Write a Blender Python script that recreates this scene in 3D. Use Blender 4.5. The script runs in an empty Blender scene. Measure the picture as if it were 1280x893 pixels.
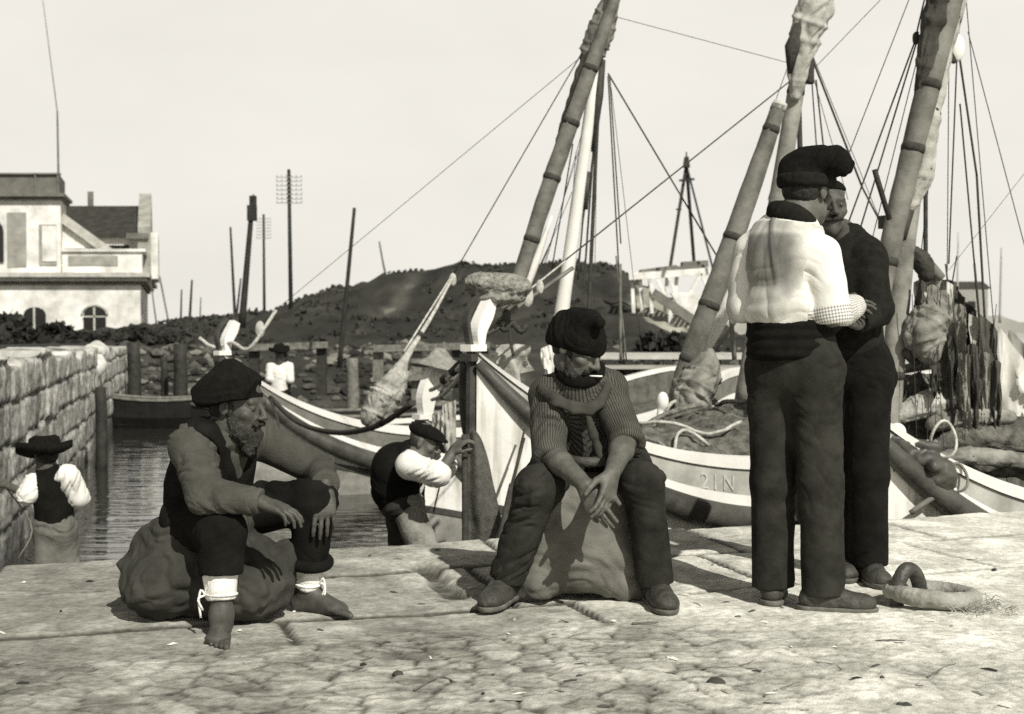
import bpy, math, random
import numpy as np
from mathutils import Vector, Matrix
try:
    import openvdb
except ImportError:
    import pyopenvdb as openvdb

random.seed(7)
SC = bpy.context.scene
COL = SC.collection
R = math.radians
FPX = 1280 * 48.0 / 36.0
CAMZ = 1.08
PITCH = math.atan((446.5 - 405.0) / FPX)
ca, sa = math.cos(PITCH), math.sin(PITCH)

def at(px, py, d):
    """world point seen at photo pixel (px, py) at distance d in front of the camera"""
    u, v = px - 640.0, 446.5 - py
    y = FPX * ca + v * sa
    z = -FPX * sa + v * ca
    k = d / y
    return np.array([u * k, d, CAMZ + z * k])

def A(*v):
    return np.array(v, dtype=float)

def nrm(v):
    v = np.asarray(v, float)
    return v / (np.linalg.norm(v) + 1e-9)

# ------------------------------------------------------------------ noise
def _h(ix, iy, iz, s=0):
    n = (ix * 374761393 + iy * 668265263 + iz * 1274126177 + s * 974711) & 0xffffffff
    n = ((n ^ (n >> 13)) * 1274126177) & 0xffffffff
    n = (n ^ (n >> 16)) & 0xffffffff
    return n.astype(np.float64) / 4294967295.0

def vnoise(P, seed=0):
    """smooth value noise -1..1 on Nx3 points"""
    P = np.asarray(P, float)
    I = np.floor(P).astype(np.int64)
    f = P - I
    f = f * f * f * (f * (f * 6 - 15) + 10)
    o = 0
    for dx in (0, 1):
        wx = f[:, 0] if dx else 1 - f[:, 0]
        for dy in (0, 1):
            wy = f[:, 1] if dy else 1 - f[:, 1]
            for dz in (0, 1):
                wz = f[:, 2] if dz else 1 - f[:, 2]
                o = o + wx * wy * wz * _h(I[:, 0] + dx, I[:, 1] + dy, I[:, 2] + dz, seed)
    return o * 2 - 1

def fbm(P, octv=4, seed=0, gain=.5):
    o, a, t = 0, 1, 0
    P = np.asarray(P, float)
    for i in range(octv):
        o = o + a * vnoise(P * (2.03 ** i) + i * 17.3, seed + i)
        t += a
        a *= gain
    return o / t

def worley(x, y, seed=0, jit=.8):
    """F1, F2 and cell hash on a 2-D jittered grid"""
    ix, iy = np.floor(x).astype(np.int64), np.floor(y).astype(np.int64)
    f1 = np.full(x.shape, 9.0); f2 = np.full(x.shape, 9.0); idh = np.zeros(x.shape)
    z = np.zeros_like(ix)
    for dx in (-1, 0, 1):
        for dy in (-1, 0, 1):
            cx, cy = ix + dx, iy + dy
            jx = .5 + (_h(cx, cy, z, seed) - .5) * jit
            jy = .5 + (_h(cx, cy, z + 1, seed) - .5) * jit
            d = np.hypot(cx + jx - x, cy + jy - y)
            c = _h(cx, cy, z + 2, seed)
            m = d < f1
            f2 = np.where(m, f1, np.minimum(f2, d))
            idh = np.where(m, c, idh)
            f1 = np.where(m, d, f1)
    return f1, f2, idh

def sstep(a, b, x):
    t = np.clip((x - a) / (b - a), 0, 1)
    return t * t * (3 - 2 * t)

# ------------------------------------------------------------------ objects
def tag(o, label=None, cat=None, group=None, kind=None):
    if label: o['label'] = label
    if cat: o['category'] = cat
    if group: o['group'] = group
    if kind: o['kind'] = kind
    return o

def thing(name, loc, label, cat, group=None):
    o = bpy.data.objects.new(name, None)
    o.empty_display_size = .1
    COL.objects.link(o)
    o.location = tuple(loc)
    return tag(o, label, cat, group)

def root_loc(o):
    l = np.zeros(3)
    while o is not None:
        l = l + np.array(o.location)
        o = o.parent
    return l

def mesh(name, V, F, mat, parent=None, smooth=True, attrs=None, loc=None):
    """V, F in world space -> one linked mesh object (local to its parent / loc)"""
    V = np.asarray(V, float)
    off = np.zeros(3)
    if parent is not None: off = root_loc(parent)
    elif loc is not None: off = np.asarray(loc, float)
    me = bpy.data.meshes.new(name)
    V2 = V - off
    me.vertices.add(len(V2))
    me.vertices.foreach_set('co', V2.astype(np.float32).ravel())
    if isinstance(F, np.ndarray):
        n = F.shape[1]; lv = F.ravel().astype(np.int32)
        ls = np.arange(len(F), dtype=np.int32) * n
    else:
        cnt = np.array([len(f) for f in F], dtype=np.int32)
        lv = np.array([i for f in F for i in f], dtype=np.int32)
        ls = np.concatenate([[0], np.cumsum(cnt)[:-1]]).astype(np.int32) if len(cnt) else np.zeros(0, np.int32)
    me.loops.add(len(lv)); me.loops.foreach_set('vertex_index', lv)
    me.polygons.add(len(ls)); me.polygons.foreach_set('loop_start', ls)
    me.update(calc_edges=True)
    me.validate()
    me.polygons.foreach_set('use_smooth', np.full(len(me.polygons), smooth, dtype=bool))
    if attrs:
        for k, a in attrs.items():
            at_ = me.attributes.new(k, 'FLOAT', 'POINT')
            at_.data.foreach_set('value', np.asarray(a, np.float32))
    if mat is not None: me.materials.append(mat)
    o = bpy.data.objects.new(name, me)
    COL.objects.link(o)
    if parent is not None: o.parent = parent
    elif loc is not None: o.location = tuple(loc)
    return o

class MB:
    """collects simple solids into one mesh"""
    def __init__(s): s.V = []; s.F = []; s.n = 0
    def add(s, V, F):
        V = np.asarray(V, float)
        s.V.append(V); s.F += [tuple(i + s.n for i in f) for f in F]; s.n += len(V)
        return s
    def box(s, c, size, rz=0, M=None, jit=0, taper=1):
        sx, sy, sz = [q / 2 for q in size]
        V = np.array([[x * sx * (taper if z > 0 else 1), y * sy * (taper if z > 0 else 1), z * sz] for z in (-1, 1) for y in (-1, 1) for x in (-1, 1)], float)
        if jit: V += np.random.RandomState(s.n + 5).uniform(-jit, jit, V.shape)
        if M is not None: V = V @ np.asarray(M, float).T
        elif rz:
            c_, s_ = math.cos(rz), math.sin(rz)
            V = V @ np.array([[c_, s_, 0], [-s_, c_, 0], [0, 0, 1]])
        return s.add(V + np.asarray(c, float), [(0, 2, 3, 1), (4, 5, 7, 6), (0, 1, 5, 4), (2, 6, 7, 3), (0, 4, 6, 2), (1, 3, 7, 5)])
    def beam(s, a, b, w, h=None, up=(0, 0, 1)):
        a, b = np.asarray(a, float), np.asarray(b, float)
        d = nrm(b - a); u = np.asarray(up, float)
        if abs(d @ u) > .95: u = A(0, 1, 0)
        x = nrm(np.cross(d, u)); y = np.cross(x, d)
        h = h or w
        L = np.linalg.norm(b - a)
        return s.box((a + b) / 2, (w, L, h), M=np.stack([x, d, y], 1))
    def tube(s, pts, rad, n=8, cap=True, rough=0, seed=0):
        P = np.asarray(pts, float)
        m = len(P)
        rad = np.broadcast_to(np.asarray(rad, float), (m,)) if np.ndim(rad) == 0 or len(np.atleast_1d(rad)) == m else np.linspace(rad[0], rad[1], m)
        T = np.gradient(P, axis=0)
        T /= np.linalg.norm(T, axis=1)[:, None] + 1e-9
        u = A(0, 0, 1) if abs(T[0][2]) < .9 else A(1, 0, 0)
        V = []
        rs = np.random.RandomState(seed + 3)
        for i in range(m):
            x = nrm(u - T[i] * (u @ T[i])); y = np.cross(T[i], x); u = x
            for k in range(n):
                a = 2 * math.pi * k / n
                r_ = rad[i] * (1 + (rs.uniform(-rough, rough) if rough else 0))
                V.append(P[i] + r_ * (math.cos(a) * x + math.sin(a) * y))
        F = [(i * n + k, i * n + (k + 1) % n, (i + 1) * n + (k + 1) % n, (i + 1) * n + k) for i in range(m - 1) for k in range(n)]
        if cap:
            F += [tuple(range(n))[::-1], tuple(range((m - 1) * n, m * n))]
        return s.add(V, F)
    def build(s, name, mat, parent=None, smooth=False, loc=None):
        return mesh(name, np.concatenate(s.V), s.F, mat, parent, smooth, loc=loc)

def curve(pts, n=24):
    """Catmull-Rom through points"""
    P = np.asarray(pts, float)
    if len(P) < 3:
        t = np.linspace(0, 1, n)[:, None]
        return P[0] * (1 - t) + P[-1] * t
    Q = np.vstack([2 * P[0] - P[1], P, 2 * P[-1] - P[-2]])
    out = []
    seg = len(P) - 1
    for t in np.linspace(0, seg - 1e-6, n):
        i = int(t); f = t - i
        a, b, c, d = Q[i:i + 4]
        out.append(.5 * ((2 * b) + (c - a) * f + (2 * a - 5 * b + 4 * c - d) * f * f + (3 * b - a - 3 * c + d) * f ** 3))
    return np.array(out)

def sag(a, b, s, n=16):
    t = np.linspace(0, 1, n)[:, None]
    P = np.asarray(a, float) * (1 - t) + np.asarray(b, float) * t
    P[:, 2] -= (4 * s * t * (1 - t))[:, 0]
    return P

# ------------------------------------------------------------------ signed distance sculpting
class Field:
    def __init__(s, lo, hi, h):
        s.h = h; s.lo = np.asarray(lo, float); s.hi = np.asarray(hi, float)
        s.n = np.maximum(np.ceil((s.hi - s.lo) / h).astype(int) + 1, 4)
        s.big = .06
        s.a = np.full(tuple(s.n), s.big, np.float32)
    def _sub(s, lo, hi):
        i0 = np.clip(np.floor((np.asarray(lo) - s.lo) / s.h).astype(int), 0, s.n)
        i1 = np.clip(np.ceil((np.asarray(hi) - s.lo) / s.h).astype(int) + 1, 0, s.n)
        if np.any(i1 <= i0): return None
        ax = [(s.lo[k] + np.arange(i0[k], i1[k]) * s.h).astype(np.float32) for k in range(3)]
        return tuple(slice(a, b) for a, b in zip(i0, i1)), ax[0][:, None, None], ax[1][None, :, None], ax[2][None, None, :]
    def _put(s, sl, d, k, sub):
        a = s.a[sl]
        if sub:
            d = -d
            if k > 0:
                h = np.maximum(k - np.abs(a - d), 0) / k
                s.a[sl] = np.maximum(a, d) + h * h * k * .25
            else: s.a[sl] = np.maximum(a, d)
        else:
            if k > 0:
                h = np.maximum(k - np.abs(a - d), 0) / k
                s.a[sl] = np.minimum(a, d) - h * h * k * .25
            else: s.a[sl] = np.minimum(a, d)
    def cone(s, a, b, ra, rb, k=.02, sub=False, flat=None):
        """tapered capsule; flat=(dir, factor): squash along a direction"""
        a, b = np.asarray(a, float), np.asarray(b, float)
        m = max(ra, rb) * (1 if flat is None or flat[1] >= 1 else 1 / 1) + k + s.h * 3
        q = s._sub(np.minimum(a, b) - m, np.maximum(a, b) + m)
        if q is None: return s
        sl, X, Y, Z = q
        ab = b - a; L2 = ab @ ab + 1e-12
        x, y, z = X - a[0], Y - a[1], Z - a[2]
        t = np.clip((x * ab[0] + y * ab[1] + z * ab[2]) / L2, 0, 1)
        dx, dy, dz = x - t * ab[0], y - t * ab[1], z - t * ab[2]
        if flat is not None:
            f = nrm(flat[0]); q_ = dx * f[0] + dy * f[1] + dz * f[2]
            g = (1 / flat[1] - 1)
            dx = dx + q_ * g * f[0]; dy = dy + q_ * g * f[1]; dz = dz + q_ * g * f[2]
        d = np.sqrt(dx * dx + dy * dy + dz * dz) - (ra + (rb - ra) * t)
        if flat is not None and flat[1] < 1: d = d * (flat[1] ** .5)
        s._put(sl, d.astype(np.float32), k, sub)
        return s
    def chain(s, pts, rad, k=.02):
        for i in range(len(pts) - 1): s.cone(pts[i], pts[i + 1], rad[i], rad[i + 1], k)
        return s
    def ell(s, c, r, Rm=None, k=.02, sub=False):
        c = np.asarray(c, float); r = np.asarray(r, float)
        m = r.max() + k + s.h * 3
        q = s._sub(c - m, c + m)
        if q is None: return s
        sl, X, Y, Z = q
        x, y, z = X - c[0], Y - c[1], Z - c[2]
        if Rm is not None:
            Rm = np.asarray(Rm, float)
            x, y, z = [Rm[0, i] * x + Rm[1, i] * y + Rm[2, i] * z for i in range(3)]
        k0 = np.sqrt((x / r[0]) ** 2 + (y / r[1]) ** 2 + (z / r[2]) ** 2)
        k1 = np.sqrt((x / r[0] ** 2) ** 2 + (y / r[1] ** 2) ** 2 + (z / r[2] ** 2) ** 2) + 1e-6
        s._put(sl, (k0 * (k0 - 1) / k1).astype(np.float32), k, sub)
        return s
    def cutz(s, z, keep='above', k=.004):
        """remove everything below/above a height"""
        Z = (s.lo[2] + np.arange(s.n[2]) * s.h).astype(np.float32)[None, None, :]
        d = (z - Z) if keep == 'above' else (Z - z)
        s.a = np.maximum(s.a, np.broadcast_to(d, s.a.shape))
        return s
    def plane(s, p, n):
        """keep the side the normal points away from"""
        p = np.asarray(p, float); n = nrm(n)
        X, Y, Z = [(s.lo[k] + np.arange(s.n[k]) * s.h).astype(np.float32) for k in range(3)]
        d = (X[:, None, None] - p[0]) * n[0] + (Y[None, :, None] - p[1]) * n[1] + (Z[None, None, :] - p[2]) * n[2]
        s.a = np.maximum(s.a, d.astype(np.float32))
        return s
    def poly(s):
        a = s.a
        a[0] = a[-1] = s.big; a[:, 0] = a[:, -1] = s.big; a[:, :, 0] = a[:, :, -1] = s.big
        g = openvdb.FloatGrid(s.big)
        g.copyFromArray(np.clip(a, -s.big, s.big).astype(np.float32))
        P, T, Q = g.convertToPolygons(isovalue=0.0, adaptivity=0.0)
        V = np.asarray(P, float) * s.h + s.lo
        Q = np.asarray(Q)[:, ::-1]
        return V, Q.astype(np.int32)

def vnormals(V, F):
    a, b, c, d = [V[F[:, i]] for i in range(4)]
    n = np.cross(c - a, d - b)
    N = np.zeros_like(V)
    for i in range(4): np.add.at(N, F[:, i], n)
    return N / (np.linalg.norm(N, axis=1)[:, None] + 1e-12)

def laplace(V, F, it=1, w=.5):
    E = np.vstack([F[:, [0, 1]], F[:, [1, 2]], F[:, [2, 3]], F[:, [3, 0]]])
    E = np.vstack([E, E[:, ::-1]])
    deg = np.bincount(E[:, 0], minlength=len(V)).astype(float)[:, None] + 1e-9
    for _ in range(it):
        S = np.stack([np.bincount(E[:, 0], weights=V[E[:, 1], k], minlength=len(V)) for k in range(3)], 1)
        V = V * (1 - w) + w * S / deg
    return V

def bone_coords(V, segs):
    """for each vertex: soft weights to limb segments, along, around, distance"""
    D, Tt, TH = [], [], []
    for a, b in segs:
        a, b = np.asarray(a, float), np.asarray(b, float)
        ab = b - a; L = np.linalg.norm(ab); d = ab / L
        u = A(0, 0, 1) if abs(d[2]) < .8 else A(0, 1, 0)
        x = nrm(np.cross(d, u)); y = np.cross(d, x)
        q = V - a; t = q @ d
        tc = np.clip(t, 0, L)
        e = q - tc[:, None] * d
        D.append(np.linalg.norm(e, axis=1)); Tt.append(t); TH.append(np.arctan2(e @ y, e @ x))
    return np.array(D), np.array(Tt), np.array(TH)

def folds(V, F, segs, amp=.008, along=16., around=1.6, seed=0, gen=.004, gscale=9., vert=()):
    """cloth folds: ridged wrinkles running round each limb, plus general creasing"""
    N = vnormals(V, F)
    D, T, TH = bone_coords(V, segs)
    W = np.exp(-(D - D.min(0)) / .025); W /= W.sum(0)
    disp = np.zeros(len(V)); mod = .12 + 1.35 * sstep(-.25, .55, fbm(V * 5.5 + seed, 2, seed + 21))
    for i in range(len(segs)):
        L = np.linalg.norm(np.asarray(segs[i][1], float) - np.asarray(segs[i][0], float))
        warp = fbm(V * 5 + i * 7, 2, seed + 3) * .09
        tt = T[i] + .075 * np.sin(TH[i] + i * 1.7) + warp * .7
        al, ar_ = (along * 1.35, around * .42) if i not in vert else (along * .22, around * 1.5)
        q = np.stack([tt * al, np.cos(TH[i]) * ar_, np.sin(TH[i]) * ar_], 1) + i * 11.3
        n1 = 1.1 - 2.6 * np.sqrt(np.abs(vnoise(q, seed)) + .004)
        n2 = 1 - 2.4 * np.sqrt(np.abs(vnoise(q * A(1.9, 1.5, 1.5) + 5, seed + 1)) + .004)
        endb = .6 + .35 * np.exp(-((T[i] - L) / .10) ** 2) + .6 * np.exp(-(T[i] / .12) ** 2)
        disp += W[i] * (n1 * .65 + n2 * .35) * endb * amp * mod
    disp += gen * .6 * fbm(V * gscale + seed, 3, seed + 9)
    i = np.argmin(D, 0)
    ar = np.arange(len(V))
    return V + N * disp[:, None], {'along': T[i, ar], 'around': TH[i, ar], 'seg': i.astype(float)}

# ------------------------------------------------------------------ materials
def tint(v):
    b = .78 + .16 * min(1, v) ** .45
    return (min(1, v * 1.02), v, v * b, 1)

MATS = {}
def mat(name, v, rough=.85, var=.35, scale=6., bump=.0, bscale=60., spec=.25, dark=None, detail=5, ext=None, metal=0.):
    """grey-toned surface; var = amount of albedo variation over noise of that scale"""
    m = bpy.data.materials.new(name); m.use_nodes = True
    MATS[name] = m
    nt = m.node_tree; N = nt.nodes; Lk = nt.links
    bs = N['Principled BSDF']
    bs.inputs['Roughness'].default_value = rough
    bs.inputs['Specular IOR Level'].default_value = spec
    bs.inputs['Metallic'].default_value = metal
    tc = N.new('ShaderNodeTexCoord')
    nz = N.new('ShaderNodeTexNoise'); nz.inputs['Scale'].default_value = scale; nz.inputs['Detail'].default_value = detail; nz.inputs['Roughness'].default_value = .62
    Lk.new(tc.outputs['Object'], nz.inputs['Vector'])
    rp = N.new('ShaderNodeValToRGB')
    lo = dark if dark is not None else v * (1 - var)
    rp.color_ramp.elements[0].position = .32; rp.color_ramp.elements[0].color = tint(lo)
    rp.color_ramp.elements[1].position = .66; rp.color_ramp.elements[1].color = tint(min(.9, v * (1 + var * .5)))
    Lk.new(nz.outputs['Fac'], rp.inputs['Fac'])
    Lk.new(rp.outputs['Color'], bs.inputs['Base Color'])
    m['_col'] = rp.name
    if bump:
        b = N.new('ShaderNodeBump'); b.inputs['Strength'].default_value = bump; b.inputs['Distance'].default_value = .01
        n2 = N.new('ShaderNodeTexNoise'); n2.inputs['Scale'].default_value = bscale; n2.inputs['Detail'].default_value = 4
        Lk.new(tc.outputs['Object'], n2.inputs['Vector'])
        Lk.new(n2.outputs['Fac'], b.inputs['Height']); Lk.new(b.outputs['Normal'], bs.inputs['Normal'])
    return m

def mulcol(m, build):
    """multiply the base colour of material m by the node socket returned from build(nodes, links)"""
    nt = m.node_tree; N = nt.nodes; Lk = nt.links
    bs = N['Principled BSDF']
    src = bs.inputs['Base Color'].links[0].from_socket
    fac = build(N, Lk)
    mx = N.new('ShaderNodeMix'); mx.data_type = 'RGBA'; mx.blend_type = 'MULTIPLY'; mx.inputs['Factor'].default_value = 1
    Lk.new(src, mx.inputs[6]); Lk.new(fac, mx.inputs[7])
    Lk.new(mx.outputs[2], bs.inputs['Base Color'])
    return m

def attr_ramp(name, stops):
    def f(N, Lk):
        a = N.new('ShaderNodeAttribute'); a.attribute_name = name
        r = N.new('ShaderNodeValToRGB')
        el = r.color_ramp.elements
        while len(el) < len(stops): el.new(.5)
        for e, (p, v) in zip(el, stops): e.position = p; e.color = (v, v, v, 1)
        Lk.new(a.outputs['Fac'], r.inputs['Fac'])
        return r.outputs['Color']
    return f
# ------------------------------------------------------------------ camera, light, sky
cd = bpy.data.cameras.new('camera'); cam = bpy.data.objects.new('camera', cd); COL.objects.link(cam)
cd.lens = 48; cd.sensor_width = 36; cd.clip_end = 3000; cd.clip_start = .05
cam.location = (0, 0, CAMZ); cam.rotation_euler = (math.pi / 2 - PITCH, 0, 0)
cd.dof.use_dof = True; cd.dof.focus_distance = 5.2; cd.dof.aperture_fstop = 5.0
SC.camera = cam

SUN_EL, SUN_AZ = 42., 27.          # azimuth: degrees to the right of straight behind the camera
sd = A(math.sin(R(SUN_AZ)) * math.cos(R(SUN_EL)), -math.cos(R(SUN_AZ)) * math.cos(R(SUN_EL)), math.sin(R(SUN_EL)))
sl = bpy.data.lights.new('sun', 'SUN'); sl.energy = 4.9; sl.angle = R(.6); sl.color = (1, .975, .915)
so = bpy.data.objects.new('sun', sl); COL.objects.link(so)
so.rotation_euler = Vector(tuple(sd)).to_track_quat('Z', 'Y').to_euler()
so.location = (0, 0, 20)

w = bpy.data.worlds.new('World'); SC.world = w; w.use_nodes = True
N = w.node_tree.nodes; Lk = w.node_tree.links
bg = N['Background']
sky = N.new('ShaderNodeTexSky'); sky.sky_type = 'NISHITA'; sky.sun_disc = False
sky.sun_elevation = R(SUN_EL); sky.sun_rotation = math.atan2(sd[0], sd[1])
sky.air_density = 1.2; sky.dust_density = 6; sky.ozone_density = 1
bw = N.new('ShaderNodeRGBToBW'); Lk.new(sky.outputs['Color'], bw.inputs['Color'])
# pale, hazy monochrome sky: bright towards the horizon, deeper overhead
tc = N.new('ShaderNodeTexCoord'); sp = N.new('ShaderNodeSeparateXYZ'); Lk.new(tc.outputs['Generated'], sp.inputs[0])
rp = N.new('ShaderNodeValToRGB')
el = rp.color_ramp.elements
el[0].position = .0; el[0].color = (9.5, 9.5, 9.5, 1)
el[1].position = 1.; el[1].color = (.85, .85, .85, 1)
for p_, v_ in ((.24, 9.3), (.42, 1.9)):
    e = el.new(p_); e.color = (v_, v_, v_, 1)
Lk.new(sp.outputs['Z'], rp.inputs['Fac'])
mx = N.new('ShaderNodeMix'); mx.data_type = 'RGBA'; mx.inputs['Factor'].default_value = .88
Lk.new(bw.outputs['Val'], mx.inputs[6]); Lk.new(rp.outputs['Color'], mx.inputs[7])
tn = N.new('ShaderNodeMix'); tn.data_type = 'RGBA'; tn.blend_type = 'MULTIPLY'; tn.inputs['Factor'].default_value = 1
Lk.new(mx.outputs[2], tn.inputs[6]); tn.inputs[7].default_value = (1.035, 1.0, .92, 1)
nz = N.new('ShaderNodeTexNoise'); nz.inputs['Scale'].default_value = 5; nz.inputs['Detail'].default_value = 4
mpn = N.new('ShaderNodeMapping'); mpn.inputs['Scale'].default_value = (1, 1, 2.5); Lk.new(tc.outputs['Generated'], mpn.inputs[0]); Lk.new(mpn.outputs[0], nz.inputs['Vector'])
mrn = N.new('ShaderNodeMapRange'); mrn.inputs['From Min'].default_value = .3; mrn.inputs['From Max'].default_value = .7; mrn.inputs['To Min'].default_value = .955; mrn.inputs['To Max'].default_value = 1.03
Lk.new(nz.outputs['Fac'], mrn.inputs['Value'])
hz_ = N.new('ShaderNodeMix'); hz_.data_type = 'RGBA'; hz_.blend_type = 'MULTIPLY'; hz_.inputs['Factor'].default_value = 1
Lk.new(tn.outputs[2], hz_.inputs[6]); Lk.new(mrn.outputs['Result'], hz_.inputs[7])
Lk.new(hz_.outputs[2], bg.inputs['Color']); bg.inputs['Strength'].default_value = .1

SC.view_settings.view_transform = 'Standard'; SC.view_settings.look = 'None'
SC.view_settings.exposure = 0; SC.view_settings.gamma = 1
SC.render.engine = 'CYCLES'
SC.cycles.use_denoising = False
SC.cycles.sample_clamp_indirect = 2.0; SC.cycles.sample_clamp_direct = 4.0
SC.cycles.max_bounces = 6
# ------------------------------------------------------------------ the quay
ZW = -1.2                                   # water level
def edge_y(x): return 6.9 + .36 * x + .04 * np.sin(x * 1.9) + .025 * np.sin(x * 5.3 + 1)

m_quay = mat('worn_stone', .52, rough=.9, var=.42, scale=3.2, bump=.5, bscale=130, dark=.35, detail=9)
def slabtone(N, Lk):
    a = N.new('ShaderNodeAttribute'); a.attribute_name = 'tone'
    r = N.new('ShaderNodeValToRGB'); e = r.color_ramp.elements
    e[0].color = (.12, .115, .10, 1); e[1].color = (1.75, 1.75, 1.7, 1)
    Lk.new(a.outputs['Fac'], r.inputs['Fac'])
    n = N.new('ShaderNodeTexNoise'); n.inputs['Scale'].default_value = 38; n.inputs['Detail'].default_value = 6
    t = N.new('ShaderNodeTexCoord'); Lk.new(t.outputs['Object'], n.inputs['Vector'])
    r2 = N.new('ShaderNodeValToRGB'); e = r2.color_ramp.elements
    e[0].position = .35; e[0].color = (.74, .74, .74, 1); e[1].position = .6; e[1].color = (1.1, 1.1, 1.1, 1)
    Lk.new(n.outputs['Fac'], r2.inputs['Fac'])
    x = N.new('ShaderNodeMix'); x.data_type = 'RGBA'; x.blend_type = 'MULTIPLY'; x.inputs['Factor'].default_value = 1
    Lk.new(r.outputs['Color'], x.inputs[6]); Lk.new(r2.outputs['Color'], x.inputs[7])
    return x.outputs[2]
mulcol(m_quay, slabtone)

def quay_height(x, y):
    P = np.stack([x, y, np.zeros_like(x)], 1)
    wob = fbm(P * 1.4, 3, 5) * .12
    wob2 = fbm(P * 1.1 + 9, 3, 8) * .10
    # cobbles near the camera
    cx, cy = x * 7.6 + fbm(P * 3, 2, 2) * .7, y * 11.0 + fbm(P * 3 + 4, 2, 3) * .7
    f1, f2, cid = worley(cx, cy, 3, .78)
    gap = sstep(.0, .17, f2 - f1)
    gap = gap * (.7 + .3 * sstep(-.3, .4, fbm(P * 2.2 + 5, 3, 19)))+ .3 * (1 - sstep(-.3, .4, fbm(P * 2.2 + 5, 3, 19)))
    cob = gap * .008 + (cid - .5) * .005 + np.abs(fbm(P * 11, 3, 44)) * .006
    # large slabs along the edge: rows parallel to the quay line
    v = (y - (6.9 + .36 * x)) * .94 + wob * .4               # 0 at the edge, negative inland
    row = np.floor(-v / .78)
    fv = -v / .78 - row
    u = x * 1.06 + (y - 6.9) * .3 + wob2 * .5 + row * .61 + _h(row.astype(np.int64), row.astype(np.int64) * 0, row.astype(np.int64) * 0, 4) * 1.7
    wdt = 1.25
    col_ = np.floor(u / wdt); fu = u / wdt - col_
    sid = _h(row.astype(np.int64), col_.astype(np.int64), row.astype(np.int64) * 0 + 3, 9)
    ju = np.minimum(fu, 1 - fu) * wdt; jv = np.minimum(fv, 1 - fv) * .78
    rg = np.abs(fbm(P * 7, 3, 31)) * .05
    joint = sstep(.004, .032, np.minimum(ju, jv) - rg * .35 + .004)
    slab = (joint - 1) * .016 + (sid - .5) * .014
    slabmask = sstep(-.3, .05, v + 1.72 + fbm(P * 1.7, 3, 12) * .25 + .22 * sstep(.2, 2.2, x) )
    # smoother, dustier towards the right
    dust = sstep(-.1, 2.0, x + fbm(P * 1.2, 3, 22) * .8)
    hgt = (cob * (1 - .8 * dust)) * (1 - slabmask) + slab * (1 - .45 * dust) * slabmask
    jt = (1 - gap) * (1 - slabmask) * (1 - .72 * dust) * .75 + (1 - joint) * slabmask * (1.45 - .7 * dust)
    pit = fbm(P * 18, 4, 41); big = fbm(P * .8, 3, 51); mid = fbm(P * 5, 4, 61)
    hgt += pit * .0035 + mid * .006 + big * .012
    # the long dark crack at far left
    cr = np.abs(x - (-2.3 - (6.3 - y) * .02) + fbm(P * 2.5, 3, 71) * .13)
    crk = 1 - sstep(.012, .07, cr)
    hgt -= crk * .04
    # broken open joint left of the middle sack
    cr2 = np.minimum(np.abs((x + .36) + (y - 5.9) * .30 + fbm(P * 6, 2, 75) * .04) + sstep(.35, .5, np.abs(y - 5.75)) , 9)
    crk2 = 1 - sstep(.02, .07, cr2)
    hgt -= crk2 * .035
    low = sstep(.02, .3, -mid + .1 * (1 - slabmask)) * .5
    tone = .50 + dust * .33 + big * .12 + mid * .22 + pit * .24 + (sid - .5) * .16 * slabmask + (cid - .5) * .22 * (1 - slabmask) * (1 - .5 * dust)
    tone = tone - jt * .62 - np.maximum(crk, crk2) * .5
    left = sstep(.5, -1.7, x + fbm(P * .9, 2, 81) * .5 - .35 * (y - 5))  # vignette-like fall-off to the left and front painted into the paving colour
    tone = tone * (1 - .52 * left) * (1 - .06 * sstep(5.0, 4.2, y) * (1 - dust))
    return hgt, np.clip(tone, 0.02, 1)

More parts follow.
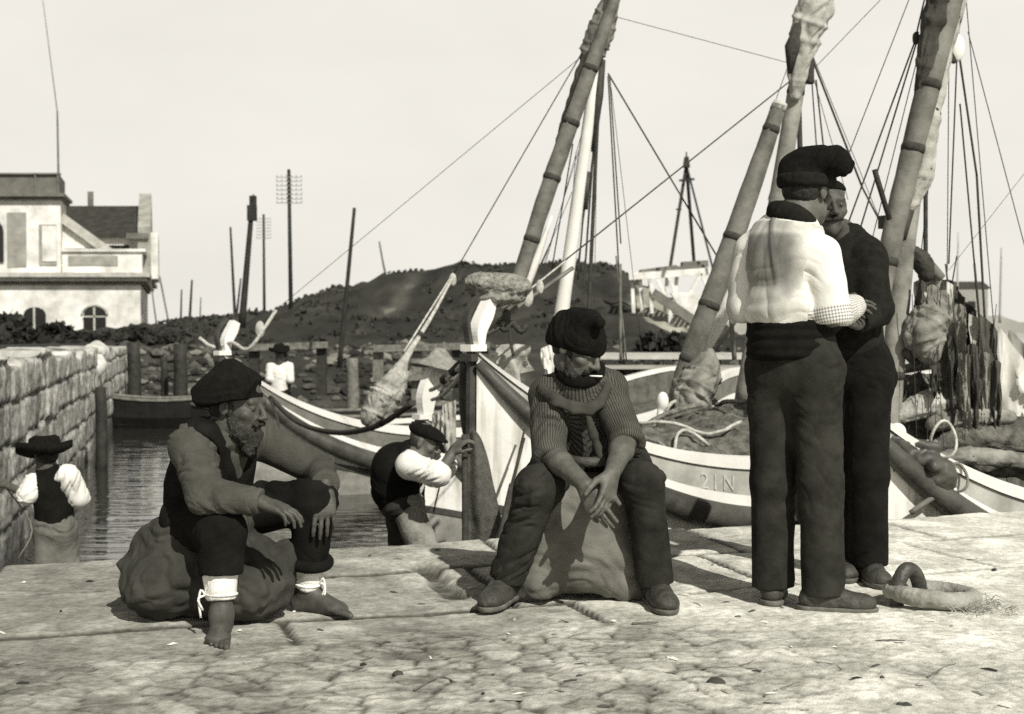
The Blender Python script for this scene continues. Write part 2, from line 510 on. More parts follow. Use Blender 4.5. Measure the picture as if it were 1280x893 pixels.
def build_quay():
    gx = np.arange(-7.0, 7.6, .0155); rows = []
    nv = 300
    t = np.linspace(0, 1, nv)
    ye = edge_y(gx)
    X = np.repeat(gx[None, :], nv, 0)
    Y = 3.0 + (np.maximum(ye, 3.8)[None, :] - 3.0) * t[:, None]
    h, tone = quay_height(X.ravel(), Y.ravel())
    rnd = sstep(.985, 1.0, t)[:, None] * .03
    Z = h.reshape(X.shape) - rnd
    V = np.stack([X.ravel(), Y.ravel(), Z.ravel()], 1)
    n = len(gx)
    # worn front face of the edge stones going down
    extra = []; te = []
    base = len(V)
    for j, (dz, dy) in enumerate(((-.10, .015), (-.35, .02), (-.7, .01), (-1.5, 0.0))):
        fz = fbm(np.stack([gx * 3, gx * 0 + dz * 6, gx * 0], 1), 3, 91) * .02
        extra.append(np.stack([gx, Y[-1] + dy + fz, np.full(n, dz)], 1)); te.append(np.full(n, .35 - .08 * j))
    V = np.vstack([V] + extra); tone = np.concatenate([tone] + te)
    nr = nv + 4
    idx = np.arange(nr * n).reshape(nr, n)
    F = np.stack([idx[:-1, :-1].ravel(), idx[:-1, 1:].ravel(), idx[1:, 1:].ravel(), idx[1:, :-1].ravel()], 1)
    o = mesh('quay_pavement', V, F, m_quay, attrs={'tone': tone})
    tag(o, kind='structure')
    # the rest of the quay, behind the camera and out to the sides
    g = MB()
    xs = [-60, -7.0, 7.6, 60]
    pts = []
    def sheet(x0, x1, y0, y1a, y1b):
        k = 12
        for i in range(k):
            a = x0 + (x1 - x0) * i / k; b = x0 + (x1 - x0) * (i + 1) / k
            ya = y1a + (y1b - y1a) * i / k; yb = y1a + (y1b - y1a) * (i + 1) / k
            g.add([(a, y0, -.03), (b, y0, -.03), (b, yb, -.03), (a, ya, -.03), (a, ya, -1.5), (b, yb, -1.5)], [(0, 1, 2, 3), (3, 2, 5, 4)])
    sheet(-7.0, 7.6, -40, 3.06, 3.06)
    sheet(7.6, 60, -40, 9.6, 28.)
    sheet(-60, -7.0, -40, 4.3, 4.3)
    tag(g.build('quay_apron', mat('worn_stone_plain', .36, var=.5, scale=2.2, bump=.6, bscale=40, detail=9)), kind='structure')
build_quay()

# landing ledge at the foot of the quay (people stand on it beside the boats)
g = MB()
gx = np.linspace(-7, 1.6, 40)
ys0 = edge_y(gx) - .25; ys1 = edge_y(gx) + 1.9 + .2 * np.sin(gx * 2)
ys1 = np.where(gx < -2.4, ys1 + 2.6, ys1)
V = []
for i in range(40):
    V += [(gx[i], ys0[i], -1.08), (gx[i], ys1[i], -1.08), (gx[i], ys1[i] + .25, -1.9)]
g.add(V, [(i * 3 + a, i * 3 + a + 1, i * 3 + a + 4, i * 3 + a + 3) for i in range(39) for a in (0, 1)])
tag(g.build('landing_ledge', mat('wet_stone', .16, rough=.5, var=.5, scale=5, bump=.6, bscale=30, spec=.4)), kind='structure')

# ------------------------------------------------------------------ water and sea bed
mw = bpy.data.materials.new('harbour_water'); mw.use_nodes = True
N = mw.node_tree.nodes; Lk = mw.node_tree.links; bs = N['Principled BSDF']
bs.inputs['Base Color'].default_value = tint(.03); bs.inputs['Roughness'].default_value = .03; bs.inputs['IOR'].default_value = 1.5
bs.inputs['Specular IOR Level'].default_value = .6
tcw = N.new('ShaderNodeTexCoord'); mp = N.new('ShaderNodeMapping'); mp.inputs['Scale'].default_value = (1.0, 3.0, 1)
Lk.new(tcw.outputs['Object'], mp.inputs[0])
n1 = N.new('ShaderNodeTexNoise'); n1.inputs['Scale'].default_value = 1.3; n1.inputs['Detail'].default_value = 2.5; n1.inputs['Roughness'].default_value = .5; n1.inputs['Distortion'].default_value = .8
Lk.new(mp.outputs[0], n1.inputs['Vector'])
b = N.new('ShaderNodeBump'); b.inputs['Strength'].default_value = 1; b.inputs['Distance'].default_value = .016
Lk.new(n1.outputs['Fac'], b.inputs['Height']); Lk.new(b.outputs['Normal'], bs.inputs['Normal'])
g = MB(); g.add([(-200, 4, ZW), (900, 4, ZW), (900, 1500, ZW), (-200, 1500, ZW)], [(0, 1, 2, 3)])
tag(g.build('water', mw), kind='structure')
g = MB(); g.add([(-1500, -300, -3.2), (1500, -300, -3.2), (1500, 2500, -3.2), (-1500, 2500, -3.2)], [(0, 1, 2, 3)])
tag(g.build('ground', mat('sea_bed', .06, var=.4, scale=.3)), kind='structure')

# ------------------------------------------------------------------ stone wall on the left
def wall_pt(s):   # s = metres along the wall from its near end
    p0 = A(-3.05, 5.1); d = nrm(A(-.2245, .974))
    return p0 + d * s, d
m_wall = mat('wall_stone', .56, rough=.9, var=.45, scale=2.6, bump=.8, bscale=26, dark=.2, detail=8)
mulcol(m_wall, attr_ramp('tone', [(0, .12), (.5, .75), (1, 1.15)]))
def build_wall():
    L = 33.0
    ss = np.concatenate([np.arange(0, 20, .035), np.arange(20, L, .06)])
    zs = np.arange(-2.1, .92, .03)
    S, Z = np.meshgrid(ss, zs, indexing='ij')
    s, z = S.ravel(), Z.ravel()
    P = np.stack([s, z, s * 0], 1)
    zj = z + fbm(P * 1.1, 2, 3) * .05
    rh = .40
    row = np.floor((zj + 2.1) / rh).astype(np.int64); fr = (zj + 2.1) / rh - row
    su = s + row * .37 + fbm(P * 1.7, 2, 6) * .07 + _h(row, row * 0, row * 0, 2) * .9
    wd = .62
    c0 = np.floor(su / wd).astype(np.int64); fc = su / wd - c0
    sid = _h(c0, row, row * 0, 5)
    j = np.minimum(np.minimum(fr, 1 - fr) * rh, np.minimum(fc, 1 - fc) * wd)
    rag = np.abs(fbm(P * 6, 3, 8)) * .05
    joint = sstep(.0, .035, j - rag * .35)
    out = joint * .035 + (sid - .5) * .045 + fbm(P * 4, 4, 9) * .024 + fbm(P * 15, 3, 10) * .015
    tone = .62 + (sid - .5) * .35 + fbm(P * 3, 3, 12) * .35 - (1 - joint) * .5
    tone *= sstep(-1.3, -.45, z + fbm(P * .8, 2, 13) * .4) * .85 + .15      # weed and damp below
    tone += sstep(.45, .75, z) * .18
    # broken crest
    top = .84 - .014 * s + fbm(np.stack([s * .9, s * 0, s * 0], 1), 3, 14) * .09 + (_h(np.floor(s / .62).astype(np.int64), row * 0, row * 0, 4) - .5) * .12
    z2 = np.where(z > top, top + (z - top) * .02, z)
    back = np.where(z > top, (z - top) * 4 + .0, 0)
    d = nrm(A(-.2245, .974)); nn = A(.974, .2245)
    p0 = A(-3.05, 5.1)
    xy = p0 + s[:, None] * d + (out - back)[:, None] * nn
    V = np.stack([xy[:, 0], xy[:, 1], z2 + fbm(P * 5, 2, 77) * .012], 1)
    n, m = len(ss), len(zs)
    idx = np.arange(n * m).reshape(n, m)
    F = np.stack([idx[:-1, :-1].ravel(), idx[1:, :-1].ravel(), idx[1:, 1:].ravel(), idx[:-1, 1:].ravel()], 1)
    w_ = thing('stone_wall', (p0[0] + d[0] * 10, p0[1] + d[1] * 10, -1.5), 'rough coursed stone harbour wall along the water at left', 'wall')
    mesh('masonry', V, F, m_wall, w_, attrs={'tone': np.clip(tone, 0, 1)})
    # end return of the wall
    # bright capstone block tipped on the crest near the far end, and fender pile below it
    q, _ = wall_pt(20.6)
    f = Field((q[0] - .8, q[1] - 1.6, -.6), (q[0] + 1.0, q[1] + 2.6, 1.0), .05)
    f.cone((q[0] - .15, q[1] - .5, .22), (q[0] - .55, q[1] + 1.9, .50), .16, .24, .05)
    f.cone((q[0] + .05, q[1] - .65, .10), (q[0] - .05, q[1] + .4, .34), .11, .17, .05)
    V, F = f.poly(); V = V + vnormals(V, F) * (fbm(V * 3, 4, 3) * .08)[:, None]
    mesh('capstone', V, F, mat('pale_stone', .62, var=.3, scale=4, bump=.6, bscale=20), w_)
    return w_
build_wall()
m_pile = mat('tarred_timber', .035, rough=.7, var=.5, scale=8, bump=.7, bscale=30)
m_wood = mat('weathered_timber', .17, rough=.85, var=.5, scale=9, bump=.6, bscale=40)
def pile(px, py0, py1, d, w=.22, m=None, lean=0, label='', name='timber_pile', group=None):
    b_, t_ = at(px, py1, d), at(px + lean, py0, d)
    b_[2] = min(b_[2], b_[2]) - .5
    o = MB().tube(curve([b_, (b_ + t_) / 2 + A(.02, 0, 0), t_], 6), [w / 2, w / 2.3], 9, rough=.08, seed=int(px)).build(name, m or m_pile, smooth=True, loc=b_)
    return tag(o, label, 'timber post', group)
pile(126, 484, 560, 21.5, .2, label='dark timber fender post standing against the stone wall')
pile(167, 428, 512, 34, .36, label='dark mooring post at the far end of the stone wall')
pile(205, 446, 508, 35, .2, label='thin dark post between two thicker posts near the rowing boat')
pile(225, 430, 512, 34, .38, label='thick dark mooring post standing behind the small rowing boat')

# ------------------------------------------------------------------ far bank, mound and terrain
m_bank = mat('bank_earth', .045, rough=.95, var=.6, scale=.55, bump=.9, bscale=5, dark=.016, detail=9)
mulcol(m_bank, attr_ramp('pale', [(0, .8), (.5, 1.6), (1, 7.5)]))
prof_x = np.array([-60, 150, 190, 235, 300, 340, 365, 420, 470, 520, 560, 610, 660, 740, 762, 800, 850, 900, 960, 1100, 1500, 2400.])
prof_y = np.array([420, 420, 416, 405, 400, 396, 385, 363, 354, 347, 344, 337, 334, 333, 337, 362, 389, 405, 412, 416, 418, 420.])
RIDGE = 66.
def build_mound():
    xs = np.arange(-48, 30, .32); ys = np.concatenate([np.arange(35, 50, .28), np.arange(50, 105, .4)])
    X, Y = np.meshgrid(xs, ys, indexing='ij'); x, y = X.ravel(), Y.ravel()
    pxr = 640 + x * FPX / RIDGE
    crest = CAMZ + (405.5 - np.interp(pxr, prof_x, prof_y)) * RIDGE / FPX
    P = np.stack([x, y, x * 0], 1)
    n1 = fbm(P * .22, 4, 1)
    beach = -1.6 + sstep(35.5, 43.5, y + n1 * 1.4) * 1.9
    land = .25 + n1 * .12
    tt = sstep(44, RIDGE - 1, y + n1 * 5)
    tt = np.where(y > RIDGE, 1 - sstep(RIDGE + 2, RIDGE + 26, y) * .9, tt)
    gul = -np.abs(vnoise(np.stack([x * .22 + fbm(P * .15, 2, 4) * 1.2, y * .05, x * 0], 1), 5)) * 1.0 * tt * (1 - tt) * 4 * sstep(.5, 2.5, crest)
    z = np.where(y < 44, np.minimum(beach, land), land) + (crest - .25) * tt + gul * .6
    z += fbm(P * .8, 4, 6) * .34 * sstep(40, 46, y) + (1 - 2 * np.abs(fbm(P * 1.3, 3, 28))) * .16 * sstep(44, 50, y) + fbm(P * 2.5, 3, 8) * .10
    # right-hand side stays low water meadow, open water beyond x>9
    z = np.where(x > 8, z - sstep(8, 15, x + n1) * 3.5, z)
    # pale tracks and sand
    trk = lambda x0, y0, x1, y1, w_: 1 - sstep(w_ * .4, w_, np.abs((x - x0) * (y1 - y0) - (y - y0) * (x1 - x0)) / math.hypot(x1 - x0, y1 - y0) + 40 * ((y < min(y0, y1)) | (y > max(y0, y1))))
    pale = trk(-6.2, 50, -3.9, 60, .45) * .45 + trk(-11.6, 55, -9.9, 61, .3) * .3
    sandc = np.exp(-(((x - 6.2 + (57 - y) * .05) / 1.5) ** 2) - ((y - 55) / 6.5) ** 2)
    pale += sstep(.38, .60, sandc + fbm(P * A(.5, 1.2, 1), 4, 15) * .5) * 1.0
    pale += sstep(.18, .5, fbm(P * A(.35, 1.5, 1) + 13, 4, 19)) * .22 * sstep(44, 50, y)
    pale += sstep(.05, .4, fbm(P * .9 + 3, 4, 16)) * .5 * sstep(60, 66, y)
    pale += sstep(.05, .4, fbm(P * .9 + 7, 4, 17)) * .38 * sstep(45, 40, y)
    V = np.stack([x, y, z], 1)
    n, m = len(xs), len(ys); idx = np.arange(n * m).reshape(n, m)
    F = np.stack([idx[:-1, :-1].ravel(), idx[1:, :-1].ravel(), idx[1:, 1:].ravel(), idx[:-1, 1:].ravel()], 1)
    tag(mesh('hills', V, F, m_bank, attrs={'pale': np.clip(pale, 0, 1)}), kind='structure')
    def hz(px_, yy):
        i = np.abs(ys - yy).argmin(); xx = (px_ - 640) / FPX * yy
        k = np.abs(xs - xx).argmin(); return V[k * m + i]
    return hz
hz = build_mound()
def scrub():
    rs = np.random.RandomState(12); g = []; 
    for i in range(3600):
        yy = rs.uniform(45, 68) if i % 3 else rs.uniform(63, 68); px_ = rs.uniform(200, 880)
        if 772 < px_ and yy < 64: continue
        if vnoise(A(px_ * .02, yy * .35, 0)[None], 3)[0] < -.05: continue
        p = hz(px_, yy)
        for k in range(3):
            a = rs.uniform(0, 6.28); s_ = rs.uniform(.06, .16); h_ = rs.uniform(.06, .20); q = p + A(rs.uniform(-.3, .3), rs.uniform(-.3, .3), -.05)
            d_ = A(math.cos(a), math.sin(a), 0) * s_; l_ = A(rs.uniform(-.1, .1), rs.uniform(-.1, .1), h_)
            g.append([q - d_, q + d_, q + d_ * .3 + l_, q - d_ * .5 + l_ * .8])
    V = np.array(g).reshape(-1, 3); F = np.arange(len(V)).reshape(-1, 4)
    o = mesh('scrub', V, F, mat('dry_scrub', .045, var=.7, scale=1.5, dark=.012), None, False)
    tag(o, 'low dark scrub growing over the mound', 'scrub', kind='stuff')
scrub()

# land behind the stone wall, up to the custom house
g = MB()
def land_patch():
    xs = np.linspace(-75, -3.6, 120); ys = np.linspace(9, 95, 120)
    X, Y = np.meshgrid(xs, ys, indexing='ij'); x, y = X.ravel(), Y.ravel()
    lim = -3.05 - (y - 5.1) * .2305 - .42
    lim = np.where(y > 37, lim - (y - 37) * .02, lim)
    x2 = np.minimum(x, lim)
    P = np.stack([x2, y, x * 0], 1)
    z = .66 - .006 * (y - 9) + fbm(P * .3, 3, 3) * .1 - .5 * sstep(2.0, 0, lim - x2) * 0
    V = np.stack([x2, y, z], 1); idx = np.arange(120 * 120).reshape(120, 120)
    F = np.stack([idx[:-1, :-1].ravel(), idx[1:, :-1].ravel(), idx[1:, 1:].ravel(), idx[:-1, 1:].ravel()], 1)
    tag(mesh('terrain', V, F, m_bank, attrs={'pale': np.zeros(len(V))}), kind='structure')
land_patch()

# rubble stones strewn on the shore
def rubble():
    rs = np.random.RandomState(4); g = MB(); tone = []
    ico = [(0, 0, 1)] + [(math.cos(a) * .85, math.sin(a) * .85, .35) for a in np.arange(5) * 2 * math.pi / 5] + [(math.cos(a) * .9, math.sin(a) * .9, -.4) for a in np.arange(5) * 2 * math.pi / 5 + .6] + [(0, 0, -1)]
    Fi = [(0, 1 + i, 1 + (i + 1) % 5) for i in range(5)] + [(1 + i, 6 + i, 1 + (i + 1) % 5) for i in range(5)] + [(6 + i, 6 + (i + 1) % 5, 1 + (i + 1) % 5) for i in range(5)] + [(11, 6 + (i + 1) % 5, 6 + i) for i in range(5)]
    ico = np.array(ico)
    for i in range(1500):
        yy = rs.uniform(36.6, 43.5); px_ = rs.choice([rs.uniform(150, 330), rs.uniform(360, 640), rs.uniform(430, 600), rs.uniform(720, 960)])
        p = hz(px_, yy)
        s_ = rs.uniform(.06, .20) * rs.uniform(.6, 1.5)
        V = ico * (1 + rs.uniform(-.25, .25, ico.shape)) * s_ * A(rs.uniform(.9, 1.7), 1, rs.uniform(.5, .85))
        g.add(V + p + A(rs.uniform(-.2, .2), 0, s_ * .25), Fi); tone += [rs.choice([.0, .05, .12, .2, .35, .6])] * 12
    o = mesh('rubble_shore', np.concatenate(g.V), g.F, MATS['rubble'], None, False, attrs={'pale': tone})
    tag(o, 'pale and dark rubble stones strewn along the far shore', 'rubble', kind='stuff')
mr = mat('rubble', .10, var=.5, scale=3, bump=.8, bscale=14)
mulcol(mr, attr_ramp('pale', [(0, .25), (.5, 1.4), (1, 4.)]))
rubble()

# rail fence along the shore
def rail_fence(pts, d, y_top, y_bot, label, extra=()):
    x0 = at(pts[0], y_bot, d)
    o = thing('rail_fence', at(pts[0], y_bot, d), label, 'fence')
    for p in pts:
        g = MB(); a = at(p, y_bot + 14, d + .1); b_ = at(p, y_top, d + .1)
        g.beam(a, b_, .26, .2); g.build('post', m_wood if (p % 2) else m_pile, o)
    a, b_ = at(pts[0] - 6, y_top + 3, d - .12), at(pts[-1] + 8, y_top - 1, d - .12)
    MB().beam(a, b_, .16, .17).build('rail', m_wood, o)
    for (p0, q0, p1, q1) in extra:
        MB().beam(at(p0, q0, d - .15), at(p1, q1, d - .15), .15, .14).build('lower_rail', m_wood, o)
    return o
rail_fence([473, 521, 572, 604], 34.5, 433, 486, 'grey rail fence on stout posts along the shore behind the boats', [(466, 474, 600, 470)])
rail_fence([318, 352, 402], 36.0, 432, 480, 'low dark rail fence on the shore behind the white shirted figure', ())
pile(440, 448, 500, 31, .30, m_wood, label='short pale post on the shore below the tall thin pole')

# hedge bushes below the custom house
m_leaf = mat('dark_foliage', .028, rough=.8, var=.7, scale=1.2, dark=.010)
def leafball(g, c, r, n, rs, size=.16, flat=.75):
    for _ in range(n):
        v = nrm(rs.normal(size=3)); q = rs.uniform(.55, 1.05)
        p = np.asarray(c) + v * r * q * A(1, 1, flat)
        a = nrm(rs.normal(size=3)); b_ = nrm(np.cross(a, rs.normal(size=3))); s_ = size * rs.uniform(.6, 1.5)
        g.add([p - a * s_, p + b_ * s_ * .5, p + a * s_, p - b_ * s_ * .5], [(0, 1, 2, 3)])
def bush(px, py_top, d, w, label, seed, gz=.3):
    rs = np.random.RandomState(seed); top = at(px, py_top + 5, d); base = A(top[0], d, gz)
    o = thing('bush', base, label, 'bush', None)
    hgt = max(.5, top[2] - gz)
    g = MB()
    for k in range(9):
        cx = rs.uniform(-w, w); hh = hgt * (1 - .55 * (abs(cx) / w) ** 1.6) * rs.uniform(.8, 1.)
        r = max(.4, hh * .45)
        leafball(g, base + A(cx, rs.uniform(-.8, .8), max(hh - r * .75, .25)), r, 170, rs, .17)
    leafball(g, base + A(0, 0, hgt * .5), hgt * .55, 300, rs, .17)
    g.build('foliage', m_leaf, o)
    st = MB()
    for k in range(4): st.tube([base + A(rs.uniform(-.3, .3), 0, -.2), base + A(rs.uniform(-w, w) * .6, 0, hgt * .6)], [.06, .03], 5)
    st.build('stem', m_pile, o)
for a in ((4, 383, 42, .95, 'tall dark bush at the left edge before the custom house', 1), (68, 397, 44, .75, 'wide dark bush below the custom house wall', 2),
          (188, 413, 46, 1.0, 'low dark bush right of the pointed bush', 3), (34, 405, 40, 1.0, 'low dark bush above the crest of the stone wall', 4),
          (168, 402, 50, .6, 'pointed dark bush in front of the custom house corner', 5), (218, 401, 56, 1.1, 'dark bush between the custom house and the mound', 6),
          (128, 419, 48, 1.1, 'low dark bush under the arched door', 7), (842, 419, 42, .75, 'small dark bush on the sand below the white staging', 8),
          (270, 397, 60, 2.4, 'round dark bush at the foot of the thin masts', 9)):
    bush(*a, gz=.2)

def litter():
    rs = np.random.RandomState(21); V = []; F = []; T = []
    for i in range(210):
        y = rs.uniform(3.4, 6.6); x = rs.uniform(-2.6, 3.0) * y / 5
        if y > edge_y(np.array([x]))[0] - .3: continue
        z = float(quay_height(np.array([x]), np.array([y]))[0][0]) + .003
        a = rs.uniform(0, 6.28); l = rs.uniform(.006, .022) * (2.2 if i % 9 == 0 else 1); w_ = rs.uniform(.003, .008)
        d = A(math.cos(a), math.sin(a), rs.uniform(-.1, .15)) * l; e = A(-math.sin(a), math.cos(a), 0) * w_; c = A(x, y, z)
        n = len(V); V += [c - d - e, c + d - e, c + d + e, c - d + e, c + A(0, 0, w_ * .9)]
        F += [(n, n + 1, n + 4), (n + 1, n + 2, n + 4), (n + 2, n + 3, n + 4), (n + 3, n, n + 4)]; T += [rs.choice([0., .08, .5, 1.])] * 5
    m = mat('litter_bits', .3, var=.3, scale=30); mulcol(m, attr_ramp('pale', [(0, .1), (.5, 1.), (1, 2.4)]))
    tag(mesh('litter', np.array(V), F, m, None, False, attrs={'pale': T}), 'chips, straw and fish scales scattered on the paving', 'litter', kind='stuff')
litter()
# ------------------------------------------------------------------ custom house
m_white = mat('lime_wash', .74, rough=.9, var=.38, scale=.9, bump=.4, bscale=12, detail=8)
m_grey = mat('grey_render', .33, rough=.9, var=.3, scale=1.5, bump=.3, bscale=12)
m_roof = mat('dark_roof_tiles', .045, rough=.8, var=.4, scale=2, bump=.8, bscale=22)
m_glass = mat('dark_pane', .012, rough=.15, var=.2, scale=2, spec=.5)
m_trim = mat('stone_trim', .48, rough=.9, var=.3, scale=2, bump=.4, bscale=14)
m_shade = mat('dark_stone_trim', .16, rough=.9, var=.3, scale=2, bump=.4, bscale=14)
def custom_house():
    before = set(bpy.data.objects)
    D = 75.; s = D / FPX
    X = lambda px: (px - 640) * s
    Z = lambda py: CAMZ + (405 - py) * s
    o = thing('custom_house', (X(90), D + 4, Z(418)), 'white two storey harbour building with dark roof behind the stone wall', 'building')
    base = Z(424)
    xr = X(176)
    def B(x0, x1, y0, y1, z0, z1, g=None):
        g = g or MB(); return g.box(((x0 + x1) / 2, (y0 + y1) / 2, (z0 + z1) / 2), (abs(x1 - x0), abs(y1 - y0), abs(z1 - z0)))
    def arch(px0, px1, py0, py1, g, y, rise=.35):
        x0, x1, z0, z1 = X(px0), X(px1), Z(py1), Z(py0)
        zs = z1 - (x1 - x0) * rise
        pts = [(x0, z0), (x1, z0)] + [((x0 + x1) / 2 + (x1 - x0) / 2 * math.cos(a), zs + (z1 - zs) * math.sin(a)) for a in np.linspace(0, math.pi, 9)]
        V = [(p, y, q) for p, q in pts] + [(p, y + .2, q) for p, q in pts]; n = len(pts)
        g.add(V, [tuple(range(n))] + [(i, i + n, (i + 1) % n + n, (i + 1) % n) for i in range(n)])
        return g
    # lower storey: front and side in one body
    wl = B(X(-260), xr, D, D + 24, base, Z(352)).build('lower_wall', m_white, o)
    for k, yy in enumerate(np.linspace(360, 408, 6)):
        pass
    w = arch(105, 133, 384, 424, MB(), D - .06).build('door', m_glass, o)
    MB().box((X(119), D - .12, Z(402)), (.10, .08, Z(385) - Z(420))).box((X(119), D - .12, Z(396)), (X(133) - X(105), .08, .08)).build('frame', m_trim, w)
    MB().add([((X(119) + (X(136) - X(102)) / 2 * r_ * math.cos(a)), D - .04 - dd, Z(393) + r_ * (Z(381) - Z(393)) * math.sin(a)) for dd in (0, .1) for r_ in (1, .86) for a in np.linspace(0, math.pi, 10)],
             [(20 + i, 21 + i, 31 + i, 30 + i) for i in range(9)] + [(i, i + 20, i + 21, i + 1)[::-1] for i in range(9)] + [(i + 10, i + 11, i + 31, i + 30) for i in range(9)]).build('arch_moulding', m_trim, w)
    w2 = arch(30, 58, 384, 424, MB(), D - .06).build('window', m_glass, o)
    MB().box((X(44), D - .12, Z(402)), (.1, .08, Z(385) - Z(420))).build('frame', m_trim, w2)
    # side windows (face right)
    for yy in (D + 5, D + 11, D + 17):
        MB().box((xr + .02, yy, Z(392)), (.06, 1.3, 1.7)).build('window', m_glass, o)
    # cornice, all round
    g = MB(); B(X(-262), xr + .45, D - .45, D + 24.4, Z(352), Z(347), g); B(X(-262), xr + .7, D - .7, D + 24.6, Z(347), Z(341.5), g)
    g.build('cornice', m_trim, o)
    B(X(-262), xr + .2, D - .2, D + 24.1, Z(356), Z(352) - .002).build('frieze', m_shade, o)
    # terrace parapet right of the tower
    g = MB(); B(X(78), xr + .1, D + .1, D + .5, Z(341.5), Z(315), g); B(X(78), xr + .3, D - .05, D + .6, Z(315), Z(311.5), g)
    B(xr - .3, xr + .1, D + .5, D + 23, Z(341.5), Z(315), g); B(xr - .4, xr + .3, D + .6, D + 23, Z(315), Z(311.5), g)
    pp = g.build('terrace_parapet', m_white, o)
    B(X(86), X(148), D + .04, D + .1, Z(332), Z(320)).build('panel', m_grey, pp)
    # tower
    tx = X(77)
    tw = B(X(-260), tx, D + .05, D + 4, Z(341.5), Z(250)).build('tower_wall', m_white, o)
    g = MB(); B(X(-262), tx + .2, D - .2, D + 4.2, Z(250), Z(247), g); B(X(-262), tx + .35, D - .4, D + 4.3, Z(247), Z(243), g)
    g.build('tower_cornice', m_shade, o)
    g = MB(); B(X(-262), tx - .05, D + .1, D + .35, Z(243), Z(219), g); B(tx - .3, tx - .05, D + .35, D + 4, Z(243), Z(219), g)
    for p in (-40, 0, 46, 74): B(X(p - 1.3), X(p + 1.3), D - .02, D + .1, Z(243), Z(219), g)
    B(X(-262), tx + .02, D - .05, D + .4, Z(219), Z(217), g)
    g.build('tower_parapet', m_shade, o)
    B(X(10), X(34), D + .0, D + .045, Z(334), Z(266)).build('grey_panel', m_grey, o)
    q = B(X(50), X(72), D - .02, D + .045, Z(332), Z(281)).build('niche', m_grey, o)
    B(X(54), X(72), D - .06, D - .03, Z(327), Z(283)).build('niche_panel', m_white, q)
    w3 = arch(-26, 6, 274, 328, MB(), D - .08, .5).build('window', m_glass, o)
    # gable wall with raking moulding, behind the parapet
    g = MB()
    V = [(X(70), D + 1.2, Z(341)), (X(140), D + 1.2, Z(341)), (X(140), D + 1.2, Z(320)), (X(70), D + 1.2, Z(267))]
    V += [(a, D + 2.0, c) for a, b_, c in V]
    g.add(V, [(0, 1, 2, 3), (7, 6, 5, 4), (0, 4, 5, 1), (1, 5, 6, 2), (2, 6, 7, 3), (3, 7, 4, 0)]).build('gable_wall', m_white, o)
    MB().beam((X(70), D + 1.1, Z(266)), (X(142), D + 1.1, Z(318.5)), .5, .5).build('raking_cornice', m_trim, o)
    B(X(79), X(132), D + 1.14, D + 1.19, Z(316), Z(309)).build('gable_band', m_grey, o)
    # rear wing with dark roof
    y0, y1 = D + 5, D + 13
    B(X(60) + 1.2, X(170) + 1.2, y0, y1, Z(345), CAMZ + (405 - 291) * (y0 / FPX)).build('rear_wall', m_white, o)
    k0, k1 = y0 / FPX, (y0 + 4) / FPX
    zE, zR = CAMZ + (405 - 293) * k0, CAMZ + (405 - 258) * k1
    xa, xb = (40 - 640) * k0 + 1.5, (171 - 640) * k0 + 1.5
    MB().add([(xa, y0 - .4, zE), (xb, y0 - .4, zE), (xb, y0 + 4, zR), (xa, y0 + 4, zR), (xa, y1 + .4, zE), (xb, y1 + .4, zE),
              (xa, y0 - .4, zE - .2), (xb, y0 - .4, zE - .2), (xa, y1 + .4, zE - .2), (xb, y1 + .4, zE - .2)],
             [(0, 1, 2, 3), (3, 2, 5, 4), (0, 6, 7, 1), (1, 7, 9, 5, 2), (4, 8, 6, 0, 3), (4, 5, 9, 8), (6, 8, 9, 7)]).build('roof', m_roof, o)
    g = MB()
    xg0, xg1 = (168 - 640) * k0 + 1.5, (184 - 640) * k0 + 1.5
    V = [(x, y, z) for x in (xg0, xg1) for (y, z) in ((y0 - .7, Z(345)), (y0 - .7, zE + .35), (y0 + 4, zR + .75), (y1 + .7, zE + .35), (y1 + .7, Z(345)))]
    g.add(V, [(0, 1, 2, 3, 4), (9, 8, 7, 6, 5), (0, 5, 6, 1), (1, 6, 7, 2), (2, 7, 8, 3), (3, 8, 9, 4), (4, 9, 5, 0)]).build('gable_parapet', m_grey, o)
    B((158 - 640) * k0 + 1.3, (186 - 640) * k0 + 1.3, y0 - .9, y0 - .3, CAMZ + (405 - 300) * k0, CAMZ + (405 - 293) * k0).build('gable_shoulder', m_shade, o)
    c = MB().box(((113 - 640) * k1 + 2.3, y0 + 4.4, zR + .2), (.35, .35, 1.4)).build('chimney', m_shade, o)
    B((138 - 640) * k0 + 1.2, (163 - 640) * k0 + 1.2, y0 - .04, y0 - .005, CAMZ + (405 - 315) * k0, CAMZ + (405 - 307) * k0).build('window', m_glass, o)
    MB().tube([(X(74), D + .5, Z(243)), (X(73), D + .5, Z(138))], [.07, .05], 7).tube([(X(73), D + .5, Z(140)), (X(56), D + .5, Z(0))], [.035, .02], 5).build('flagpole', m_shade, o)
    MB().tube([(xr + .9, D + 20, Z(330)), (xr + 1.6, D + 20, Z(414))], [.06, .06], 6).build('downpipe', m_shade, o)
    # the plan is not square: side walls run back to the left
    for q in set(bpy.data.objects) - before:
        if q.type == 'MESH':
            off = root_loc(q); n = len(q.data.vertices); v = np.zeros(n * 3, np.float32); q.data.vertices.foreach_get('co', v); v = v.reshape(-1, 3)
            v[:, 0] -= .25 * np.clip(v[:, 1] + off[1] - D, 0, 100); q.data.vertices.foreach_set('co', v.ravel()); q.data.update()
custom_house()

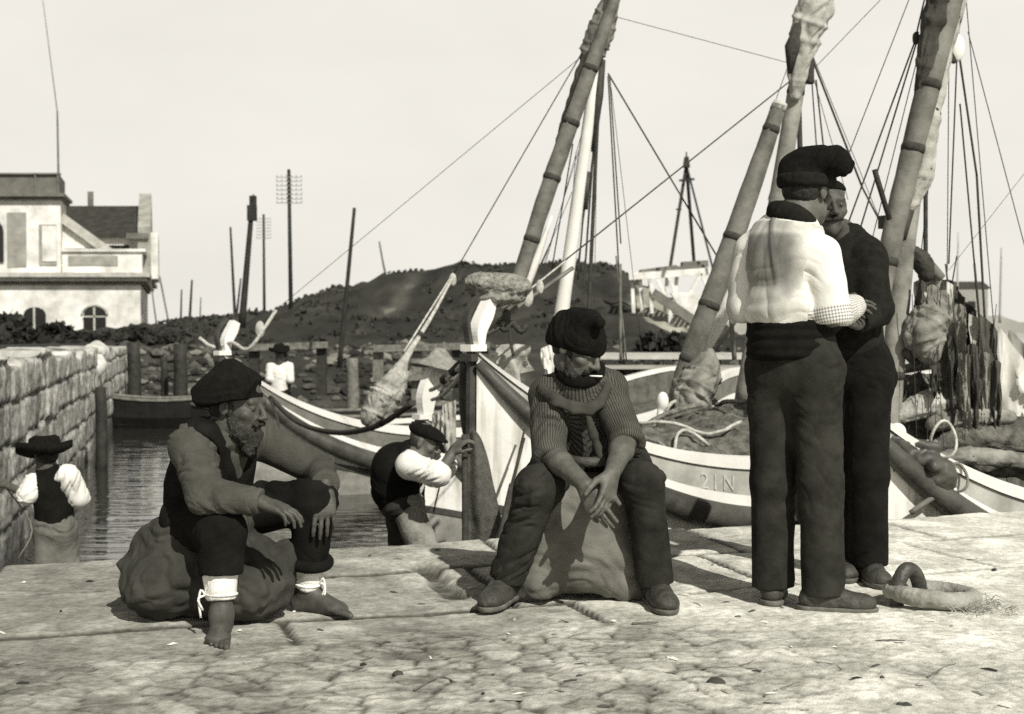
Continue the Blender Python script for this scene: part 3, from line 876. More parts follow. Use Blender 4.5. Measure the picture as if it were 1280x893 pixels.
# ------------------------------------------------------------------ telegraph poles, far masts
m_pole = mat('pole_dark', .03, rough=.8, var=.4, scale=6)
m_hz = mat('pole_fitting', .26, rough=.7, var=.3, scale=6)
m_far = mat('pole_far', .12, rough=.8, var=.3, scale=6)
def telegraph(px, pt, pb, d, arms, half, label, lean=3, w=.2, m=None):
    b_, t_ = at(px + lean, pb, d), at(px, pt, d)
    o = thing('telegraph_pole', b_, label, 'telegraph pole')
    MB().tube([b_ - A(0, 0, .6), t_], [w / 2, w / 2.8], 8).build('pole', m or m_pole, o, True)
    for k, y in enumerate(arms):
        c = at(px + lean * (y - pt) / (pb - pt), y, d - w * .45)
        a = MB().box(c, (2 * half * d / FPX, .03, .03)).build('cross_arm', m_hz, o)
        for i in np.linspace(-1, 1, 6):
            MB().tube([c + A(i * half * .95 * d / FPX, 0, .0), c + A(i * half * .95 * d / FPX, 0, .09)], [.018, .022], 5).build('insulator', m_hz, a)
telegraph(361, 212, 398, 58, [222, 227, 232.5, 238, 243.5, 249, 254], 16, 'tall telegraph pole with seven pale cross arms at the left end of the mound')
telegraph(329.5, 268, 400, 88, [274, 278, 282, 286, 290, 294, 298], 9, 'thinner distant telegraph pole with many short cross arms', 1, .2, m_pole)
def farmast(pts, d, w, label, name='boat_mast', m=None, top=None):
    P = [at(x, y, d) for x, y in pts]
    o = thing(name, P[0], label, 'mast')
    MB().tube(curve(P, 8), [w / 2, w / 3.2], 7).build('pole', m or m_pole, o, True)
    if top:
        f = P[-1]; MB().box(f + A(.0, 0, -.2), (w * 1.15, w * 1.1, .45)).box(f + A(.03, 0, .15), (w * .8, w, .3)).tube([f + A(0, 0, 0), f + A(w * .2, 0, .35)], [.05, .02], 5).build('mast_head', m_pole, o)
    return o
farmast([(302, 410), (315, 258)], 40, .22, 'stout dark mast with a block at its head, left of the telegraph poles', top=True)
farmast([(294, 402), (288, 284)], 62, .15, 'slim dark mast leaning left beside the stout dark mast')
farmast([(295, 402), (301, 348)], 62, .12, 'short thin mast at the foot of the stout dark mast')
farmast([(226, 402), (227, 362)], 110, .18, 'left one of three tiny masts on the skyline')
farmast([(237, 402), (240, 350)], 110, .24, 'tallest of three tiny masts on the skyline')
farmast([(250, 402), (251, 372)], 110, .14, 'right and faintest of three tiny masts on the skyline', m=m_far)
farmast([(424, 460), (433, 366), (443, 260)], 33, .13, 'tall thin dark pole standing before the middle of the mound', 'mooring_pole')
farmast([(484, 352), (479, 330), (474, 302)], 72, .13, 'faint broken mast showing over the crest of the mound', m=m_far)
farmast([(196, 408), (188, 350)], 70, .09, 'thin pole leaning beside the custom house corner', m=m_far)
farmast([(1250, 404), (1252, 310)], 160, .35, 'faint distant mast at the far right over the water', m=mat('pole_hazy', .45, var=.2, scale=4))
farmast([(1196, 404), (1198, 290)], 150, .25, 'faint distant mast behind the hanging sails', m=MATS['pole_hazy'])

# ------------------------------------------------------------------ white timber staging with tripod beacon
def staging():
    D = 52.
    o = thing('timber_staging', at(845, 415, D), 'white timber loading staging on trestles behind the mound slope', 'staging')
    m_w = mat('white_timber', .72, var=.35, scale=2.2, bump=.3, bscale=10)
    P = lambda x, y, dd=0: at(x, y, D + dd)
    g = MB()
    for dd in (0, 2.4): g.beam(P(786, 346, dd), P(905, 338, dd), .2, .26)
    for x in np.arange(790, 905, 7): g.beam(P(x, 344 - (x - 786) * .06, -.1), P(x, 344 - (x - 786) * .06, 2.5), .12, .08)
    g.build('deck', m_w, o)
    g = MB(); g.beam(P(800, 341, 1), P(845, 335, 1), .8, .2); g.beam(P(852, 332, .6), P(884, 330, .6), .7, .25); g.beam(P(832, 339, .2), P(880, 336, .2), .3, .3)
    g.build('deck_load', m_shade, o)
    for x, tx_ in ((792, 790), (803, 800), (815, 812), (831, 834), (842, 846)):
        MB().beam(P(x, 392, .3), P(tx_, 346, .3), .13).build('post', m_w, o)
    for x0, y0_, x1, y1_ in ((836, 346, 847, 372), (861, 370, 876, 342), (877, 342, 890, 372), (893, 344, 906, 374), (905, 346, 915, 372), (822, 350, 836, 378), (812, 348, 818, 376)):
        MB().beam(P(x0, y0_, -.2), P(x1, y1_, -.2), .13).build('brace', m_w, o)
    g = MB(); V = [P(838, 366, -.4), P(880, 366, -.4), P(880, 406, -.4), P(872, 398, -.4), P(846, 379, -.4)]
    V += [v + A(0, .3, 0) for v in V]
    g.add(V, [(4, 3, 2, 1, 0), (5, 6, 7, 8, 9)] + [(i, (i + 1) % 5, (i + 1) % 5 + 5, i + 5) for i in range(5)]).build('side_boarding', m_w, o)
    MB().beam(P(816, 366, -.6), P(885, 413, -.6), .16, .35).build('chute', m_shade, o)
    for x in (838, 892): MB().beam(P(x, 372, 1.2), P(x, 424, 1.2), .16).build('post', m_w, o)
    g = MB(); g.beam(P(786, 350, 1.6), P(905, 342, 1.6), .2, .3); 
    b_ = thing('beacon_tripod', P(862, 336), 'tall tripod beacon of lattice poles above the white staging', 'beacon')
    for q in ((838, 332, -.6), (891, 336, -.4), (868, 334, 1.6)):
        MB().beam(P(*q), P(858, 206, .2), .11 if q[0] < 880 else .07).build('leg', m_pole, b_)
    MB().beam(P(849, 226, -.2), P(868, 224, -.2), .08).beam(P(846, 262, -.2), P(851, 262, .6), .06).build('brace', m_pole, b_)
    MB().box(P(858, 203), (.26, .24, .4), taper=.6).tube([P(858, 200), P(858, 190)], [.04, .02], 6).build('lantern', m_pole, b_)
    return m_w
m_w = staging()

# low jetty on piles and landing right of centre
def jetty():
    D = 31.; P = lambda x, y, dd=0: at(x, y, D + dd)
    o = thing('timber_jetty', P(840, 500), 'low pale jetty on dark piles across the water behind the nets', 'jetty')
    MB().box((P(720, 430)[0] / 2 + P(965, 430)[0] / 2, D + 1.6, P(800, 447)[2]), (P(965, 430)[0] - P(720, 430)[0], 3.2, .09)).build('deck', m_trim, o)
    MB().box((P(842, 430)[0], D - .08, P(800, 459)[2]), (P(962, 430)[0] - P(735, 430)[0], .12, .09)).build('beam', m_grey, o)
    MB().box((P(842, 430)[0], D + 1.4, P(800, 475)[2] - .2), (P(962, 430)[0] - P(728, 430)[0], .1, .9)).build('back_boarding', m_pile, o)
    for x in range(738, 962, 24): MB().beam(P(x, 520, .1), P(x, 450, .1), .2).build('pile', m_pile, o)
jetty()
g = MB()
# far shore with small town at the right, mid-distance hut
gx = np.linspace(40, 420, 60); V = []
for i, x in enumerate(gx):
    h = 1.6 + 2.4 * max(0, float(vnoise(A(x * .08, 0, 0)[None], 3)[0])) + (1.2 if i % 7 in (2, 3) else 0)
    V += [(x, 420, -1.3), (x, 420, h), (x, 440, h * .8), (x, 470, -1.3)]
g.add(V, [(i * 4 + a, (i + 1) * 4 + a, (i + 1) * 4 + a + 1, i * 4 + a + 1) for i in range(59) for a in range(3)])
tag(g.build('far_shore', mat('hazy_shore', .33, var=.3, scale=.05)), kind='structure')
def hut(px, py, w, h, d, label, roofm):
    b_ = at(px, 406, d); s = d / FPX; b_[2] = -1.0
    o = thing('shore_hut', b_, label, 'hut')
    W, H = w * s, (CAMZ + (405 - py - h * .35) * s) + 1.0
    MB().box(b_ + A(0, 1.5, H / 2), (W * .86, 3, H)).build('wall', m_grey, o)
    zz = b_[2] + H; q = h * .35 * s
    x, y = b_[0], b_[1]
    MB().add([(x - W / 2, y - .3, zz), (x + W / 2, y - .3, zz), (x + W * .36, y + 1.5, zz + q), (x - W * .36, y + 1.5, zz + q), (x - W / 2, y + 3.3, zz), (x + W / 2, y + 3.3, zz)],
             [(0, 1, 2, 3), (3, 2, 5, 4), (1, 5, 2), (0, 3, 4), (0, 4, 5, 1)]).build('roof', roofm, o)
    MB().box(b_ + A(W * .1, -.03, H * .45), (W * .16, .08, H * .5)).build('door', m_glass, o)
hut(1208, 352, 62, 26, 416, 'small dark roofed hut across the water behind the hanging sails', m_roof)
# ------------------------------------------------------------------ fishing boats
AX = A(.68, .7332, 0); NX = A(.7332, -.68, 0); UP = A(0, 0, 1)
m_hull = mat('white_hull_paint', .78, rough=.6, var=.10, scale=2.2, bump=.25, bscale=14, dark=.66)
m_hull_p = mat('white_planking', .78, rough=.6, var=.12, scale=2.2, bump=.25, bscale=14, dark=.64)
def planks(N, Lk):
    a = N.new('ShaderNodeAttribute'); a.attribute_name = 'plank'
    m1 = N.new('ShaderNodeMath'); m1.operation = 'MULTIPLY'; m1.inputs[1].default_value = 7.0; Lk.new(a.outputs['Fac'], m1.inputs[0])
    m2 = N.new('ShaderNodeMath'); m2.operation = 'FRACT'; Lk.new(m1.outputs[0], m2.inputs[0])
    r = N.new('ShaderNodeValToRGB'); e = r.color_ramp.elements; e[0].position = 0; e[0].color = (.88, .87, .85, 1); e[1].position = .05; e[1].color = (1, 1, 1, 1); Lk.new(m2.outputs[0], r.inputs['Fac'])
    t = N.new('ShaderNodeTexCoord'); mp_ = N.new('ShaderNodeMapping'); mp_.inputs['Scale'].default_value = (9, 9, .9); Lk.new(t.outputs['Object'], mp_.inputs[0])
    n = N.new('ShaderNodeTexNoise'); n.inputs['Scale'].default_value = 1.5; n.inputs['Detail'].default_value = 6; Lk.new(mp_.outputs[0], n.inputs['Vector'])
    r2 = N.new('ShaderNodeValToRGB'); e = r2.color_ramp.elements; e[0].position = .30; e[0].color = (.66, .65, .6, 1); e[1].position = .5; e[1].color = (1.05, 1.05, 1.05, 1); Lk.new(n.outputs['Fac'], r2.inputs['Fac'])
    x = N.new('ShaderNodeMix'); x.data_type = 'RGBA'; x.blend_type = 'MULTIPLY'; x.inputs['Factor'].default_value = 1
    Lk.new(r.outputs['Color'], x.inputs[6]); Lk.new(r2.outputs['Color'], x.inputs[7]); return x.outputs[2]
mulcol(m_hull_p, planks)
m_hullg = mat('weedy_bottom', .26, rough=.8, var=.5, scale=4, bump=.5, bscale=18)
m_wale = mat('tarred_wale', .065, rough=.55, var=.6, scale=4, bump=.5, bscale=26, spec=.4)
m_tan = mat('worn_band_paint', .40, rough=.75, var=.26, scale=5, bump=.35, bscale=22, dark=.29, detail=8)
m_tan2 = mat('dull_band_paint', .17, rough=.8, var=.3, scale=6, bump=.35, bscale=24, detail=8)
m_deck = mat('deck_boards', .12, rough=.85, var=.5, scale=6, bump=.5, bscale=24)
m_spar = mat('spar_wood', .26, rough=.6, var=.45, scale=5, bump=.4, bscale=26, dark=.13)
m_bamboo = mat('yard_wood', .17, rough=.6, var=.5, scale=4, bump=.5, bscale=20, dark=.08)
m_wmast = mat('white_mast_paint', .74, rough=.6, var=.12, scale=3)
m_rope = mat('tarred_rope', .05, rough=.9, var=.4, scale=30)
m_hemp = mat('pale_hemp', .48, rough=.95, var=.4, scale=24, bump=.6, bscale=90)
m_sail = mat('sail_cloth', .42, rough=.95, var=.4, scale=6, bump=.5, bscale=60, dark=.24)
m_sailp = mat('striped_sail_cloth', .36, rough=.95, var=.6, scale=9, bump=.5, bscale=60, dark=.14)
m_sailm = mat('mid_sail_cloth', .24, rough=.95, var=.5, scale=7, bump=.5, bscale=60, dark=.10)
m_sail_d = mat('dark_sail_cloth', .07, rough=.95, var=.6, scale=5, bump=.5, bscale=60)
m_net = mat('brown_net', .13, rough=1, var=.6, scale=14, bump=1., bscale=60, dark=.045)
m_net2 = mat('net_fold', .22, rough=1, var=.6, scale=20, bump=1., bscale=70, dark=.07)
m_block = mat('rope_block', .05, rough=.6, var=.4, scale=12)

def boat(stem, label, dz=0., L=8.5, band=None, beam=1.05, head=True, big=1.0, boot=-.30, hw=1.0):
    S0 = A(stem[0], stem[1], 0)
    o = thing('fishing_boat', S0 + AX * 3 + A(0, 0, ZW), label, 'boat', 'white fishing boats moored bow to quay')
    sheer = lambda s: dz + .03 + .86 * np.exp(-s / .80) + .55 * sstep(4.5, L, s) ** 1.5
    bulw = lambda s: .035 + .375 * (1 - np.exp(-s / 1.0))
    hb = lambda s: beam * (1 - np.exp(-(s + .02) / 1.12)) * (1 - .45 * sstep(5, L, s) ** 2)
    sS = np.concatenate([np.linspace(0, 2.2, 34)[:-1], np.linspace(2.2, L, 26)])
    P = lambda s, l, z: S0 + (AX * s + NX * l) * big + UP * (CAMZ + big * (z - CAMZ))
    zb = lambda s: sheer(s) - bulw(s)               # foot of the white stripe, top of the wale
    def below(s, z):                                # half breadth below the wale
        zt = zb(s) ; keel = -1.85
        f = np.clip((zt - z) / (zt - keel), 0, 1)
        full = 1.0 + 2.2 * sstep(.1, 2.5, s)
        return hb(s) * (1 - f ** full) ** .85 + .03
    def strip(name, m, z0f, z1f, outf, nz=2, parent=o, thick=0, sides=(1, -1), s0=0, smooth=True, attr=False):
        V, F = [], []; PL = []
        for sd_ in sides:
            b0 = len(V)
            ss = sS[sS >= s0]
            for s in ss:
                for k in range(nz):
                    z = z0f(s) + (z1f(s) - z0f(s)) * k / (nz - 1)
                    V.append(P(s, sd_ * outf(s, z), z)); PL.append(k / (nz - 1))
            n = len(ss)
            for i in range(n - 1):
                for k in range(nz - 1):
                    q = (b0 + i * nz + k, b0 + (i + 1) * nz + k, b0 + (i + 1) * nz + k + 1, b0 + i * nz + k + 1)
                    F.append(q if sd_ > 0 else q[::-1])
        return mesh(name, V, F, m, parent, smooth, attrs={'plank': PL} if attr else None)
    bz = lambda s: dz + boot - .24 * np.minimum(s, 2.6)
    strip('hull', m_hull_p, bz, zb, lambda s, z: below(s, z), 12, attr=True)
    strip('bottom', m_hullg, lambda s: -1.85 + 0 * s, bz, lambda s, z: below(s, z), 10)
    strip('boot_strake', m_wale, lambda s: bz(s) - .035, lambda s: bz(s) + .02, lambda s, z: below(s, z) + .012, 2)
    # bulwark: white stripe, broad worn band, white cap
    wst = lambda s: zb(s) + .085 * (1 - np.exp(-s / .6))
    cap = lambda s: sheer(s) - .075 * (1 - np.exp(-s / .6)) - .012
    out = lambda s, z: hb(s) + .03
    inn = lambda s, z: np.maximum(hb(s) - .05, 0)
    strip('lower_stripe', m_hull, zb, wst, lambda s, z: out(s, z) + .006, 2)
    strip('bulwark', band or m_tan, wst, cap, out, 3)
    strip('bulwark_lining', m_deck, lambda s: zb(s) - .1, lambda s: sheer(s) - .01, inn, 2)
    V, F = [], []
    for sd_ in (1, -1):
        b0 = len(V)
        for s in sS:
            a_, b_ = out(s, 0) + .02, max(hb(s) - .07, -.0)
            for l, z in ((a_, cap(s)), (a_ + .008, sheer(s)), (b_, sheer(s) + .012), (b_, sheer(s) - .05)): V.append(P(s, sd_ * l, z))
        n = len(sS)
        for i in range(n - 1):
            for k in range(3):
                q = (b0 + i * 4 + k, b0 + i * 4 + 4 + k, b0 + i * 4 + 5 + k, b0 + i * 4 + 1 + k)
                F.append(q if sd_ > 0 else q[::-1])
    mesh('cap_rail', V, F, m_hull, o, False)
    for sd_ in (1, -1):
        rr = np.array([.035 + .065 * (1 - math.exp(-s / .5)) for s in sS])
        r2 = rr * big
        pts = np.array([P(s, sd_ * (hb(s) + .03 + .45 * rr[i]), zb(s) - rr[i] * .95) for i, s in enumerate(sS)])
        MB().tube(pts, r2, 12).build('wale', m_wale, o, True)
    # deck and transom
    V, F = [], []
    for s in sS:
        z = np.minimum(sheer(s) - .42, zb(s) + .06) if s > .6 else sheer(s) - .25
        for l in (-1, 0, 1): V.append(P(s, l * max(hb(s) - .05, .0), z + .05 * (l == 0)))
    for i in range(len(sS) - 1):
        for k in (0, 1): F.append((i * 3 + k, i * 3 + k + 1, i * 3 + k + 4, i * 3 + k + 3))
    mesh('deck', V, F, m_deck, o, False)
    V = [P(L, l * (hb(L) if z > -1 else hb(L) * .5), z) for z in (sheer(L), -.4, -1.85) for l in (-1, 1)]
    mesh('transom', V, [(0, 1, 3, 2), (2, 3, 5, 4)], m_hull, o, False)
    # stem post and its tall curved head
    zt = float(sheer(0)) + .0
    m_stem = m_wale
    prof = [(-.02, -1.8), (-.015, -.9), (0, -.2), (.015, zt - .1), (.03, zt + .04)]
    g = MB(); V, F = [], []
    pc = curve([A(a, b_, 0) for a, b_ in prof], 14)
    for q in pc:
        for ds, l in ((-.045, -.018), (-.045, .018), (.04, .04), (.04, -.04)): V.append(P(q[0] + ds, l, q[1]))
    for i in range(13): F += [(i * 4 + k, i * 4 + (k + 1) % 4, i * 4 + 4 + (k + 1) % 4, i * 4 + 4 + k) for k in range(4)]
    F += [(3, 2, 1, 0), (52, 53, 54, 55)]
    mesh('stem_post', V, F, m_stem, o, False)
    def ribbon(name, pts, wid, m, thick=.09, par=o):
        c = curve([A(a, b_, w_) for (a, b_), w_ in zip(pts, wid)], 16); V = []
        for i, q in enumerate(c):
            t_ = c[min(i + 1, 15)] - c[max(i - 1, 0)]; t_ = t_[:2] / np.linalg.norm(t_[:2]); nn = A(t_[1], -t_[0])
            for e, l in ((-1, -1), (-1, 1), (1, 1), (1, -1)):
                V.append(P(q[0] + nn[0] * e * q[2] / 2, l * thick / 2, q[1] + nn[1] * e * q[2] / 2))
        F = [(i * 4 + k, i * 4 + (k + 1) % 4, i * 4 + 4 + (k + 1) % 4, i * 4 + 4 + k) for i in range(15) for k in range(4)] + [(3, 2, 1, 0), (60, 61, 62, 63)]
        return mesh(name, V, F, m, par, False)
    HH, ln_ = (1.0, .11) if hw < 1 else (1.4, .20)
    if head:
        h = ribbon('stem_head', [(.06, zt + .05), (.055 + .1 * ln_, zt + .15 * HH), (.08 + .45 * ln_, zt + .26 * HH), (.06 + ln_, zt + .34 * HH)], (.075 * hw, .115 * hw, .125 * hw, .09 * hw), m_hull, .08)
        if hw < 1: ribbon('stem_head_edge', [(-.015, zt + .03), (-.04 - .01 * hw, zt + .2), (.0 + .06 * (hw - 1), zt + .22 + .09 * hw), (.08 + .1 * (hw - 1), zt + .25 + .14 * hw)], (.03, .03, .03, .03), m_wale, .05, h)
    g = MB(); g.box(P(.02, 0, zt + .03), (.15 * big, .10 * big, .045 * big), rz=math.atan2(AX[1], AX[0])); 
    g.build('stem_collar', m_hull, o)
    MB().box(P(.02, 0, zt - .035), (.155 * big, .11 * big, .05 * big), rz=math.atan2(AX[1], AX[0])).build('collar_chock', m_wale, o)
    o_ = dict(o=o, P=P, sheer=sheer, zb=zb, hb=hb, zt=zt, bz=bz)
    return o_

BK = 1.3
bB = boat((-2.90 * BK, 13.6 * BK), 'white boat with dull striped bulwark behind the bearded man at left', dz=-.13, band=m_tan2, boot=.0, big=BK, hw=.85)
bC = boat((-.80, 11.9), 'white boat partly hidden by the bending man, straw hat on its stem head', dz=-.65, band=m_tan2, boot=.13, hw=1.5)
bA = boat((-.27, 9.1), 'white boat with tan band, bow right behind the seated man in the middle', dz=0, boot=-.12, hw=.8)
bD = boat((1.86, 8.0), 'white boat at right behind the two standing men, gear piled on deck', dz=-.17, boot=-1.15)

def spar(name, pts, r, m, parent, n=10, k=14, bands=(), bm=None):
    P = curve(pts, k)
    o = MB().tube(P, np.interp(np.linspace(0, 1, k), np.linspace(0, 1, len(r)), r), n, rough=.05, seed=len(name)).build(name, m, parent, True)
    for t in bands:
        i = t * (k - 1); i0 = int(i); c = P[i0] + (P[min(i0 + 1, k - 1)] - P[i0]) * (i - i0); tt = nrm(P[min(i0 + 1, k - 1)] - P[max(i0 - 1, 0)])
        rr = np.interp(t, np.linspace(0, 1, len(r)), r)
        MB().tube([c - tt * .03, c, c + tt * .03], [rr * 1.02, rr * 1.09, rr * 1.02], n).build('rope_lashing', bm or m_rope, o, True)
    return o
def rope(a, b_, w=.012, sg=0., m=None, parent=None, name='stay', n=12):
    return MB().tube(sag(a, b_, sg, n), w * (.62 if w < .02 else .8), 5).build(name, m or m_rope, parent, True)
def blockat(p, s, parent, m=None):
    f = Field(p - .2, p + .2, .012)
    f.ell(p, (s * .55, s * .4, s), k=.01)
    V, F = f.poly(); return mesh('pulley_block', V, F, m or m_block, parent)

def bundle(name, pts, rad, m, parent, seed, wraps=4, wm=None, h=.014, lump=.10):
    """furled sail: swollen roll with lashings and creases"""
    P = curve(pts, 14); rr = np.interp(np.linspace(0, 1, 14), np.linspace(0, 1, len(rad)), rad)
    f = Field(P.min(0) - max(rad) * 1.8, P.max(0) + max(rad) * 1.8, h)
    L = np.linalg.norm(np.diff(P, axis=0), axis=1).sum()
    for i in range(13): f.cone(P[i], P[i + 1], rr[i], rr[i + 1], .03)
    rs = np.random.RandomState(seed)
    for k in range(7):
        i = rs.randint(0, 13); v = nrm(rs.normal(size=3)) * rr[i] * .6
        f.cone(P[i] + v, P[min(i + 2, 13)] + v * .8, rr[i] * .5, rr[i] * .4, .03)
    V, F = f.poly()
    D, T, TH = bone_coords(V, [(P[i], P[i + 1]) for i in range(13)])
    i = D.argmin(0); ar = np.arange(len(V)); tt = (i + np.clip(T[i, ar] / (L / 13), 0, 1)) / 13
    th = TH[i, ar]
    cre = 1 - 2 * np.abs(vnoise(np.stack([tt * 5 + th * .9, np.cos(th) * 2.2 + tt * 6, np.sin(th) * 2.2], 1), seed))
    wr = np.zeros(len(V))
    for k in range(wraps):
        c = (k + .5 + .25 * math.sin(k * 2.3 + seed)) / wraps; wr = np.maximum(wr, np.exp(-((tt - c + .04 * np.sin(th)) / .022) ** 2))
    V = V + vnormals(V, F) * (cre * lump * np.interp(tt, np.linspace(0, 1, len(rad)), rad) * 1.2 - wr * .12 * np.interp(tt, np.linspace(0, 1, len(rad)), rad) )[:, None]
    o = mesh(name, V, F, m, parent)
    for k in range(wraps):
        c = (k + .5 + .25 * math.sin(k * 2.3 + seed)) / wraps; q = c * 13; i0 = min(int(q), 12); p = P[i0] + (P[i0 + 1] - P[i0]) * (q - i0); t_ = nrm(P[i0 + 1] - P[i0])
        u = nrm(np.cross(t_, A(0, 1, .1))); v = np.cross(t_, u); R_ = np.interp(c, np.linspace(0, 1, len(rad)), rad) * .86
        ring = [p + R_ * (math.cos(a) * u + math.sin(a) * v) + t_ * .04 * math.sin(a) for a in np.linspace(0, 2 * math.pi, 18)]
        MB().tube(ring, .014, 5, cap=False).build('lashing', wm or m_rope, o, True)
    return o

def drape(name, top, length, m, parent, seed, amp=.05, nf=5., nu=40, nv=24, flare=.0, back=0.):
    """hanging cloth: pleats fall from a polyline top edge; length may be a list along the edge"""
    T = curve(top, nu); rs = np.random.RandomState(seed)
    ln = np.interp(np.linspace(0, 1, nu), np.linspace(0, 1, len(np.atleast_1d(length))), np.atleast_1d(length))
    UU, VV = np.meshgrid(np.linspace(0, 1, nu), np.linspace(0, 1, nv))
    NZ = (1 - 2.2 * np.sqrt(np.abs(vnoise(np.stack([UU.ravel() * nf * 1.6 + .5 * np.sin(VV.ravel() * 3 + seed), VV.ravel() * 1.4, UU.ravel() * 0 + seed], 1), seed)) + .01) + .5 * fbm(np.stack([UU.ravel() * nf * 3, VV.ravel() * 4, UU.ravel() * 0], 1), 3, seed + 2)).reshape(nv, nu)
    RG = fbm(np.stack([np.linspace(0, 1, nu) * nf * 2, np.zeros(nu), np.zeros(nu)], 1), 3, seed + 4) * .35 + 1
    V = []
    d = nrm(T[-1] - T[0]); side = nrm(np.cross(d, UP))
    for j in range(nv):
        v = j / (nv - 1)
        for i in range(nu):
            u = i / (nu - 1)
            q = float(NZ[j, i]) * (.35 + 1.1 * v) * 1.7
            p = T[i] - UP * ln[i] * v * RG[i] + side * q * amp + d * (u - .5) * flare * v + side * back * v
            V.append(p)
    idx = np.arange(nu * nv).reshape(nv, nu)
    F = np.stack([idx[:-1, :-1].ravel(), idx[:-1, 1:].ravel(), idx[1:, 1:].ravel(), idx[1:, :-1].ravel()], 1)
    V = np.array(V); V += (fbm(V * 7, 3, seed) * .02)[:, None] * side
    return mesh(name, V, F, m, parent)

def heap(name, lumps, m, seed, h=.022, parent=None, amp=.04, loc=None, streak=(5, 5, 16)):
    lo = np.min([np.asarray(c) - r for c, r in lumps], 0) - .15; hi = np.max([np.asarray(c) + r for c, r in lumps], 0) + .15
    f = Field(lo, hi, h)
    for c, r in lumps: f.ell(c, r, k=.08)
    V, F = f.poly()
    n = 1 - 2 * np.abs(fbm(V * A(*streak), 3, seed)); n2 = fbm(V * 22, 2, seed + 3)
    V = V + vnormals(V, F) * (n * amp + n2 * amp * .35)[:, None]
    return mesh(name, V, F, m, parent, loc=loc if loc is not None else (np.asarray(lo) + np.asarray(hi)) / 2 * A(1, 1, 0) + A(0, 0, lo[2]))

# ---------------- boat C: white mast, long yard and rigging (at left of centre)
def rig_C():
    o = bC['o']; d = 13.6
    p = lambda x, y, dd=0: at(x, y, d + dd)
    mast = spar('mast', [p(690, 470), p(703, 385), p(732, 180), p(752, 20)], [.074, .070, .060, .042], m_wmast, o, 12, 16)
    yard = spar('yard', [p(630, 392, -.25), p(648, 350, -.22), p(690, 222, -.2), p(733, 100, -.2), (p(775, -20, -.2))], [.05, .072, .085, .078, .05], m_bamboo, o, 10, 26, (.22, .36, .50, .64, .78))
    # strip of furled sail along the yard
    bundle('furled_sail', [p(692, 205, -.05), p(712, 140, -.05), p(742, 60, -.08), p(768, -10, -.1)], [.03, .06, .09, .06], m_sail_d, yard, 4, 6, m_rope, .016)
    spar('sail_edge', [p(652, 372, -.1), p(668, 330, -.1), p(690, 270, -.1)], [.04, .05, .01], m_hull, yard, 8, 8)
    bundle('mast_head_lashing', [p(738, 75, -.05), p(748, 45, -.05), p(762, 5, -.05)], [.10, .13, .09], m_bamboo, mast, 9, 4, m_rope, .014)
    top = p(756, 92)
    for (x, y, w) in ((733, 330, .016), (727, 372, .014), (738, 400, .016), (722, 400, .012)):
        pass
    rope(p(748, 120), p(735, 405), .026, m=m_rope, parent=o); rope(p(747, 110), p(726, 410), .018, parent=o); rope(p(741, 130), p(722, 350), .016, parent=o)
    rope(p(745, 100, .2), p(716, 300, .2), .012, parent=o); rope(p(716, 180), p(690, 335), .012, parent=o)
    MB().tube([p(752, 75), p(748, 120), p(741, 190)], [.04, .05, .02], 6).tube([p(735, 215), p(731, 262)], [.03, .03], 6).build('sheave_block', m_block, o, True)
    # shrouds at right
    rope(p(760, 95), p(780, 455), .013, parent=o); rope(p(762, 95), p(776, 305), .012, parent=o)
    rope(p(775, 330), p(776, 452), .022, m=m_bamboo, parent=o, name='shroud_tackle'); rope(p(770, 320), p(783, 452), .014, m=m_bamboo, parent=o, name='shroud_tackle')
    rope(p(760, 92), p(897, 322), .014, parent=o)
    # forestay running down to the left, with its thick served tail
    rope(p(738, 48), p(566, 345), .010, parent=o)
    rope(p(740, 60), p(342, 390, 3.8), .006, m=m_far, parent=o)
    tail = spar('stay_tail', [p(567, 345), p(540, 395, -.4), p(512, 440, -.7), p(500, 462, -.8)], [.012, .018, .03, .06], m_hemp, o, 8, 12, (.5,))
    rope(p(563, 348), p(505, 440, -.7), .018, m=m_hemp, parent=o)
    blockat(p(566, 350), .07, o, m_hemp)
    bundle('furled_jib', [p(503, 455, -.8), p(494, 478, -.85), p(478, 502, -.9), p(462, 524, -.95)], [.04, .11, .15, .08], m_sailp, o, 6, 4, m_rope, .012)
    # side ropes from the yard foot
    rope(p(676, 330), p(690, 300), .012, parent=o)
    for a, b_ in (((752, 60), (708, 400)), ((748, 90), (742, 420)), ((756, 80), (722, 330)), ((740, 120), (668, 380)), ((735, 150), (680, 330)), ((765, 20), (990, 80)), ((720, 190), (706, 370)), ((764, 110), (800, 420)), ((715, 240), (660, 372))): rope(p(*a, .15), p(*b_, .15), .0055, parent=o)
    # cloth hanging at the bow
    drape('hanging_cloth', [at(553, 507, 11.6), at(570, 500, 11.6)], [.34, .40], m_sail, o, 3, .03, 2, 20, 14)
    drape('hanging_cloth', [at(540, 520, 11.6), at(552, 512, 11.6)], [.12, .26], m_sail, o, 5, .03, 2, 16, 12)
rig_C()

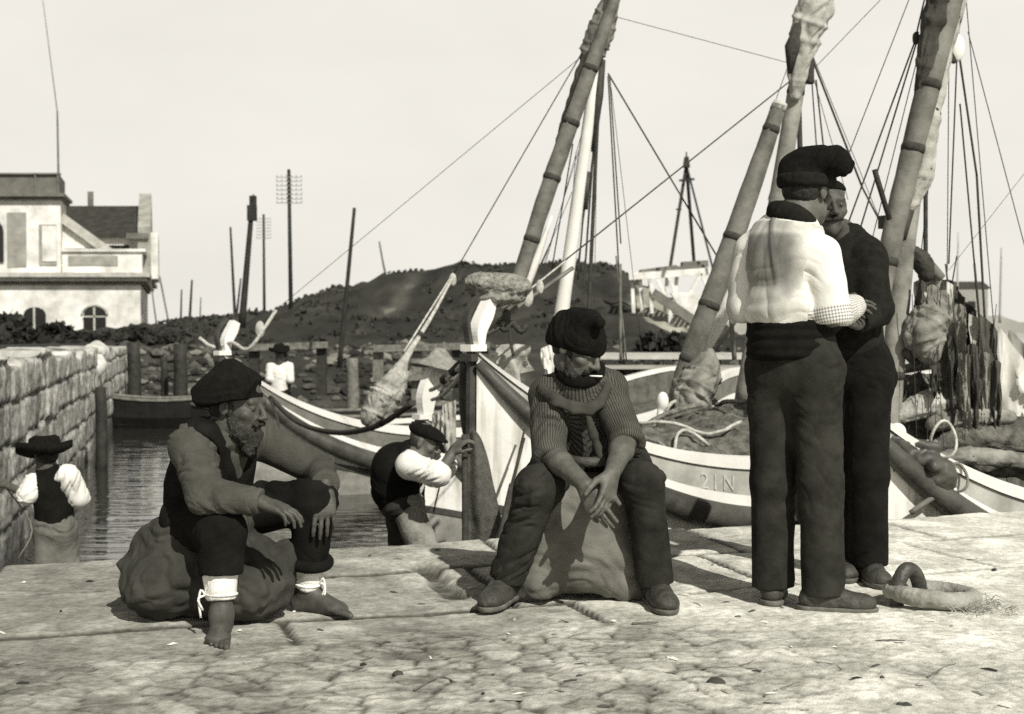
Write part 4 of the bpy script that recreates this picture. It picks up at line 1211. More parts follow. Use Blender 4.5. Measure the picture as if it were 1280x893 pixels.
# straw hat on the stem head of boat C
def stem_hat():
    c = bC['P'](.24, 0, bC['zt'] + .49)
    g = MB(); n = 24; V = []
    prof = [(.0, .12), (.05, .115), (.09, .075), (.12, .03), (.21, .0), (.27, -.03), (.265, -.04), (.2, -.012), (.11, .012), (.0, .06)]
    for r, z in prof:
        for k in range(n):
            a = 2 * math.pi * k / n; V.append(c + A(r * math.cos(a), r * math.sin(a), z - .10 * r * math.cos(a) + .02 * math.sin(2 * a)))
    F = [(i * n + k, i * n + (k + 1) % n, (i + 1) * n + (k + 1) % n, (i + 1) * n + k) for i in range(len(prof) - 1) for k in range(n)]
    o = mesh('straw_hat', V, F, mat('old_straw', .25, var=.4, scale=18, bump=.5, bscale=70), None, loc=c)
    tag(o, 'round straw hat resting on the white stem head beside the furled jib', 'hat')
stem_hat()
# sheepskin fender on the stem head of boat A
def fender():
    c = bA['P'](.26, 0, bA['zt'] + .43)
    f = Field(c - .42, c + .42, .011)
    f.ell(c + A(-.02, 0, .03), (.22, .14, .085), k=.05).ell(c + A(.11, 0, -.0), (.12, .12, .075), k=.05).ell(c + A(-.14, 0, .04), (.08, .1, .05), k=.05)
    f.ell(c + A(.0, 0, -.07), (.19, .12, .05), k=.03)
    V, F = f.poly(); n = fbm(V * 30, 3, 4); V = V + vnormals(V, F) * (np.abs(n) * .022 + fbm(V * 8, 2, 5) * .018)[:, None]
    o = mesh('fleece_bundle', V, F, mat('dirty_fleece', .26, var=.6, scale=30, bump=1, bscale=70), None, loc=c)
    tag(o, 'shaggy fleece bundle capping the tall stem of the middle boat', 'fleece bundle')
fender()

# ---------------- boat A: second yard, wrapped mast, nets
def rig_A():
    o = bA['o']; d = 12.0; p = lambda x, y, dd=0: at(x, y, d + dd)
    mast = spar('mast', [p(929, 508), p(947, 400), p(981, 200), p(1006, 40), p(1012, -20)], [.085, .085, .078, .07, .06], m_spar, o, 12, 18, (.62, .80))
    yard = spar('yard', [p(836, 515, -.5), p(868, 432, -.5), p(925, 275, -.45), (p(974, 132, -.4))], [.05, .09, .088, .065], m_bamboo, o, 12, 24, (.28, .45, .62, .93))
    MB().tube([p(972, 138, -.4), p(976, 128, -.4)], [.07, .06], 12).build('yard_cap', m_trim, yard, True)
    spar('white_spar', [p(880, 442, -.2), p(905, 390, -.2), p(944, 312, -.2)], [.04, .07, .06], m_hull, o, 10, 10)
    bundle('mast_head_lashing', [p(994, 120, -.1), p(1002, 60, -.1), p(1016, 15, -.1), p(1024, -10, -.1)], [.05, .12, .16, .12], m_sail, mast, 19, 4, m_rope, .014)
    MB().tube([p(987, 92, -.2), p(990, 60, -.2), p(999, 30, -.2)], [.02, .08, .04], 7, rough=.2).build('tarred_rag', m_rope, mast, True)
    rope(p(1012, 60), p(1012, 105), .05, parent=o, name='halyard_block'); 
    rope(p(1014, 70), p(1078, 235), .016, parent=o); rope(p(1078, 235), p(1112, 300), .014, parent=o)
    rope(p(1015, 105), p(1021, 190), .01, parent=o); rope(p(1020, 100), p(1030, 190), .012, parent=o); rope(p(998, 110), p(1000, 190), .03, parent=o)
    rope(p(1002, 90), p(628, 388, -2.4), .010, parent=o, name='forestay')
    # tackle on the lower forestay
    a, b_ = at(716, 335, 9.8), at(622, 402, 9.4)
    rope(a, b_, .020, m=m_bamboo, parent=o, name='forestay_tackle'); rope(a + A(-.05, 0, .05), b_ + A(.02, 0, .06), .012, m=m_hemp, parent=o, name='forestay_tackle')
    for t in (.45, .62): blockat(a * (1 - t) + b_ * t + A(0, 0, .03), .055 + .03 * (t > .5), o, m_hemp if t < .6 else m_sail)
    blockat(b_ + A(.06, 0, .03), .06, o); 
    MB().tube(curve([b_, b_ + A(.05, 0, -.06), b_ + A(.10, 0, -.01), b_ + A(.16, 0, -.07), b_ + A(.2, 0, -.02)], 14), .022, 6).tube(curve([b_ + A(.08, 0, -.03), b_ + A(.09, 0, -.15), b_ + A(.11, 0, -.24)], 8), .012, 5).build('lashing_tangle', m_rope, o, True)
    MB().tube([b_ + A(-.10, 0, -.1), b_ + A(.06, 0, .0)], [.025, .02], 6).build('toggle', m_bamboo, o, True)
    rope(p(941, 300), p(958, 430), .02, m=m_bamboo, parent=o); rope(p(893, 440), p(935, 380), .02, m=m_bamboo, parent=o); rope(p(873, 455), p(892, 440), .02, m=m_hemp, parent=o)
    rope(p(908, 330), p(918, 450), .028, m=m_bamboo, parent=o)
    for a, b_ in (((1004, 30), (896, 330)), ((1008, 50), (1052, -20)), ((1004, 100), (1120, -20)), ((1016, 70), (1110, 300)), ((1012, 80), (1060, 250)), ((985, 160), (960, 250))): rope(p(*a, .3), p(*b_, .3), .0055, parent=o)
    # jib furled on its stay
    bundle('furled_jib', [p(888, 440, -.6), p(880, 465, -.6), p(868, 490, -.65), p(858, 512, -.7)], [.03, .13, .18, .12], m_sailm, o, 23, 4, m_rope, .012)
    # rope coil at the yard foot
    c = p(845, 520, -.75)
    g = MB()
    for k in range(3): g.tube([c + A((.085 + .02 * k) * math.cos(a), .02 * k + .03 * math.sin(2 * a), (.12 + .01 * k) * math.sin(a) - .02 * k) for a in np.linspace(0, 6.28, 20)], .016, 6, cap=False)
    g.build('rope_coil', m_hemp, o, True)
    f = Field(c - .4, c + .4, .012); f.ell(c + A(-.11, 0, .12), (.05, .05, .08)).ell(c + A(-.09, 0, -.14), (.09, .06, .045)).ell(c + A(-.13, 0, .0), (.03, .03, .09))
    V, F = f.poly(); mesh('sheet_lashing', V, F, m_hull, o)
    # painted registration on the bulwark
    m_let = mat('faded_lettering', .50, var=.3, scale=14)
    for ch, dx in (('2', -.10), ('1', .0), ('N', .13)):
        tcu = bpy.data.curves.new('lettering', 'FONT'); tcu.body = ch; tcu.size = .16; tcu.extrude = .002; tcu.align_x = 'CENTER'
        to = bpy.data.objects.new('tmp', tcu); COL.objects.link(to)
        me = to.to_mesh(); V = np.array([v.co[:] for v in me.vertices]); Fc = [tuple(q.vertices) for q in me.polygons]
        to.to_mesh_clear(); bpy.data.objects.remove(to); bpy.data.curves.remove(tcu)
        W = []
        for v in V:
            s = 1.62 + dx + v[0]; hb = bA['hb'](s); W.append(bA['P'](s, hb + .037 + v[2], bA['sheer'](s) - .245 + v[1]))
        mesh('painted_character', W, Fc, m_let, o, False)
    # strip of pale gear standing in the bow
    drape('bow_cloth', [at(620, 432, 10.1), at(640, 430, 10.2), at(664, 432, 10.3)], [.30, .34, .22], mat('pale_worn_cloth', .40, var=.35, scale=7, bump=.5, bscale=50), o, 8, .03, 2.5, 26, 14)
    drape('white_rag', [at(676, 436, 10.2), at(690, 430, 10.2)], [.10, .22], m_hull, o, 9, .02, 2, 14, 10)
    MB().tube(curve([at(618, 440, 10), at(613, 470, 10), at(628, 492, 10)], 8), .03, 6).build('bow_rail', m_hemp, o, True)
rig_A()
P_ = bA['P']
nets = [(P_(1.9, -.05, .04), (.75, .75, .26)), (P_(2.9, .2, .06), (.85, .7, .36)), (P_(2.4, .55, .10), (.55, .35, .22)), (P_(4.1, 0, .0), (.8, .8, .46)), (P_(3.3, .5, .08), (.6, .4, .28)), (P_(1.7, .25, .12), (.4, .35, .2)), (P_(5.2, .2, .0), (.7, .7, .38))]
o = heap('net_heap', nets, m_net, 31, .02, None, .05, streak=(3.0, 3.0, 13))
tag(o, 'brown fishing nets heaped over the deck of the middle boat', 'fishing net')
def lines_over(o, lumps, n, seed, m, w, nm):
    rs = np.random.RandomState(seed)
    def top(x, y):
        z = -9
        for c, r in lumps:
            q = ((x - c[0]) / r[0]) ** 2 + ((y - c[1]) / r[1]) ** 2
            if q < 1: z = max(z, c[2] + r[2] * math.sqrt(1 - q))
        return z
    lo = np.min([c - np.array(r) for c, r in lumps], 0); hi = np.max([c + np.array(r) for c, r in lumps], 0)
    for k in range(n):
        x, y, a = rs.uniform(lo[0], hi[0]), rs.uniform(lo[1], hi[1]), rs.choice([rs.uniform(-.5, .5), rs.uniform(2.6, 3.6)]); P = []
        for j in range(26):
            z = top(x, y)
            if z > -5: P.append((x, y, z + .03))
            elif P: break
            a += rs.normal() * .28; x += .06 * math.cos(a); y += .06 * math.sin(a)
        if len(P) > 6: MB().tube(curve(P, len(P) * 2), w * rs.uniform(.6, 1.3), 5).build(nm, m, o, True)
lines_over(o, nets, 34, 3, m_net2, .02, 'net_fold'); lines_over(o, nets, 9, 8, m_hemp, .011, 'float_line')

# ---------------- boat D: thick mast, furled sails, gear
def rig_D():
    o = bD['o']; d = 9.6; p = lambda x, y, dd=0: at(x, y, d + dd)
    mast = spar('mast', [p(1104, 600), p(1113, 500), p(1120, 420), p(1134, 280), (p(1172, 0))], [.082, .082, .078, .074, .066], m_spar, o, 12, 18, (.1, .35))
    yard = spar('yard', [p(1096, 400, -.2), p(1118, 285, -.2), p(1155, 130, -.2), p(1194, -20, -.2)], [.06, .075, .08, .085], m_bamboo, o, 14, 22, (.22, .55, .72))
    MB().tube([p(1128, 300, -.05), p(1135, 262, -.05)], [.03, .05], 8).build('parrel', m_block, o, True)
    bundle('furled_sail', [p(1133, 268, -.06), p(1150, 220, -.06), p(1160, 160, -.06), p(1174, 80, -.02), p(1196, -10, 0)], [.03, .085, .07, .075, .08], m_sail, yard, 41, 5, m_rope, .014, .09)
    bundle('dark_furled_sail', [p(1148, 150, -.2), p(1158, 90, -.2), p(1170, 20, -.2), p(1178, -20, -.2)], [.03, .07, .08, .08], m_sail_d, yard, 42, 4, m_rope, .014)
    blockat(p(1196, 60), .10, o, m_hull); blockat(p(1192, 68), .07, o); blockat(p(1145, 48), .05, o)
    for a, b_, w in (((1205, -20), (1192, 72), .02), ((1198, 62), (1221, 220), .013), ((1221, 220), (1240, 560), .014), ((1196, 75), (1186, 330), .009), ((1200, 130), (1218, 330), .010), ((1218, 330), (1240, 575), .014),
                     ((1148, 40), (1058, 285), .010), ((1146, 52), (1074, 290), .010), ((1160, -20), (1145, 45), .01), ((1157, 230), (1157, 320), .02), ((1186, 338), (1290, 205), .003),
                     ((1196, 320), (1155, 560), .008), ((1165, 400), (1130, 560), .008), ((1182, 330), (1212, 600), .010)):
        rope(p(*a), p(*b_), w, parent=o)
    MB().tube([p(1093, 212, -.3), p(1096, 222, -.3), p(1112, 275, -.3)], [.018, .02, .018], 8).build('boat_hook', m_pile, o, True)
    MB().box(p(1108, 278, -.1), (.08, .08, .09), rz=.5, M=None).build('mast_cleat', m_block, o)
    # boom carrying the hung sails
    boom = spar('boom', [p(1128, 300), p(1160, 332), p(1178, 348)], [.03, .05, .03], m_bamboo, o, 8, 8)
    bundle('boom_lashing', [p(1140, 312), p(1155, 330), p(1158, 345)], [.03, .06, .04], m_rope, boom, 3, 2, m_hemp, .012)
    bundle('furled_jib', [p(1178, 372, -.1), p(1166, 395, -.1), p(1154, 420, -.1), p(1166, 446, -.1)], [.05, .12, .14, .05], m_sailm, o, 51, 5, m_rope, .013)
    MB().tube(curve([p(1132, 440, -.1), p(1142, 452, 0), p(1152, 448, 0)], 8), [.03] * 8, 6).build('jib_underside', m_sail_d, o, True)
    drape('hanging_sail', [p(1150, 340, .05), p(1165, 346, .05), p(1182, 350, .05)], [.42, .55, .6], m_sail, o, 12, .05, 3, 30, 18)
    drape('dark_hanging_sail', [p(1176, 352, .1), p(1190, 350, .1), p(1206, 372, .1), p(1222, 392, .1)], [.62, .75, .75, .55], m_sail_d, o, 13, .06, 4, 40, 22)
    drape('hanging_sail', [p(1212, 392, .0), p(1226, 400, .0), p(1240, 408, .0)], [.5, .72, .60], m_sail, o, 14, .05, 3, 30, 18)
    drape('dark_hanging_sail', [p(1224, 392, -.05), p(1240, 404, -.05), p(1248, 415, -.05)], [.9, .95, .7], m_sail_d, o, 15, .05, 2.5, 26, 18)
    drape('light_hanging_sail', [p(1184, 352, -.04), p(1192, 356, -.04)], [.55, .62], mat('pale_sail', .55, var=.3, scale=5), o, 16, .02, 1.5, 14, 16)
    drape('dark_tatter', [p(1178, 440, 0), p(1196, 445, 0), p(1204, 450, 0)], [.16, .22, .26], m_sail_d, o, 17, .03, 2.5, 20, 12)
    drape('pale_tarpaulin', [p(1248, 408, .3), p(1262, 425, .3), p(1285, 455, .3), p(1310, 480, .3)], [.75, .75, .55, .4], mat('pale_tarp', .60, var=.25, scale=3), o, 18, .05, 2, 26, 16)
    drape('dark_tarpaulin', [p(1262, 408, .5), p(1290, 440, .5), p(1320, 470, .5)], [.3, .8, .8], m_grey, o, 21, .04, 2, 26, 16)
    rs = np.random.RandomState(5)
    for k, (x, y, l, mm) in enumerate(((1150, 350, .35, m_sail_d), (1166, 356, .5, m_sailm), (1188, 420, .55, m_sail_d), (1205, 440, .5, m_sailm), (1216, 430, .7, m_sail_d), (1232, 440, .6, m_sailm), (1246, 450, .6, m_sail_d), (1200, 380, .4, m_sailm), (1222, 470, .5, m_sail_d), (1170, 452, .25, m_sail_d))):
        drape('ragged_net', [p(x - 7, y + 3, -.12), p(x, y, -.12), p(x + 7, y + 4, -.12)], [l * .7, l, l * .8], mm, o, 30 + k, .035, 2.2, 18, 16)
    for k in range(11):
        x = rs.uniform(1140, 1250); y0_ = rs.uniform(340, 400) + (x - 1150) * .3; rope(p(x, y0_, -.2), p(x + rs.uniform(-12, 16), y0_ + rs.uniform(80, 190), -.2), .0045, parent=o, name='loose_line')
    for a, b_ in (((1206, -20), (1262, 640)), ((1188, -20), (1150, 330)), ((1170, -20), (1090, 300)), ((1210, 40), (1300, 380)), ((1140, -10), (1062, 190)), ((1186, 90), (1184, 340))): rope(p(*a, .4), p(*b_, .4), .006, parent=o)
    # rail and boards across
    spar('cross_rail', [p(1108, 466, .5), p(1150, 458, .5), p(1186, 455, .5)], [.035, .035, .035], m_bamboo, o, 8, 6)
rig_D()
P_ = bD['P']
def gear():
    d = 9.9; p = lambda x, y, dd=0: at(x, y, d + dd)
    rs = np.random.RandomState(3)
    ms = [m_sail, m_net, m_spar, m_sail_d, m_hemp, m_bamboo]
    specs = [('rolled_tarpaulin', [p(1118, 495), p(1150, 484), p(1205, 488)], [.06, .09, .06], m_net, 'brown rolled tarpaulin lying at the top of the gear pile'),
             ('rolled_tarpaulin', [p(1122, 520, -.3), p(1160, 505, -.3), p(1214, 500, -.3)], [.05, .085, .06], m_sail, 'pale rolled tarpaulin in the middle of the gear pile'),
             ('rolled_tarpaulin', [p(1165, 530, -.35), p(1210, 520, -.35), p(1262, 522, -.35)], [.05, .08, .05], m_sailm, 'mid grey rolled tarpaulin under the pale roll'),
             ('rolled_net', [p(1175, 560, -.4), p(1215, 548, -.4), p(1290, 552, -.4)], [.06, .09, .08], m_net, 'dark rolled net near the cap rail of the right boat'),
             ('rolled_sail', [p(1165, 577, -.55), p(1210, 570, -.55), p(1290, 578, -.55)], [.03, .055, .05], m_sailm, 'long grey rolled sail lying along the cap rail'),
             ('rolled_sail', [p(1218, 545, -.1), p(1260, 538, -.1), p(1310, 545, -.1)], [.06, .10, .09], m_sail_d, 'black rolled sail below the hanging sails')]
    for k, (nm, pts, rad, m, lab) in enumerate(specs):
        o = bundle(nm, pts, rad, m, None, 60 + k, 3, m_rope, .015, .10)
        q = np.asarray(pts[1]); me = o.data
        me.transform(Matrix.Translation(tuple(-q))); o.location = tuple(q)
        for c in o.children: c.data.transform(Matrix.Translation(tuple(-q)))
        tag(o, lab, 'rolled gear')
    # basket-shaped black lump
    heap_o = heap('net_heap', [(p(1140, 530, .2), (.35, .3, .22)), (p(1190, 545, .3), (.5, .35, .25)), (p(1250, 560, .3), (.5, .4, .25)), (p(1130, 505, .4), (.3, .3, .22)), (p(1225, 515, .5), (.5, .4, .25))], m_net, 77, .022, None, .05)
    lines_over(heap_o, [(np.asarray(p(1140, 530, .2)), (.35, .3, .22)), (np.asarray(p(1190, 545, .3)), (.5, .35, .25)), (np.asarray(p(1250, 560, .3)), (.5, .4, .25)), (np.asarray(p(1225, 515, .5)), (.5, .4, .25))], 40, 5, m_net2, .016, 'net_fold'); lines_over(heap_o, [(np.asarray(p(1190, 545, .3)), (.5, .35, .27)), (np.asarray(p(1225, 515, .5)), (.5, .4, .28))], 12, 6, m_hemp, .009, 'float_line')
    tag(heap_o, 'dark tangled net heaped under the rolled gear on the right boat', 'fishing net')
    # grapnel, white float and rope at the bow
    q = at(1160, 585, 8.05)
    o = thing('anchor_tackle', q, 'dark iron grapnel lashed with loops of rope on the bow of the right boat', 'anchor')
    g = Field(q - .45, q + .45, .011)
    g.cone(q + A(-.20, 0, .17), q + A(.12, 0, -.10), .035, .03, .02).cone(q + A(.12, 0, -.1), q + A(.02, .1, -.12), .04, .03, .03).cone(q + A(.10, 0, .0), q + A(.0, -.1, .02), .05, .04, .03)
    g.ell(q + A(.06, 0, -.05), (.11, .09, .09), k=.03).ell(q + A(-.02, 0, .05), (.11, .07, .05), k=.03).cone(q + A(-.22, 0, .18), q + A(.05, 0, .12), .03, .03, .03)
    V, F = g.poly(); V = V + vnormals(V, F) * (fbm(V * 20, 2, 3) * .012)[:, None]
    mesh('grapnel', V, F, m_wale, o)
    def loop(c, rx, rz, w, m, nm='rope_loop', tilt=0):
        pts = [c + A(rx * math.cos(a), .03 * math.sin(2 * a), rz * math.sin(a)) for a in np.linspace(0, 6.28, 22)]
        MB().tube(pts, w, 6, cap=False).build(nm, m, o, True)
    loop(q + A(.09, 0, .17), .075, .11, .009, m_hemp); loop(q + A(.17, .02, -.06), .07, .085, .009, m_bamboo)
    MB().tube(curve([q + A(.16, 0, -.1), q + A(.0, -.05, -.18), q + A(-.12, -.06, -.26)], 10), .018, 6).build('lashing_rope', m_bamboo, o, True)
    MB().tube(curve([q + A(-.28, 0, -.05), q + A(-.1, -.03, .05), q + A(.05, 0, .16)], 10), .014, 6).build('lashing_rope', m_bamboo, o, True)
    c = at(1121, 546, 8.3); f = Field(c - .2, c + .2, .01); f.cone(c + A(0, 0, .03), c - A(0, 0, .04), .055, .065, .02)
    V, F = f.poly(); o2 = mesh('net_float', V, F, m_hull, None, loc=c); tag(o2, 'white barrel shaped net float beside the grapnel', 'float')
    c = at(1150, 560, 8.25); V = [c + A(-.09, 0, .04), c + A(.06, 0, .05), c + A(.05, .02, -.07), c + A(-.02, -.02, -.03)]
    drape('white_rag', [c + A(-.10, 0, .04), c + A(-.02, 0, .03), c + A(.05, 0, .05)], [.03, .08, .16], m_hull, o, 4, .015, 1.5, 14, 8)
gear()

# ropes between boats, hung on their bows
rope(at(584, 447, 9.1), at(538, 488, 11.4), .022, .03, m_hemp, bA['o'], 'mooring_line'); rope(at(586, 452, 9.1), at(540, 500, 11.4), .020, .05, m_hemp, bA['o'], 'mooring_line')
for t in (.25, .5): 
    q = at(584, 447, 9.1) * (1 - t) + at(538, 488, 11.4) * t; MB().tube([q + A(.03, -.05, .02), q - A(.03, -.05, .04)], [.035, .035], 6).build('dark_serving', m_rope, bA['o'], True)
c_ = bB['P'](.0, 0, bB['zt'] + .12)
MB().tube(curve([c_ + A(-.28, 0, .08), c_ + A(-.1, 0, -.04), c_ + A(.14, 0, .02), at(310, 437, 17.4), at(332, 408, 17.4), at(345, 388, 17.5)], 22), [.024] * 22, 7).build('stem_rope', m_hemp, bB['o'], True)
blockat(at(325, 412, 17.4), .11, bB['o'], m_hemp)
s_ = bB['P']
MB().tube(curve([at(338, 497, 16.4), at(372, 528, 15.6), at(420, 541, 14.6), at(470, 533, 13.0), at(515, 505, 11.4)], 20), .03, 6).build('hanging_rope', m_rope, bB['o'], True)
MB().tube(curve([at(338, 500, 16.3), at(346, 520, 16.1), at(349, 545, 16.0)], 6), .02, 5).build('hanging_rope', m_rope, bB['o'], True)
rope(at(656, 536, 9.0), at(622, 690, 8.3), .014, 0, m_rope, bA['o'], 'bow_line')
MB().tube([at(655, 548, 8.9), at(640, 606, 8.65)], [.01, .012], 6).tube([at(640, 606, 8.65), at(622, 690, 8.3)], [.02, .026], 6).build('bow_tackle', m_rope, bA['o'], True)
rope(at(556, 580, 11.4), at(542, 640, 11.2), .012, 0, m_rope, bC['o'], 'bow_line')

# dark net hung over the bow of boat A
def hung_net():
    top = at(592, 546, 8.86)
    o = thing('hung_net', top - A(0, 0, 1.0), 'dark brown net hanging in folds from the bow beside the bending man', 'fishing net')
    V = []; nv, nu = 40, 44
    for j in range(nv):
        v = j / (nv - 1); z = -1.25 * v
        wl = .03 + .10 * min(1, v * 2.5); wr = .05 + .27 * v ** .8
        for i in range(nu):
            u = i / (nu - 1); x = -.035 + (wr + .035) * u
            q = (math.sin(u * 7 + 1.2 + .5 * v) * .035 + math.sin(u * 13 + 2 * v) * .008) * (.3 + v)
            V.append(top + A(x, -.05 - .12 * math.sin(min(v * 6, 1.57)) + q - .1 * v, z + .045 * math.sin(math.pi * u) * (1 - v)))
    n1 = len(V); V = V + [p + A(.0, .10, 0) for p in V]
    idx = np.arange(nv * nu).reshape(nv, nu)
    F = np.stack([idx[:-1, :-1].ravel(), idx[1:, :-1].ravel(), idx[1:, 1:].ravel(), idx[:-1, 1:].ravel()], 1)
    V = np.array(V[:n1]); V[:, 1] += fbm(V * 9, 3, 4) * .02; V[:, 0] += fbm(V * 5, 2, 8) * .01
    mesh('net_cloth', V, F, mat('dark_net_cloth', .085, var=.4, scale=26, bump=1, bscale=110, dark=.05), o)
    MB().tube(curve([top + A(-.055, -.1, .02), top + A(-.05, -.2, -.4), top + A(-.045, -.26, -1.25)], 10), .022, 7).build('head_rope', m_rope, o, True)
hung_net()

# small dark rowing boat by the far wall and the dark open boat behind boat B
m_tar = mat('black_tar', .012, rough=.8, var=.5, scale=5, bump=.4, bscale=20)
def rowboat(px, py, d, L, label, ang, white_tip=False, zt=None):
    c = at(px, py, d); c[2] = ZW
    o = thing('rowing_boat', c, label, 'boat')
    a = A(math.cos(ang), math.sin(ang), 0); n_ = A(-a[1], a[0], 0); g = 18; V = []
    zt = zt or .55
    for s in np.linspace(-1, 1, g):
        b_ = .62 * (1 - abs(s) ** 2.6) * L / 4.2 + .03; sh = zt + .22 * s * s
        for l, z in ((-1, sh), (-.92, sh * .4), (-.5, -.15), (.5, -.15), (.92, sh * .4), (1, sh), (.88, sh), (.75, .08), (-.75, .08), (-.88, sh)):
            V.append(c + a * s * L / 2 + n_ * l * b_ + UP * z)
    F = [(i * 10 + k, i * 10 + (k + 1) % 10, (i + 1) * 10 + (k + 1) % 10, (i + 1) * 10 + k) for i in range(g - 1) for k in range(10)]
    mesh('hull', V, F, m_tar, o, False)
    for s in (-.35, .25): MB().box(c + a * s * L / 2 + UP * (zt * .75), (.22, .95 * L / 4.2, .05), rz=ang).build('thwart', m_wood, o)
    g2 = MB().tube([c + a * s * L / 2 + n_ * (.62 * (1 - abs(s) ** 2.6) * L / 4.2 + .03) + UP * (zt + .02 + .22 * s * s) for s in np.linspace(-1, 1, 16)], .035, 6)
    g2.tube([c + a * s * L / 2 - n_ * (.62 * (1 - abs(s) ** 2.6) * L / 4.2 + .03) + UP * (zt + .02 + .22 * s * s) for s in np.linspace(-1, 1, 16)], .035, 6).build('gunwale', m_wood, o, True)
    if white_tip: MB().tube([c + a * L * .44 + UP * (zt + .1), c + a * L * .5 + UP * (zt + .28)], [.16, .12], 8).build('bow_cap', m_hull, o, True)
    return o
rowboat(205, 512, 30, 3.6, 'small dark rowing boat with a white bow tip near the stone wall', .15, True, .6)
rowboat(448, 500, 25, 6.0, 'dark open boat holding the white shirted figure', .35, False, .62)
# ------------------------------------------------------------------ people
m_skin = mat('tanned_skin', .105, rough=.55, var=.3, scale=22, bump=.25, bscale=160, spec=.35)
m_skin_d = mat('dark_tanned_skin', .07, rough=.55, var=.35, scale=22, bump=.25, bscale=160, spec=.35)
m_hair = mat('dark_hair', .03, rough=.7, var=.5, scale=60, bump=.8, bscale=200)
m_beard = mat('grizzled_beard', .045, rough=.8, var=.7, scale=50, bump=1., bscale=170)
m_cap = mat('black_wool', .010, rough=1, var=.4, scale=40, bump=.6, bscale=260, spec=.1)
m_navy = mat('dark_wool', .016, rough=1, var=.4, scale=30, bump=.5, bscale=260, spec=.1)
m_trou = mat('dark_serge', .032, rough=1, var=.5, scale=9, bump=.5, bscale=260, spec=.1)
m_trou2 = mat('brown_serge', .030, rough=1, var=.55, scale=8, bump=.5, bscale=240, spec=.1)
m_black = mat('black_cloth', .011, rough=1, var=.5, scale=9, bump=.5, bscale=240, spec=.1)
m_shirt1 = mat('drab_shirt', .075, rough=1, var=.3, scale=9, bump=.5, bscale=220, spec=.1)
m_shirtw = mat('white_shirt', .72, rough=1, var=.15, scale=7, bump=.18, bscale=220, spec=.1)
m_white = mat('white_linen', .80, rough=1, var=.1, scale=9, bump=.4, bscale=200, spec=.1)
m_leather = mat('worn_leather', .055, rough=.6, var=.5, scale=16, bump=.5, bscale=90, spec=.3)
m_sole = mat('worn_sole', .13, rough=.8, var=.4, scale=20)
m_eye = mat('eye', .05, rough=.2, var=.3, scale=20)

def Rf(fwd, up=(0, 0, 1)):
    f = nrm(fwd); r = nrm(np.cross(f, up)); u = np.cross(r, f)
    return np.stack([r, f, u], 1)

def head(f, c, Rm, s=1.0):
    c = np.asarray(c, float)
    L = lambda x, y, z: c + Rm @ (A(x, y, z) * s)
    f.ell(L(0, -.012, .04), A(.076, .097, .083) * s, Rm, .01)
    f.ell(L(0, .028, -.04), A(.060, .068, .078) * s, Rm, .03)
    f.cone(L(-.045, .02, -.075), L(0, .072, -.098), .020 * s, .021 * s, .025).cone(L(.045, .02, -.075), L(0, .072, -.098), .020 * s, .021 * s, .025)
    f.cone(L(-.042, .077, .026), L(.042, .077, .026), .013 * s, .013 * s, .012)
    for e in (-1, 1):
        f.ell(L(e * .046, .062, -.022), A(.022, .022, .018) * s, Rm, .02)
        f.ell(L(e * .032, .104, .006), A(.019, .020, .012) * s, Rm, .008, True)
        f.ell(L(e * .032, .079, .005), A(.015, .014, .012) * s, Rm, .003)
        f.ell(L(e * .079, -.008, -.004), A(.010, .020, .032) * s, Rm, .008)
        f.ell(L(e * .090, -.006, .0), A(.006, .010, .018) * s, Rm, .004, True)
        f.ell(L(e * .013, .104, -.030), A(.010, .012, .008) * s, Rm, .008)
    f.cone(L(0, .090, .020), L(0, .118, -.024), .009 * s, .0125 * s, .010)
    f.cone(L(-.019, .090, -.060), L(.019, .090, -.060), .008 * s, .008 * s, .006)
    f.cone(L(-.016, .088, -.072), L(.016, .088, -.072), .008 * s, .008 * s, .005)
    f.ell(L(0, .103, -.0655), A(.026, .010, .0025) * s, Rm, .002, True)
    return L

def hand(f, wrist, d, pal, thumb, curl=(.35, .4, .45, .5), s=1.0, spread=.0, thumb_in=.3):
    d = nrm(d); pal = nrm(np.asarray(pal, float) - d * (np.asarray(pal, float) @ d)); lat = nrm(np.cross(d, pal))
    if lat @ np.asarray(thumb, float) < 0: lat = -lat
    w_ = np.asarray(wrist, float)
    kn = []
    for i, (q, o_, ln, r) in enumerate(((.088, .031, .076, .0092), (.090, .0100, .084, .0095), (.086, -.0110, .078, .0090), (.078, -.031, .061, .0080))):
        k_ = w_ + d * q * s + lat * o_ * s
        f.cone(w_ + lat * o_ * .55 * s + d * .012 * s, k_, .0165 * s, .0115 * s, .014)
        dd = nrm(d + lat * o_ * (2.2 + spread * 14)); p = k_; a = curl[i] * .55
        for j, fr in enumerate((.46, .30, .24)):
            ax = nrm(dd * math.cos(a) + pal * math.sin(a))
            q2 = p + ax * ln * fr * s
            f.cone(p, q2, r * s * (1 - .09 * j), r * s * (.92 - .09 * j), .004)
            p = q2; a += curl[i] * (1.0 if j == 0 else .8)
        kn.append(k_)
    f.ell(w_ + d * .05 * s, A(.036, .045, .016) * s, np.stack([lat, d, pal], 1), .012)
    b_ = w_ + d * .022 * s + lat * .024 * s + pal * .006 * s
    t1 = b_ + nrm(d * .62 + lat * .62 + pal * thumb_in) * .046 * s
    t2 = t1 + nrm(d * .85 + lat * .25 + pal * thumb_in * 1.3) * .034 * s
    t3 = t2 + nrm(d * .9 + lat * .0 + pal * thumb_in * 1.8) * .026 * s
    f.cone(b_, t1, .016 * s, .012 * s, .012).cone(t1, t2, .0112 * s, .010 * s, .004).cone(t2, t3, .010 * s, .008 * s, .003)
    return kn

